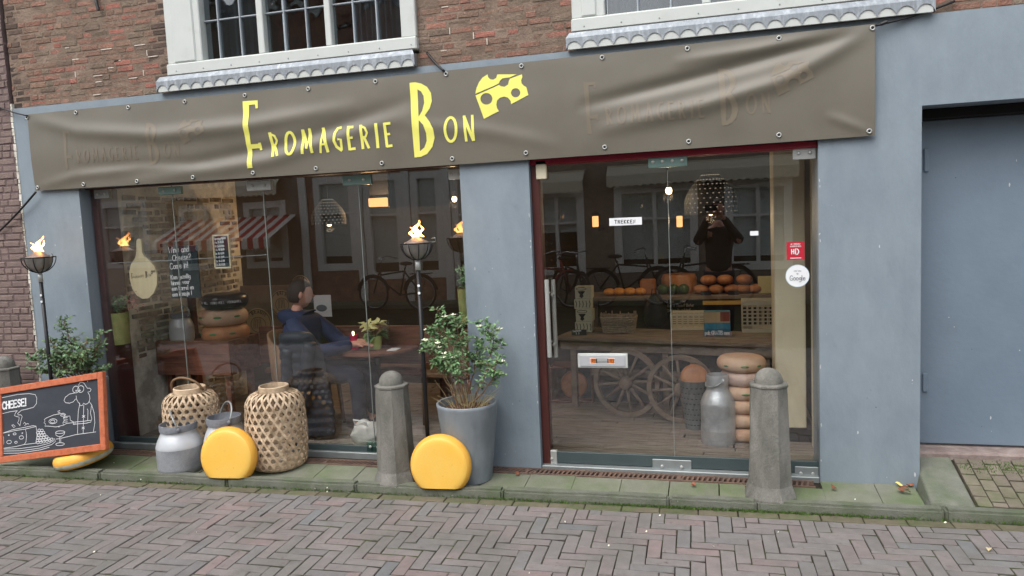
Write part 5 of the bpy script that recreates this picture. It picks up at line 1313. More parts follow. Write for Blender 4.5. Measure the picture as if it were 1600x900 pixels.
# serving paddle
Y = .26; t = T('serving_board', 'pale beech paddle shaped serving board hanging in the shop window', 'serving board', at(225, 420, Y))
out = [(213,378),(214,374),(217,373),(220,375),(221,380),(222,395),(226,402),(234,408),(241,417),(245,430),(245,445),(240,458),(232,466),(223,467),(214,462),(207,452),(203,438),(202,424),(205,412),(211,403),(213,396)]
m = MB(); m.poly([at(x, y, Y) for x, y in out], (0, .018, 0)); m.build('board', WOODL, t)
m = MB(); sc = .16
def pd(x, y): return at(205+(x-60)/1450*38, 430+(y-300)/1450*40-(x-60)/1450*1, Y-.002)
for nm, P, Q in LET:
    for o_, h_ in P: m.poly([pd(*p_) for p_ in o_], (0, .001, 0), [[pd(*p_) for p_ in h] for h in h_])
    for pts, wd in Q: ribbon(m, [pd(*p_) for p_ in pts], wd/1450*38/200, (0, -1, 0))
m.build('print', INKB, t, fix=False)
m = MB(); m.tube([at(216, 375, Y+.005), at(216, 330, Y+.02)], .0015, 5); m.build('string', STEM, t)
t = T('hanging_wire', 'thin pale wire strung across behind the left window panes', 'wire', at(250, 400, .2)); m = MB(); m.tube([at(162, 412, .2), at(300, 405, .2), at(420, 398, .2)], .0022, 5); m.build('wire', LEAD, t)
# small pots hanging by the window edges
def windowpot(px0, px1, py0, py1, Y, label, seed, leafm):
    a, b = at(px0, py1, Y), at(px1, py1, Y); H = (py1-py0)/ppm(a); R = (b.x-a.x)/2; c = Vector(((a.x+b.x)/2, Y, a.z))
    t = T('hanging_pot', label, 'plant pot', c); m = MB(); m.lathe([(.001, 0), (R*.86, 0), (R, H-.004), (R, H), (R*.93, H), (R*.9, H-.03), (.001, H-.03)], c, 26, cap=False); m.build('pot', LIME, t, 40)
    m = MB(); m.tube([c+Vector((-R, 0, H*.9)), c+Vector((-R*1.15, .02, H*.5)), c+Vector((-R*.9, .02, .01))], .003, 5); m.build('hook', BLACK, t)
    rs = random.Random(seed); st = [[c+Vector((rs.uniform(-.03, .03), 0, H-.03)), c+Vector((rs.uniform(-.05, .06), rs.uniform(-.03, .03), H+rs.uniform(.03, .09))), c+Vector((rs.uniform(-.07, .12), rs.uniform(-.04, .04), H+rs.uniform(.08, .17)))] for _ in range(6)]
    shrub('pot_plant', label.replace('pot', 'pot plant').split(' hanging')[0]+' foliage', c+Vector((0, 0, H)), st, leafm, .04, seed, per=9, spread=.05, bare=.15, group=None)
windowpot(176, 202, 488, 537, .22, 'lime green zinc pot hanging at the left edge of the window', 5, LEAF)
windowpot(718, 742, 451, 506, .20, 'yellowish metal pot hanging at the right edge of the window', 6, LEAFD)
for o in SC.objects:
    if o.name == 'pot_plant': o['label'] = 'green and reddish plant in the lime pot behind the left pane'
    if o.name == 'pot_plant.001': o['label'] = 'trailing green plant in the yellowish pot by the centre pier'
q = at(205, 470, .24); rs = random.Random(66); m = MB()
for k in range(60):
    c_ = q+Vector((rs.gauss(0, .04), rs.gauss(0, .02), rs.gauss(0, .04))); leafquad(m, c_, Vector((rs.gauss(0, 1), rs.gauss(0, 1), rs.gauss(0, .6))), Vector((0, -.3, 1)), .03, .014, rs.random())
tag(m.build('reddish_leaves', LEAFR, bpy.data.objects['pot_plant'], fix=False), kind='stuff')

# label posters on the dark wall behind the bench
def roundlabel(px, py, r, Y, label, txt):
    q = at(px, py, Y); R = r/ppm(q); t = T('cheese_label_poster', label, 'poster', q, 'round cheese label posters')
    m = MB(); m.lathe([(R, 0), (R, .003)], q, 36, Matrix.Rotation(PI/2, 4, 'X')); m.build('disc', KRAFT, t)
    k = MB(); n = Vector((0, -1, 0)); ribbon(k, [q+Vector((R*.9*math.cos(a), -.0045, R*.9*math.sin(a))) for a in [2*PI*i/40 for i in range(41)]], .006, n); ribbon(k, [q+Vector((R*.55*math.cos(a), -.0045, R*.5*math.sin(a)-.1*R)) for a in [2*PI*i/40 for i in range(41)]], .005, n)
    for i, c in enumerate(txt):
        a = PI/2+(len(txt)/2-.5-i)*.3; o = q+Vector((R*.66*math.cos(a), -.005, R*.66*math.sin(a))); write(k, c, o, (math.sin(a), 0, -math.cos(a)), (math.cos(a), 0, math.sin(a)), R*.22, .007, n)
    for i in range(5): ribbon(k, [q+Vector((R*(-.35+.14*i), -.005, -R*.35)), q+Vector((R*(-.3+.12*i), -.005, R*.15)), q+Vector((R*(-.2+.1*i), -.005, R*.3))], .005, n)
    k.build('print', INKB, t, fix=False)
pw = T('wall_panel', 'pale wrapping paper panel behind the seated person', 'panel', (-3.9, 1.9, .6)); a, b = at(372, 450, 1.9), at(468, 530, 1.9)
m = MB(); m.box((a.x, 1.9, .4), (b.x, 1.92, at(420, 446, 1.9).z)); m.build('sheet', M('brown_wrap', S(150, 128, 104), .85, .2, 6, .2), pw)
roundlabel(441, 474, 21, 1.88, 'round kraft label with arched lettering left of the head', 'BRIE')
roundlabel(404, 505, 24, 1.87, 'lower round kraft label left of the dark coat', 'BEAUM')
roundlabel(470, 446, 16, 1.885, 'topmost round kraft label behind the head', 'CHEVRE')
q = at(504, 478, 1.3); t = T('picture_card', 'pale card with a grey oval picture right of the head', 'picture', q); m = MB(); w2, h2 = 15/ppm(q), 17/ppm(q); m.box((q.x-w2, 1.3, q.z-h2), (q.x+w2, 1.304, q.z+h2)); m.build('card', PAPER, t)
m = MB(); m.lathe([(.045, 0), (.045, .002)], q+Vector((-.01, -.001, -.02)), 24, Matrix.Rotation(PI/2, 4, 'X'), rx=1.2, ry=.7); m.build('print', INKG, t)
m = MB(); m.box((q.x-.012, 1.305, 0), (q.x+.012, 1.33, q.z+h2)); m.build('stand', BLACK, t)

# ---- people
def skin_obj(name, nodes, edges, mat, parent=None, sub=2, root=0):
    # nodes: [(co, rx, ry)]
    me = bpy.data.meshes.new(name); o3 = ORG[parent.name] if parent else Vector((0, 0, 0))
    me.from_pydata([tuple(Vector(n[0])-o3) for n in nodes], edges, []); ob = bpy.data.objects.new(name, me); COL.objects.link(ob)
    md = ob.modifiers.new('skin', 'SKIN'); md.use_smooth_shade = True
    if not me.skin_vertices: bpy.context.view_layer.update()
    for i, n in enumerate(nodes):
        v = me.skin_vertices[0].data[i]; v.radius = (n[1], n[2] if len(n) > 2 else n[1]); v.use_root = (i == root)
    sb = ob.modifiers.new('sub', 'SUBSURF'); sb.levels = sub; sb.render_levels = sub
    me.materials.append(mat)
    if parent: ob.parent = parent
    ORG[ob.name] = o3.copy() if parent else Vector((0, 0, 0)); return ob
def bake_join(ob, mb, mat2=None):
    # freeze the skin surface and weld extra shapes (head, ears) into the same mesh
    dg = bpy.context.evaluated_depsgraph_get(); me = bpy.data.meshes.new_from_object(ob.evaluated_get(dg)); o3 = ORG[ob.parent.name]
    bm = bmesh.new(); bm.from_mesh(me)
    base = [bm.verts.new(Vector(v)-o3) for v in mb.v]
    for q in mb.f:
        try: f = bm.faces.new([base[i] for i in q]); f.smooth = True
        except ValueError: pass
    bmesh.ops.recalc_face_normals(bm, faces=bm.faces); bm.to_mesh(me); bm.free()
    for p in me.polygons: p.use_smooth = True
    ob.modifiers.clear(); ob.data = me
def head(mb, c, fwd, h=.235, up=(0, 0, 1)):
    f = Vector(fwd).normalized(); u = Vector(up).normalized(); s = f.cross(u).normalized(); u = s.cross(f)
    mt = Matrix((s, f, u)).transposed().to_4x4(); w_ = h*.33; d_ = h*.42
    def fn(v):
        x, y, z = v
        if z < 0: x *= 1-.30*(-z)**1.4; y = y*(1-.12*(-z)) + .10*(-z)
        if y > 0 and z < .2: y *= 1-.06*abs(x)
        # brow, eye sockets, nose, lips, chin
        if y > .5:
            y += .05*math.exp(-((z-.18)/.08)**2) - .09*math.exp(-((z-.04)/.09)**2)*math.exp(-((abs(x)-.36)/.16)**2)
            y += .26*math.exp(-(x/.11)**2)*math.exp(-((z+.16)/.13)**2)*(1 if z < .1 else .6)
            y += .05*math.exp(-(x/.22)**2)*math.exp(-((z+.50)/.05)**2)+.05*math.exp(-(x/.2)**2)*math.exp(-((z+.60)/.05)**2)+.07*math.exp(-(x/.25)**2)*math.exp(-((z+.85)/.1)**2)
        return Vector((x, y, z))
    mb.ell(c, (w_, d_, h*.5), 32, 26, mt, fn)
    for k in (-1, 1):
        e = Vector(c)+s*k*w_*.98-f*h*.02-u*h*.03
        mb.ell(e, (.010, .021, .034), 12, 9, mt @ Matrix.Rotation(.25*k, 4, 'Z'))
        mb.ell(e+s*k*.006+f*.002, (.005, .013, .022), 10, 7, mt @ Matrix.Rotation(.25*k, 4, 'Z'))
    return mt, s, f, u
def hair_cap(c, mt, h=.235, mat=HAIR, parent=None):
    # short hair: proud of the skull above the hairline and nape, drawn in under the skin elsewhere
    m = MB(); w_, d_ = h*.33, h*.42
    def fn(v):
        x, y, z = v
        line = .50 if y > .45 else (.50-(.45-y)*1.5 if y > .05 else (-.10 if y > -.12 else -.62))
        if abs(x) > .75 and -.12 < y < .12: line = max(line, .12)
        t = max(0, min(1, (z-line)/.14+.5)); k = .90+.19*t+.035*noise.noise((x*14, y*14, z*5))*t
        if z < 0: x *= 1-.26*(-z)**1.4
        return Vector((x*k, y*k-.02, z*k+.01))
    m.ell(c, (w_, d_, h*.5), 48, 36, mt, fn); return m.build('hair', mat, parent, True)
def hand(nodes, edges, wrist, wi, d, side, curl=.5):
    # palm then four fingers and a thumb, from node index wi
    d = Vector(d).normalized(); s = d.cross(Vector((0, 0, 1))).normalized()*side; u = s.cross(d)*side
    b = len(nodes); palm = Vector(wrist)+d*.05; nodes.append((palm, .034, .016)); edges.append((wi, b)); kn = Vector(wrist)+d*.088
    for i, (o, L) in enumerate(((.027, .068), (.009, .078), (-.009, .073), (-.026, .056))):
        p0 = kn+s*o; p1 = p0+d*L*.5-Vector((0, 0, L*.18*curl)); p2 = p1+d*L*.42-Vector((0, 0, L*.5*curl)); n = len(nodes)
        nodes += [(p0, .0095), (p1, .0085), (p2, .007)]; edges += [(b, n), (n, n+1), (n+1, n+2)]
    p0 = Vector(wrist)+d*.03+s*.032; n = len(nodes); nodes += [(p0+s*.016+d*.022, .0105), (p0+s*.026+d*.058-Vector((0, 0, .012)), .0085)]; edges += [(b, n), (n, n+1)]
MX, MY = at(478, 520, .72).x, .72
hc = at(469, 459, MY+.02); hz = hc.z
P_ = T('person', 'dark haired seated man in a navy jacket facing right behind the glass', 'person', (MX, MY, 0))
fw_ = Vector((.78, .62, -.08))
def V(x, y, z): return Vector((MX+x, MY+y, z))
nk = Vector((hc.x-.035, MY, hz-.17))
nodes = [(V(-.02, 0, .46), .09, .08), (V(-.03, 0, .66), .08, .07), (V(-.02, 0, .84), .08, .06), (nk+Vector((-.01, 0, .0)), .055, .055), (nk+Vector((.02, .005, .10)), .052, .052)]
edges = [(0, 1), (1, 2), (2, 3), (3, 4)]
def limb(a, pts):
    i = a
    for p_ in pts: nodes.append(p_); edges.append((i, len(nodes)-1)); i = len(nodes)-1
    return i
hands = []
for s in (-1, 1):
    sh = V(.0, .17*s, .90); el = V(.22, .20*s, .70); wr = V(.44, .06*s+.06, .725)
    w_i = limb(2, [(sh, .035), (el, .032), (wr, .030, .024)]); hand(nodes, edges, wr, w_i, (1, .1-.1*s, -.05), -s, .35)
    limb(0, [(V(.02, .10*s, .46), .055), (V(.50, .13*s, .50), .045), (V(.50, .13*s, .12), .042), (V(.50, .13*s, .06), .04), (V(.64, .14*s, .04), .035)])
body = skin_obj('body', nodes, edges, SKIN, P_)
hm = MB(); mt, *_ = head(hm, hc, fw_); bake_join(body, hm)
hair_cap(hc, mt, parent=P_)
nodes = [(V(-.03, 0, .42), .175, .15), (V(-.04, 0, .58), .17, .145), (V(-.03, 0, .76), .175, .145), (V(-.015, 0, .90), .15, .12), (nk+Vector((-.015, 0, .0)), .085, .08), (nk+Vector((-.01, 0, .045)), .078, .074)]
edges = [(0, 1), (1, 2), (2, 3), (3, 4), (4, 5)]
for s in (-1, 1): limb(3, [(V(-.01, .175*s, .885), .095, .095), (V(.11, .205*s, .79), .075), (V(.22, .205*s, .695), .066), (V(.34, .14*s+.03, .71), .056), (V(.425, .07*s+.06, .724), .046)])
limb(4, [(nk+Vector((-.10, -.005, -.005)), .07, .10), (nk+Vector((-.15, -.01, -.06)), .05, .10)])
skin_obj('jacket', nodes, edges, NAVY, P_)
nodes = [(V(-.02, 0, .47), .14, .12), (V(-.02, 0, .52), .13, .11)]; edges = [(0, 1)]
for s in (-1, 1): limb(0, [(V(.06, .105*s, .475), .10), (V(.28, .12*s, .495), .088), (V(.505, .13*s, .50), .078), (V(.515, .13*s, .30), .066), (V(.51, .13*s, .10), .06)])
skin_obj('trousers', nodes, edges, JEANS, P_)
for s in (-1, 1):
    m = MB(); m.ell(V(.57, .135*s, .05), (.13, .05, .05), 16, 10); m.build('shoe', BLACK, P_, True)
# coat over the chair back
def wchair(label, X, Y, ang, mat=WICK):
    t = T('wicker_chair', label, 'chair', (X, Y, 0), 'wicker chairs at the table'); rz = Matrix.Translation((X, Y, 0)) @ Matrix.Rotation(ang, 4, 'Z')
    m = MB(); m.cbox((-.22, -.22, .40), (.22, .22, .445), .012, rz); m.build('seat', mat, t)
    vs = []; n = 16; m = MB()
    for i in range(n+1):
        a = -PI*.5+PI*i/n; r = .235
        for z, k in ((.45, 1), (.84-.10*abs(math.sin(a))**3, 1.06)):
            for o in (0, .02): vs.append(rz @ Vector((-.02-(r*k+o)*math.cos(a), (r*k+o)*math.sin(a), z)))
    m.add(vs, [f for i in range(n) for f in ((4*i, 4*i+4, 4*i+6, 4*i+2), (4*i+1, 4*i+3, 4*i+7, 4*i+5), (4*i+2, 4*i+6, 4*i+7, 4*i+3))]); m.build('backrest', mat, t, True)
    for sx in (-.19, .19):
        for sy in (-.19, .19): m = MB(); m.tube([rz @ Vector((sx, sy, .40)), rz @ Vector((sx*1.12, sy*1.12, 0))], [.02, .014], 8); m.build('leg', WOOD, t, True)
    return t
wchair('brown wicker chair the seated man is sitting on', MX-.03, MY, 0)
wchair('brown wicker chair across the table from the seated man', MX+1.14, MY+.42, PI)
CX, CY = at(466, 600, .46).x, .46
t = T('puffer_coat', 'charcoal quilted puffer coat hanging over the chair back down to the floor', 'coat', (CX, CY, 0))
m = MB(); n = 26; rows = 60; vs = []
for j in range(rows+1):
    v = j/rows; z = .86-.83*v; px = (462+34*v); cxp = at(px, 525+165*v, CY).x
    hw = .19*(math.sin(PI*min(.5, .16+v*.9))**.6)*(1-.18*max(0, v-.6)/.4); dp = .075*(1-.25*v); q_ = .010*abs(math.sin(v*PI*11))
    for i in range(n):
        a = 2*PI*i/n; ca_, sa_ = math.cos(a), math.sin(a)
        f = 1+.10*noise.noise((ca_*2, sa_*2, v*3))+.14*math.cos(a*5+v*2)*.35
        vs.append((cxp+(hw+q_)*ca_*f, CY+(dp+q_)*sa_*f+.02*math.sin(v*3), z))
m.add(vs, [(j*n+i, j*n+(i+1) % n, (j+1)*n+(i+1) % n, (j+1)*n+i) for j in range(rows) for i in range(n)]+[tuple(range(n)), tuple(range(rows*n, rows*n+n))]); m.build('body', PUFF, t, True)
for (x0, y0, x1, y1, r, dy) in ((484, 535, 474, 640, .058, -.075), (450, 545, 446, 640, .05, -.05)):
    m = MB(); pts = []; rr = []
    for i in range(25):
        u = i/24; pts.append(at(x0+(x1-x0)*u, y0+(y1-y0)*u, CY+dy)); rr.append(r*(.86+.14*abs(math.sin(u*PI*7)))*(1 if u < .95 else .8))
    m.tube(pts, rr, 14); m.build('sleeve', PUFF, t, True)
m = MB(); m.ell(at(462, 527, CY), (.15, .08, .05), 18, 10); m.build('collar', PUFF, t, True)
# table and what stands on it
tc = at(588, 541, .98); TZ = tc.z
t = T('round_table', 'small round dark table in front of the seated man', 'table', (tc.x, .98, 0)); m = MB(); m.lathe([(.001, TZ-.03), (.36, TZ-.03), (.37, TZ-.02), (.37, TZ-.004), (.36, TZ), (.001, TZ)], (tc.x, .98, 0), 40, cap=False); m.build('top', WOOD, t, 40)
m = MB(); m.lathe([(.03, .03), (.025, TZ-.03)], (tc.x, .98, 0), 16); m.build('pedestal', BLACK, t, True); m = MB(); m.lathe([(.2, 0), (.19, .02), (.03, .04)], (tc.x, .98, 0), 30); m.build('foot', BLACK, t, 40)
q = at(586, 543, .86); b = Vector((q.x, .86, TZ+.001)); t = T('flower_pot', 'pale lime flower pot on the round table', 'plant pot', b); m = MB(); m.lathe([(.001, 0), (.05, 0), (.066, .10), (.068, .108), (.06, .108), (.055, .09), (.001, .09)], b, 28, cap=False); m.build('pot', LIMEP, t, 40)
pb = b+Vector((0, 0, .10)); t = T('poinsettia', 'cream poinsettia with dark green lower leaves in the lime pot', 'plant', pb); rs = random.Random(12); m = MB(); m2 = MB()
for k in range(26):
    a = rs.uniform(0, 2*PI); d = Vector((math.cos(a), math.sin(a), rs.uniform(-.5, .2))); leafquad(m, pb+Vector((0, 0, rs.uniform(.0, .06)))+d*.02, d, Vector((0, 0, 1)), .11, .06, rs.random())
for cx_, cy_, cz_ in ((-.035, -.03, .10), (.055, -.02, .11), (-.06, .02, .085), (.0, -.06, .075)):
    for k in range(8):
        a = 2*PI*k/8+rs.random()*.4; d = Vector((math.cos(a), math.sin(a)-.35, rs.uniform(-.15, .55))); leafquad(m2, pb+Vector((cx_, cy_, cz_)), d, Vector((0, -.4, 1)), .085*rs.uniform(.8, 1.2), .04, 0)
m3_ = MB()
for k in range(5): m3_.tube([pb+Vector((0, 0, -.02)), pb+Vector((rs.uniform(-.05, .05), rs.uniform(-.05, .03), .09))], .003, 5)
tag(m3_.build('stem', STEM, t), kind='stuff'); tag(m.build('leaves', LEAFD, t, fix=False), kind='stuff'); tag(m2.build('bracts', POINS, t, fix=False), kind='stuff')
q = at(554, 541, .84); b = Vector((q.x, .84, TZ+.001)); t = T('candle_jar', 'pink glass candle jar glowing beside the poinsettia', 'candle', b); m = MB(); m.lathe([(.001, 0), (.034, 0), (.036, .07), (.03, .085), (.031, .12), (.027, .12), (.026, .085), (.03, .06), (.001, .05)], b, 24, cap=False); m.build('jar', PINK, t, 40)
m = MB(); m.ell(b+Vector((.0, -.01, .135)), (.009, .009, .018), 10, 8); m.build('flame', WARMH, t, True)
q = at(604, 541, .88); b = Vector((q.x, .88, TZ+.001)); t = T('wine_glass', 'stemmed wine glass right of the poinsettia', 'wine glass', b); m = MB(); m.lathe([(.034, 0), (.034, .003), (.006, .008), (.004, .10), (.012, .115), (.036, .15), (.042, .185), (.038, .235), (.036, .235), (.040, .185), (.034, .152), (.001, .118)], b, 28, cap=False); m.build('glass', GLT, t, True)
q = at(616, 541, .8); t = T('paper_napkin', 'folded pale napkin at the right table edge', 'napkin', (q.x, .8, TZ)); m = MB(); m.box((q.x-.05, .76, TZ+.001), (q.x+.03, .86, TZ+.008)); m.build('fold', PAPER, t)
q = gr(577, 697, 0); b = Vector((q.x, .30, .02)); t = T('carrier_bag', 'crumpled white carrier bag on the floor behind the glass', 'bag', b); m = MB()
def crum(v):
    k = 1+.28*noise.noise((v.x*2.3, v.y*2.3, v.z*2.3+5)); return Vector((v.x*k, v.y*k, max(v.z, -.8)*k))
m.ell(b+Vector((0, 0, .08)), (.12, .09, .11), 22, 16, None, crum); m.build('bag', M('white_plastic_bag', S(206, 206, 200), .45, .1, 14, .5, 14, bdist=.02), t, True)
m = MB(); m.tube([b+Vector((-.06, -.05, .15)), b+Vector((-.07, -.07, .21)), b+Vector((.03, -.07, .2)), b+Vector((.04, -.05, .14))], .006, 6); m.build('handle', PAPER, t)
# lamps
def pendant(label, px, py, Y, R, H, glow, wire=True, energy=10):
    q = at(px, py, Y); t = T('pendant_lamp', label, 'lamp', q, None)
    def rad(z): v = z/H; return R*(.28+.72*math.sin(PI/2*min(1, (1-v)*1.35)))
    m = MB(); m.lathe([(rad(H*i/12), H*i/12-H/2) for i in range(13)], q, 32, cap=False); m.build('shade', M('grey_metal_shade', S(38, 38, 38), .85, .1) if 'grey_metal_shade' not in MATS else MATS['grey_metal_shade'], t, True)
    m = MB(); rows = 9
    for j in range(rows):
        z = H*(j+.6)/rows; r = rad(z)+.0015; n = 26
        for k in range(n):
            a = 2*PI*(k+.5*(j % 2))/n; d = Vector((math.cos(a), math.sin(a), 0)); s_ = Vector((-d.y, d.x, 0)); c_ = q+d*r+Vector((0, 0, z-H/2))
            m.add([c_-s_*.006-Vector((0, 0, .0025)), c_+s_*.006-Vector((0, 0, .0025)), c_+s_*.006+Vector((0, 0, .0025)), c_-s_*.006+Vector((0, 0, .0025))], [(0, 1, 2, 3)])
    tag(m.build('lit_holes', glow, t, fix=False), kind='stuff')
    m = MB(); m.tube([q+Vector((0, 0, H/2)), Vector((q.x, q.y, 2.55))], .004, 6); m.build('cord', BLACK, t)
    m = MB(); m.ell(q+Vector((0, 0, -H*.42)), (.03, .03, .035), 12, 8); m.build('bulb', WARMH, t, True)
    lt = bpy.data.lights.new('lamp_light', 'POINT'); lt.energy = energy; lt.color = (1, .72, .42); lt.shadow_soft_size = .04; lo = bpy.data.objects.new('lamp_light', lt); COL.objects.link(lo); lo.parent = t; lo.location = (0, 0, -H*.42-.06)
pendant('perforated grey bell lamp hanging over the cart', 1110, 303, 1.7, .215, .34, DIMW, energy=4)
pendant('perforated lamp glowing behind the middle window panes', 513, 331, 2.0, .17, .26, DIMW, energy=4)
def bulb(label, px, py, Y, r=.03, energy=2):
    q = at(px, py, Y); t = T('hanging_bulb', label, 'bulb', q); m = MB(); m.ell(q, (r, r, r*1.2), 14, 10); m.build('bulb', WARMH, t, True)
    m = MB(); m.lathe([(.018, 0), (.018, .05), (.006, .06)], q+Vector((0, 0, r)), 12); m.build('socket', BLACK, t); m = MB(); m.tube([q+Vector((0, 0, r+.05)), Vector((q.x, q.y, 2.55))], .003, 5); m.build('cord', BLACK, t)
    lt = bpy.data.lights.new('lamp_light', 'POINT'); lt.energy = energy; lt.color = (1, .72, .42); lt.shadow_soft_size = .04; lo = bpy.data.objects.new('lamp_light', lt); COL.objects.link(lo); lo.parent = t; lo.location = (0, -.05, -.06)
bulb('bare glowing bulb hanging left of the perforated bell lamp', 1045, 298, 1.6, .026)
bulb('small glowing bulb near the right edge of the shop window', 710, 311, 2.2, .024)
q = at(589, 316, 2.5); t = T('wall_light', 'warm rectangular wall light high in the middle of the room', 'wall light', q); m = MB(); m.cbox((q.x-.10, 2.5, q.z-.045), (q.x+.10, 2.56, q.z+.045), .006); m.build('diffuser', WARM, t)
m = MB(); m.box((q.x-.11, 2.561, q.z-.05), (q.x+.11, 2.58, 2.55)); m.build('bracket', BLACK, t)
lt = bpy.data.lights.new('lamp_light', 'POINT'); lt.energy = 9; lt.color = (1, .6, .3); lo = bpy.data.objects.new('lamp_light', lt); COL.objects.link(lo); lo.parent = t; lo.location = (0, -.15, -.05)
for px, lb in ((931, 'small warm wall lantern left of the white door sign'), (1062, 'small warm wall lantern in the middle of the door glass')):
    q = at(px, 346, 2.9); t = T('wall_lantern', lb, 'wall light', q); m = MB(); m.cbox((q.x-.028, 2.84, q.z-.055), (q.x+.028, 2.9, q.z+.055), .004); m.build('glass', WARM, t); m = MB(); m.lathe([(.055, 0), (.03, .03), (.01, .05)], q+Vector((0, -.03, .057)), 14); m.build('cap', BLACK, t); m = MB(); m.box((q.x-.02, 2.901, q.z-.1), (q.x+.02, 3.3, q.z-.06)); m.build('arm', BLACK, t)

# ---- behind the door: the old handcart with cheeses
SZ = .64
SL, SR = gr(868, 526, SZ), gr(1215, 538, SZ); cdv = (SR-SL); cdv.z = 0; cL = cdv.length; cdv.normalize(); cnv = Vector((-cdv.y, cdv.x, 0))
CM = Matrix((cdv, cnv, Vector((0, 0, 1)))).transposed().to_4x4(); CM.translation = Vector((SL.x, SL.y, 0))
ct = T('handcart', 'old wooden handcart with spoked wheels carrying shop goods', 'cart', (SL.x+.7, SL.y+.3, 0))
for k in range(4):
    m = MB(); m.cbox((0, .004+k*.145, SZ-.032), (cL, .004+k*.145+.14, SZ-random.uniform(0, .003)), .004, CM); m.build('bed_board', WOODG, ct)
m = MB(); m.cbox((.02, .05, SZ-.12), (cL-.02, .10, SZ-.033), .004, CM); m.build('side_beam', WOODG, ct)
m = MB(); m.cbox((.02, .45, SZ-.12), (cL-.02, .50, SZ-.033), .004, CM); m.build('side_beam', WOODG, ct)
for x in (.1, cL*.5, cL-.12):
    for y in (.08, .48): m = MB(); m.cbox((x, y, .0), (x+.05, y+.05, SZ-.121), .003, CM); m.build('leg', WOODG, ct)
m = MB(); m.box((.015, .335, .012), (cL-.015, .345, SZ-.125), CM); m.build('dark_cloth', M('slate_cloth', S(56, 60, 68), .9, .15, 9, .4), ct)
def wheel(c, R):
    w_ = MB(); n = 40
    def rp(r, a, y): return c+cdv*r*math.cos(a)+Vector((0, 0, r*math.sin(a)))+cnv*y
    vs = []
    for i in range(n):
        a = 2*PI*i/n; vs += [rp(R, a, -.022), rp(R, a, .022), rp(R*.87, a, .02), rp(R*.87, a, -.02)]
    w_.add(vs, [(4*i+j, 4*i+(j+1) % 4, 4*((i+1) % n)+(j+1) % 4, 4*((i+1) % n)+j) for i in range(n) for j in range(4)]); wo = w_.build('wheel', WOODG, ct, 50)
    for k in range(12):
        a = 2*PI*k/12+.12; m = MB(); m.tube([rp(R*.14, a, 0), rp(R*.5, a, 0), rp(R*.89, a, 0)], [.017, .013, .012], 6); m.build('spoke', WOODG, wo, True)
    q4 = Matrix.Translation(c) @ cnv.to_track_quat('Z', 'Y').to_matrix().to_4x4(); m = MB(); m.lathe([(.001, -.07), (.03, -.07), (.05, -.05), (.058, 0), (.05, .05), (.03, .07), (.001, .07)], (0, 0, 0), 18, q4, cap=False); m.build('hub', WOODG, wo, True)
c1_ = gr(979, 598, .285); c2_ = gr(1064, 608, .275)
wheel(c1_, .285); wheel(c2_, .275)
m = MB(); m.tube([c1_+cnv*.02, c1_+cnv*.5], .018, 8); m.build('axle', WOODG, ct); m = MB(); m.cbox((.25, .2, .27), (cL*.75, .25, .33), .003, CM); m.build('cross_beam', WOODG, ct)
def onbed(px, py): q = gr(px, py, SZ+.001); return q
# tins in a stack
TW = M('tin_print_black', S(26, 26, 26), .5, .05)
tq = onbed(911, 521); s = 1/ppm(tq); zb = SZ+.001; tw = 27*s
for k in range(4):
    hh = (24 if k % 2 == 0 else 15)*s*(1 if k else .75); hh = (17, 20, 16, 20)[k]*s
    b = Vector((tq.x+(.006 if k % 2 else -.004), tq.y+.12, zb)); lb = ('lowest cream tin of the stack on the cart bed', 'second cream tin from the bottom of the stack on the cart', 'third cream tin of the stack on the cart bed', 'topmost cream tin of the stack on the cart bed')[k]
    t = T('cream_tin', lb, 'tin', b, 'tins stacked on the cart'); m = MB(); m.cbox((b.x-tw/2, b.y-.06, b.z), (b.x+tw/2, b.y+.06, b.z+hh-.002), .006); m.build('box', TINW, t)
    m = MB(); y = b.y-.0615
    if k % 2:
        cx_ = b.x-tw*.12; m.poly([(cx_-.035, y, b.z+hh*.62), (cx_+.035, y, b.z+hh*.62), (cx_+.012, y, b.z+hh*.35), (cx_+.02, y, b.z+hh*.2), (cx_, y, b.z+hh*.06), (cx_-.02, y, b.z+hh*.2), (cx_-.012, y, b.z+hh*.35)], (0, .0008, 0)); ribbon(m, [(cx_+.045*math.cos(a), y, b.z+hh*.8+.012*math.sin(a)) for a in [2*PI*i/16 for i in range(17)]], .004, (0, -1, 0))
    else:
        for j in range(5): ribbon(m, [(b.x-tw*.4+tw*.2*j, y, b.z+hh*.2), (b.x-tw*.36+tw*.2*j, y, b.z+hh*.5), (b.x-tw*.4+tw*.2*j, y, b.z+hh*.8)], .006, (0, -1, 0))
    m.build('print', TW, t, fix=False); zb += hh
q = onbed(905, 524); t = T('price_tag', 'small black price tag with white writing at the foot of the tins', 'price tag', q); m = MB(); m.box((q.x-.065, q.y, q.z), (q.x+.065, q.y+.008, q.z+.05)); m.build('card', BLACK, t); m = MB()
write(m, 'Kaasfondue', (q.x-.055, q.y-.001, q.z+.03), (1, 0, .1), (0, 0, 1), .016, .0035, (0, -1, 0), .1, squeeze=.9); write(m, '7.95', (q.x-.03, q.y-.001, q.z+.008), (1, 0, .1), (0, 0, 1), .018, .0035, (0, -1, 0)); m.build('print', CHALK, t, fix=False)
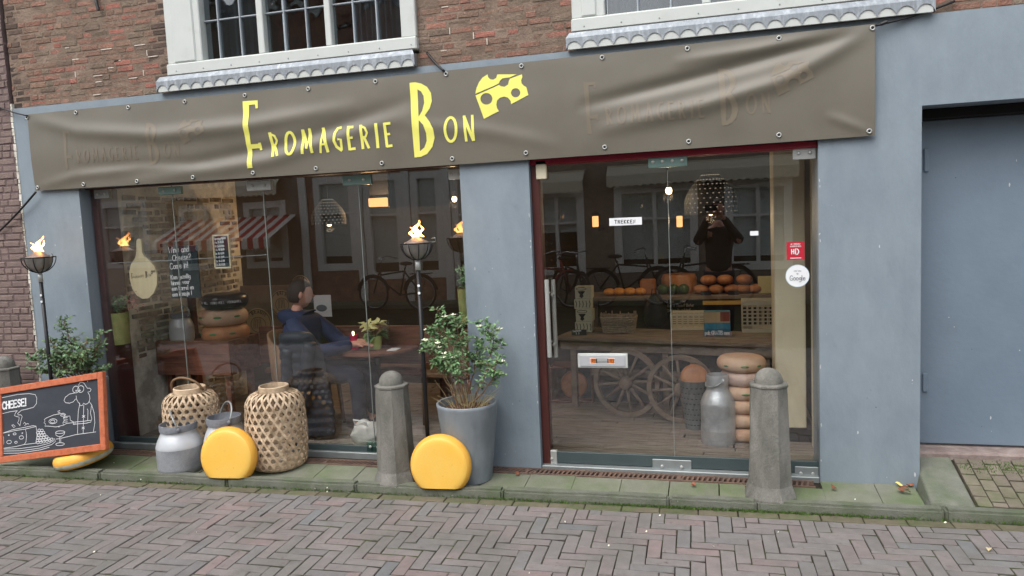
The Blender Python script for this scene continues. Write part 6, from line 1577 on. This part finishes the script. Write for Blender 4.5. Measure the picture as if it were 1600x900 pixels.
# willow basket
q = onbed(965, 522); b = Vector((q.x, q.y+.12, SZ+.001)); t = T('willow_basket', 'rough grey willow basket on the cart bed right of the tins', 'basket', b); m = MB(); rs = random.Random(77)
for j in range(9):
    z = .012+.016*j; k_ = 1+.02*j; pts = []
    for i in range(28):
        a = 2*PI*i/28; cx_, sy_ = math.cos(a), math.sin(a); e = .5; pts.append(b+Vector((.135*k_*math.copysign(abs(cx_)**e, cx_), .10*k_*math.copysign(abs(sy_)**e, sy_)+.004*(1 if (i+j) % 2 else -1), z+rs.uniform(-.003, .003))))
    m.rv = rs.random(); m.tube(pts, .0085, 5, closed=True)
for i in range(24):
    a = 2*PI*i/24; cx_, sy_ = math.cos(a), math.sin(a); e = .5; p0 = b+Vector((.135*math.copysign(abs(cx_)**e, cx_), .10*math.copysign(abs(sy_)**e, sy_), 0)); m.rv = rs.random(); m.tube([p0, p0+Vector((.02*cx_, .015*sy_, .15+rs.uniform(0, .03)))], .006, 5)
tag(m.build('woven_rods', BASK, t), kind='stuff'); m = MB(); m.box((b.x-.12, b.y-.085, b.z+.003), (b.x+.12, b.y+.085, b.z+.02)); m.build('bottom', BASK, t)
# black apron hanging with a pale cone
q = onbed(1022, 518); b = Vector((q.x, q.y+.22, SZ+.001)); t = T('dark_bag', 'black cloth bag standing in the middle of the cart', 'bag', b); m = MB()
m.ell(b+Vector((0, 0, .15)), (.105, .07, .17), 20, 14, None, lambda v: Vector((v.x*(1-.25*v.z)*(1+.12*noise.noise((v.x*2, v.y*2, v.z*2))), v.y, max(v.z, -.88)))); m.build('bag', BLACK, t, True); m = MB(); m.tube([b+Vector((-.03, -.05, .30)), b+Vector((-.02, -.06, .36)), b+Vector((.03, -.06, .36)), b+Vector((.04, -.05, .30))], .006, 6); m.build('handle', BLACK, t)
q = onbed(1062, 492); b = Vector((q.x+.01, q.y+.30, SZ+.001)); zc = at(1064, 476, b.y).z; t = T('chalkboard', 'black chalkboard with handwritten offers standing on the cart', 'chalkboard', b)
m = MB(); m.box((b.x-.17, b.y, zc-.14), (b.x+.17, b.y+.015, zc+.11)); m.build('slate', BLACK, t); m = MB(); y = b.y-.001
for i, tx in enumerate(('Speciaal!', '2 kilo     voor', 'Oud & Nieuw? Boter', 'Deskundig advies!')): write(m, tx.replace('&', 'e'), (b.x-.15, y, zc+.07-.048*i), (1, 0, .02), (0, 0, 1), .03, .0045, (0, -1, 0), .12, .05, min(1, .3/(textw(tx, .12)*.03)))
m.build('print', CHALK, t, fix=False); m = MB(); m.box((b.x-.02, b.y+.016, b.z), (b.x+.02, b.y+.04, zc)); m.build('stand', BLACK, t)
def slat_crate(label, px0, px1, py0, py1, dp):
    q0, q1 = onbed(px0, py1), onbed(px1, py1); yy = (q0.y+q1.y)/2+.10; x0, x1 = at(px0, py1, yy).x, at(px1, py1, yy).x; z0, z1 = SZ+.002, SZ+(py1-py0)/ppm(q0)
    t = T('plastic_crate', label, 'crate', ((x0+x1)/2, yy, z0), 'cream slotted crates on the cart'); th = .008; n = 6; hz = (z1-z0)
    def side(name, fnv):
        m = MB(); fnv(m); m.build(name, CRATE, t)
    def panel(m, X0, X1, y):
        m.box((X0, y, z0), (X1, y+th, z0+hz*.12)); m.box((X0, y, z1-hz*.16), (X1, y+th, z1)); nv = 6
        for i in range(nv+1):
            x = X0+(X1-X0-.008)*i/nv; m.box((x, y, z0+hz*.12), (x+.008, y+th, z1-hz*.16))
        for j in range(1, n): z = z0+hz*.12+hz*.72*j/n; m.box((X0+.008, y+.001, z-.0035), (X1-.008, y+th-.001, z+.0035))
    side('front_panel', lambda m: panel(m, x0, x1, yy)); side('back_panel', lambda m: panel(m, x0, x1, yy+dp))
    boxpart('side_panel', (x0, yy+th+.001, z0), (x0+th, yy+dp-.001, z1), CRATE, t, .001); boxpart('side_panel', (x1-th, yy+th+.001, z0), (x1, yy+dp-.001, z1), CRATE, t, .001); boxpart('bottom', (x0+th, yy+th, z0), (x1-th, yy+dp, z0+.006), CRATE, t, .001)
slat_crate('cream slotted plastic crate behind the brochure box', 1048, 1102, 492, 519, .2)
slat_crate('tall cream slotted plastic crate at the right end of the cart', 1160, 1211, 472, 523, .2)
q0, q1 = onbed(1101, 527), onbed(1141, 527); b = Vector(((q0.x+q1.x)/2, q0.y+.05, SZ+.001)); bw, bh = 40/ppm(q0), 39/ppm(q0); t = T('brochure_box', 'cardboard brochure box printed with a landscape on the cart edge', 'box', b)
m = MB(); m.cbox((b.x-bw/2, b.y, b.z), (b.x+bw/2, b.y+.09, b.z+bh), .002); m.build('box', M('box_card', S(70, 120, 140), .6, .1), t)
m = MB(); y = b.y-.001; m.mi = 0; m.box((b.x-bw*.49, y, b.z+bh*.52), (b.x+bw*.49, b.y-.0002, b.z+bh*.98)); m.mi = 1; m.box((b.x+bw*.12, y-.0008, b.z+bh*.6), (b.x+bw*.48, y-.0001, b.z+bh*.98)); m.mi = 2; m.box((b.x-bw*.49, y-.0006, b.z+bh*.3), (b.x+bw*.49, y-.0001, b.z+bh*.55)); m.mi = 3
L = textw('pak GRATIS mee', .1)*.026; write(m, 'pak GRATIS mee', (b.x-bw*.46, y-.001, b.z+bh*.07), (1, 0, 0), (0, 0, 1), .030, .0065, (0, -1, 0), .1, squeeze=bw*.92/(textw('pak GRATIS mee', .1)*.03)); m.build('print', [KRAFT, M('brick_print', S(150, 84, 66), .7, .1), BLUEP, PAPER], t, fix=False)
# upper shelf with little cheeses
US0, US1 = at(905, 461, 2.15), at(1215, 463, 2.15); uz_ = (US0.z+US1.z)/2
us = T('wall_shelf', 'long wooden shelf of small cheeses behind the cart', 'shelf', ((US0.x+US1.x)/2, 2.15, uz_)); m = MB(); m.cbox((US0.x, 2.1, uz_-.035), (US1.x, 2.6, uz_), .004); m.build('board', WOODG, us)
for x in (US0.x+.1, US1.x-.15): boxpart('upright', (x, 2.3, 0), (x+.05, 2.36, uz_-.036), WOODG, us, .003)
boxpart('painted_glow_strip', (at(1098, 470, 2.12).x, 2.11, uz_-.085), (at(1160, 470, 2.12).x, 2.13, uz_-.045), M('painted_glow_gold', S(200, 160, 80), .5, .1), us, .002)  # gold colour painted in for a warm glow; emits nothing
def small(px, py, r, mat, lb, k, Y=2.25, th=.62):
    q = at(px, py, Y); R = r/ppm(q); z = uz_+.001+R*th+(R*th*1.95 if k else 0)
    t = T('small_cheese', lb, 'cheese', (q.x, Y, z), 'small cheeses on the back shelf'); m = MB(); m.ell((q.x, Y, z), (R, R, R*th), 18, 12, None, lambda v: Vector((v.x, v.y, math.copysign(abs(v.z)**.8, v.z)))); m.build('cheese', mat, t, True)
CHY2 = M('pale_orange_wax', S(230, 160, 80), .45, .08, 6, rnd=.1)
for i, (px, w_) in enumerate(((952, 9), (967, 9.5), (984, 9.5), (1000, 9))): small(px, 450, w_, CHY2, ('first', 'second', 'third', 'fourth')[i]+' yellow cheese in the left row on the back shelf', 0)
for i, px in enumerate((1036, 1052, 1068)): small(px, 448, 8.5, CHG, ('left', 'middle', 'right')[i]+' dark green waxed cheese on the back shelf', 0, th=.95)
for i, px in enumerate((1095, 1119, 1143, 1162, 1181)): small(px, 450, 12, CHO, ('leftmost', 'second', 'middle', 'fourth', 'rightmost')[i]+' orange cheese in the lower right row on the shelf', 0, th=.6)
for i, px in enumerate((1107, 1133, 1163)): small(px, 437, 12.5, CHO, ('left', 'middle', 'right')[i]+' orange cheese of the upper right row on the shelf', 1, th=.6)
q = at(1012, 442, 2.3); b = Vector((q.x, 2.3, uz_+.001)); t = T('cheese_block', 'orange cut cheese block in the middle of the back shelf', 'cheese', b); m = MB(); m.cbox((b.x-.07, 2.26, b.z), (b.x+.07, 2.4, b.z+.14), .012); m.build('block', CHO, t)
q = at(1060, 430, 2.35); t = T('cheese_half', 'lit half cheese wheel behind the green waxed cheeses', 'cheese', (q.x, 2.42, uz_)); m = MB(); m.lathe([(.001, 0), (.15, 0), (.165, .04), (.165, .13), (.15, .17), (.001, .17)], (q.x, 2.46, uz_+.001), 30, cap=False); m.build('half', CHO, t, 50)
q = at(1198, 434, 2.25); t = T('card_box', 'pale yellow card box at the right end of the back shelf', 'box', (q.x, 2.25, uz_)); m = MB(); m.cbox((q.x-.075, 2.2, uz_+.001), (q.x+.075, 2.3, uz_+.15), .004, None); m.build('box', M('pale_yellow_card', S(206, 200, 150), .6, .05), t)
for px, lb in ((1103, 'left black price card on the back shelf edge'), (1146, 'right black price card on the back shelf edge')):
    q = at(px, 455, 2.12); t = T('price_card', lb, 'price tag', q); m = MB(); m.box((q.x-.045, 2.118, uz_+.001), (q.x+.045, 2.124, uz_+.04)); m.build('card', BLACK, t)
# on the floor behind the door
q = gr(1163, 692, 0); q.y += .14; zb = 0
for k in range(6):
    th = .104; R = .168 if k < 5 else .175; lb = ('bottom', 'second', 'third', 'fourth', 'fifth', 'topmost')[k]+' large pale cheese of the floor stack by the door'
    ax = (random.uniform(-.02, .02), random.uniform(-.02, .02), 1); cheese(lb, (q.x+random.uniform(-.012, .012), q.y, zb+th/2), R, th, ax, CHP if k != 4 else M('greyish_cheese_rind', S(200, 172, 160), .5, .1, 8), 'round_cheese', 'cheese stack behind the door', None, spots=[(-PI/2-.7, .02, .008, .0), (-PI/2+.1, .03, .008, 0), (-PI/2+.75, .02, .008, 0)] if k in (3, 5) else None); zb += th-.002
q = gr(1123, 697, 0); milk_can('shiny milk can in front of the floor stack of cheeses', (q.x, q.y+.10, 0), .50, .122, ALU, ALU, math.radians(-60), False, None, True)
q = gr(1086, 674, 0); b = Vector((q.x, q.y+.1, 0)); t = T('slotted_bucket', 'tall grey slotted bucket left of the shiny milk can', 'bucket', b); m = MB(); m.lathe([(.001, 0), (.075, 0), (.115, .38), (.12, .385), (.112, .385), (.072, .01), (.001, .01)], b, 30, cap=False); m.build('bucket', BUCK, t, 40)
m = MB()
for j in range(8):
    for k in range(20):
        a = 2*PI*(k+.5*(j % 2))/20; z = .04+.042*j; r = .0765+.04*z/.38; d = Vector((math.cos(a), math.sin(a), 0)); s_ = Vector((-d.y, d.x, 0)); c_ = b+d*r+Vector((0, 0, z)); m.add([c_-s_*.008-Vector((0, 0, .003)), c_+s_*.008-Vector((0, 0, .003)), c_+s_*.008+Vector((0, 0, .003)), c_-s_*.008+Vector((0, 0, .003))], [(0, 1, 2, 3)])
tag(m.build('slot', BLACK, t, fix=False), kind='stuff')
cheese('orange cheese standing in the slotted bucket', b+Vector((0, -.01, .40)), .105, .08, (.1, -1, .35), CHO, 'round_cheese')
q = gr(893, 630, 0); b = Vector((q.x, q.y+.12, 0)); t = T('wooden_crate', 'wooden crate on its side holding an orange cheese left of the cart wheel', 'crate', b)
cw, chh = .36, .33
for k in range(4): m = MB(); m.cbox((b.x-cw/2+.09*k+.003, b.y+.14, .02), (b.x-cw/2+.09*k+.086, b.y+.155, chh), .002); m.build('slat', WOODG, t)
for p0, p1 in (((b.x-cw/2-.015, b.y-.1, 0), (b.x-cw/2, b.y+.156, chh)), ((b.x+cw/2, b.y-.1, 0), (b.x+cw/2+.015, b.y+.156, chh)), ((b.x-cw/2, b.y-.1, 0), (b.x+cw/2, b.y+.138, .018)), ((b.x-cw/2, b.y-.1, chh-.016), (b.x+cw/2, b.y+.138, chh))): boxpart('side_board', p0, p1, WOOD, t, .002)
cc = at(897, 603, b.y-.02); cheese('round orange cheese standing in the wooden crate', (cc.x, b.y+.0, .018+.128), .128, .07, (.02, -1, .12), CHO, 'round_cheese')
# ================================================================== ACROSS THE STREET (seen mirrored in the panes)
OY = -9.9
def mir(px, py):                # where the mirrored feature at this photo pixel stands on the opposite facades
    q = at(px, py, 10.08); return q.x, q.z
def house(label, x0, x1, h, mat, wins, y=OY, sills=True):
    t = T('house', label, 'house', ((x0+x1)/2, y, 0), 'houses across the street'); m = MB()
    m.poly([(x0, y, -.08), (x1, y, -.08), (x1, y, h), (x0, y, h)], (0, -.3, 0), [[(a, y, b), (c, y, b), (c, y, d), (a, y, d)] for a, b, c, d in wins]); m.build('wall', mat, t)
    m = MB(); m.cbox((x0, y-.05, h), (x1, y+.25, h+.2), .02); m.build('cornice', WHITE, t)
    m = MB(); m.box((x0, y-.6, -.08), (x1, y-.55, h)); m.build('room_lining', DARK, t)
    for a, b, c, d in wins:
        f = MB(); e = .15
        for p0, p1 in (((a, b), (c, b+e)), ((a, d-e), (c, d)), ((a, b+e), (a+e, d-e)), ((c-e, b+e), (c, d-e))): f.box((p0[0], y-.1, p0[1]), (p1[0], y+.02, p1[1]))
        n = max(1, int((c-a)/.55)); 
        for i in range(1, n): x = a+(c-a)*i/n; f.box((x-.035, y-.09, b+e), (x+.035, y+.01, d-e))
        f.box((a+e, y-.088, b+(d-b)*.6), (c-e, y+.008, b+(d-b)*.6+.04)); w_ = f.build('window', OWHITE, t)
        m = MB(); m.box((a+e, y-.07, b+e), (c-e, y-.065, d-e)); m.build('pane', GLT, w_)
        m = MB(); m.box((a, y-.13, b+(d-b)*(.15 if int(a*10) % 3 else .5)), (c, y-.12, d)); m.build('blind', M('pale_blind', S(232, 234, 230), .9, .05) if 'pale_blind' not in MATS else MATS['pale_blind'], w_)
    return t
house('pale rendered house with cream window frames across the street', -19, -12.3, 5.0, OBRICK2, [(-14.3, .9, -12.9, 2.5), (-16.4, .9, -15, 2.5), (-18.4, .9, -17, 2.5), (-14.2, 3.6, -13.2, 4.7), (-16.2, 3.6, -15.2, 4.7)])
house('dark brick house with striped awning across the street', -12.3, -8.9, 6.7, OBRICK3, [(-12.0, .8, -10.6, 2.3), (-10.3, .8, -9.2, 2.3), (-11.8, 3.6, -10.8, 4.7), (-10.2, 3.6, -9.3, 4.7)])
house('brick house with tall white windows across the street', -8.9, -4.2, 6.4, OBRICK, [(-8.5, .7, -7.5, 2.75), (-7.3, .5, -6.4, 2.75), (-6.2, .5, -5.5, 2.75), (-5.3, .3, -4.6, 2.75), (-8.2, 3.7, -7.2, 4.7), (-6.4, 3.7, -5.4, 4.7)])
house('brown brick shop house with cream awnings across the street', -4.2, 2.2, 4.9, OBRICK3, [(-3.6, .5, -2.5, 2.2), (-1.9, .5, -.3, 2.2), (.2, .5, 1.4, 2.2), (-3.4, 3.6, -2.4, 4.6), (-1.4, 3.6, -.4, 4.6), (.4, 3.6, 1.4, 4.6)])
house('pale rendered house beyond the shop house across the street', 2.2, 9, 5.0, OBRICK2, [(2.8, .6, 4.2, 2.4), (5, .6, 6.4, 2.4), (3, 3.6, 4, 4.7), (5.4, 3.6, 6.4, 4.7)])
m = MB(); m.box((-30, OY+.001, -.16), (30, -9.15, .02)); tag(m.build('far_pavement', SLAB), kind='structure')
def awning(label, x0, x1, z1, drop, out, stripes):
    t = T('awning', label, 'awning', ((x0+x1)/2, OY, z1), 'awnings across the street'); n = max(6, int((x1-x0)/.14))
    mm = MB()
    for i in range(n):
        a, b = x0+(x1-x0)*i/n, x0+(x1-x0)*(i+1)/n; mm.mi = i % 2 if stripes else 0
        mm.box((a, OY+.03, z1-.001*0), (b, OY+.05, z1+.02)); mm.add([(a, OY+.03, z1), (b, OY+.03, z1), (b, OY+out, z1-drop), (a, OY+out, z1-drop)], [(0, 1, 2, 3)]); mm.add([(a, OY+out, z1-drop), (b, OY+out, z1-drop), (b, OY+out, z1-drop-.2), ((a+b)/2, OY+out, z1-drop-.24), (a, OY+out, z1-drop-.2)], [(0, 1, 2, 3, 4)])
    mm.build('cloth', [AWNW if stripes else AWN, AWNR], t, fix=False)
for x in (-8.75, -7.4, -6.3, -5.4, -4.4):
    m = MB(); m.cbox((x-.09, OY+.022, -.05), (x+.09, OY+.06, 2.95), .01); m.build('pilaster', OWHITE, bpy.data.objects['house.002'])
m = MB(); m.cbox((-8.9, OY+.022, 2.951), (-4.2, OY+.12, 3.2), .01); m.build('frieze', OWHITE, bpy.data.objects['house.002'])
awning('red and white striped awning across the street', -11.9, -8.95, 1.95, .45, 1.1, True)
awning('grey cream awning over the pale house across the street', -12.2, -9.2, 2.9, .25, .35, False)
awning('short cream awning on the shop house across the street', -3.75, -2.45, 2.55, .2, .35, False)
awning('long cream awning on the shop house across the street', -2.0, 1.5, 2.6, .18, .3, False)
def bicycle(label, x, y, fm, rot=0, seed=0):
    t = T('bicycle', label, 'bicycle', (x, y, RZ), 'bicycles parked across the street'); mt_ = Matrix.Translation((x, y, RZ)) @ Matrix.Rotation(rot, 4, 'Z'); P = lambda a, b, c: mt_ @ Vector((a, b, c))
    for wx in (-.54, .54):
        m = MB(); m.tube([P(wx+.335*math.cos(a), 0, .345+.335*math.sin(a)) for a in [2*PI*i/28 for i in range(28)]], .018, 6, closed=True); wo = m.build('wheel', RUB, t, True)
        m = MB(); m.tube([P(wx+.31*math.cos(a), 0, .345+.31*math.sin(a)) for a in [2*PI*i/28 for i in range(28)]], .009, 5, closed=True); m.build('rim', CHROME, wo, True)
        m = MB()
        for k in range(14): a = 2*PI*k/14; m.tube([P(wx, .01 if k % 2 else -.01, .345), P(wx+.31*math.cos(a), 0, .345+.31*math.sin(a))], .002, 3)
        tag(m.build('spokes', CHROME, wo), kind='stuff')
        m = MB(); m.tube([P(wx+.37*math.cos(a), 0, .345+.37*math.sin(a)) for a in [PI*(.05+.9*i/12) for i in range(13)]], .022, 6); m.build('mudguard', fm, t, True)
    m = MB()
    for a, b in (((-.54, .345), (-.08, .30)), ((-.08, .30), (-.22, .85)), ((-.08, .30), (.36, .62)), ((-.2, .78), (.36, .72)), ((-.54, .345), (-.2, .78)), ((.34, .9), (.54, .345)), ((.34, .9), (.36, .62))): m.tube([P(a[0], 0, a[1]), P(b[0], 0, b[1])], .017, 7)
    m.build('frame', fm, t, True)
    m = MB(); m.tube([P(.33, 0, .9), P(.31, 0, 1.05)], .013, 6); m.tube([P(.12, -.3, 1.02), P(.30, -.2, 1.08), P(.33, 0, 1.05), P(.30, .2, 1.08), P(.12, .3, 1.02)], .012, 6); m.build('handlebar', CHROME, t, True)
    m = MB(); m.ell(P(-.25, 0, .93), (.14, .08, .04), 14, 8, None); m.tube([P(-.22, 0, .82), P(-.25, 0, .92)], .014, 6); m.build('saddle', BLACK, t, True)
    m = MB(); m.box((-.8, -.06, .72), (-.34, .06, .735), mt_); m.tube([P(-.54, .05, .36), P(-.7, .05, .72)], .007, 5); m.build('carrier', BLACK, t)
bicycle('red bicycle parked across the street', -3.15, -9.0, BIKER, .2); bicycle('black bicycle leaning by the shop house across the street', -1.55, -9.05, BIKE, -.1); bicycle('black bicycle at the right of the shop house across the street', -.2, -9.0, BIKE, PI); bicycle('second black bicycle beside the red one across the street', -2.6, -8.75, BIKE, 1.0)
bicycle('black bicycle before the white windows across the street', -6.2, -8.9, BIKE, PI+.1)
# the person taking the picture, standing behind the camera
PYc = -5.22
P2 = T('person', 'person in dark clothes holding a phone up, mirrored in the door glass', 'person', (.05, PYc, RZ)); O2 = Vector((.05, PYc, RZ))
def V2(x, y, z): return O2+Vector((x, y, z))
nodes = [(V2(0, 0, .95), .15, .11), (V2(0, 0, 1.15), .14, .10), (V2(0, .0, 1.38), .16, .11), (V2(0, .0, 1.52), .07, .07), (V2(0, .01, 1.60), .06, .06)]; edges = [(0, 1), (1, 2), (2, 3), (3, 4)]
for s in (-1, 1):
    wr = V2(.075*s-.03, .30, 1.66); wi = limb(2, [(V2(.19*s, 0, 1.45), .06), (V2(.27*s, .12, 1.3), .048), (wr, .03, .025)]); hand(nodes, edges, wr, wi, (-.4*s, .5, .6), -s, .6)
    limb(0, [(V2(.10*s, 0, .9), .10), (V2(.11*s, .02, .5), .065), (V2(.11*s, 0, .12), .045), (V2(.11*s, .12, .05), .04)])
b2 = skin_obj('body', nodes, edges, SKIN, P2); hm = MB(); mt2, *_ = head(hm, V2(0, .03, 1.745), (0, 1, -.05)); bake_join(b2, hm); hair_cap(V2(0, .03, 1.745), mt2, parent=P2)
nodes = [(V2(0, 0, .85), .19, .14), (V2(0, 0, 1.1), .175, .13), (V2(0, 0, 1.36), .19, .13), (V2(0, 0, 1.51), .09, .085)]; edges = [(0, 1), (1, 2), (2, 3)]
for s in (-1, 1): limb(2, [(V2(.19*s, 0, 1.44), .085), (V2(.27*s, .11, 1.31), .07), (V2(.09*s-.03, .28, 1.64), .045)])
skin_obj('jacket', nodes, edges, BLACK, P2)
nodes = [(V2(0, 0, .95), .17, .13)]; edges = []
for s in (-1, 1): limb(0, [(V2(.10*s, 0, .85), .11), (V2(.11*s, .02, .5), .085), (V2(.11*s, 0, .1), .07)])
skin_obj('trousers', nodes, edges, JEANS, P2)
for s in (-1, 1): m = MB(); m.ell(V2(.11*s, .06, .045), (.05, .13, .045), 14, 9); m.build('shoe', BLACK, P2, True)
t = T('phone', 'dark phone held up by the person taking the picture', 'phone', C_+Vector((-.03, -.035, .0))); m = MB(); m.cbox((-.105, -.036, 1.70-.035-.0), (.045, -.026, 1.70+.040), .004, Matrix.Translation((0, C_.y, 0))); m.build('body', BLACK, t)
bpy.context.view_layer.update()
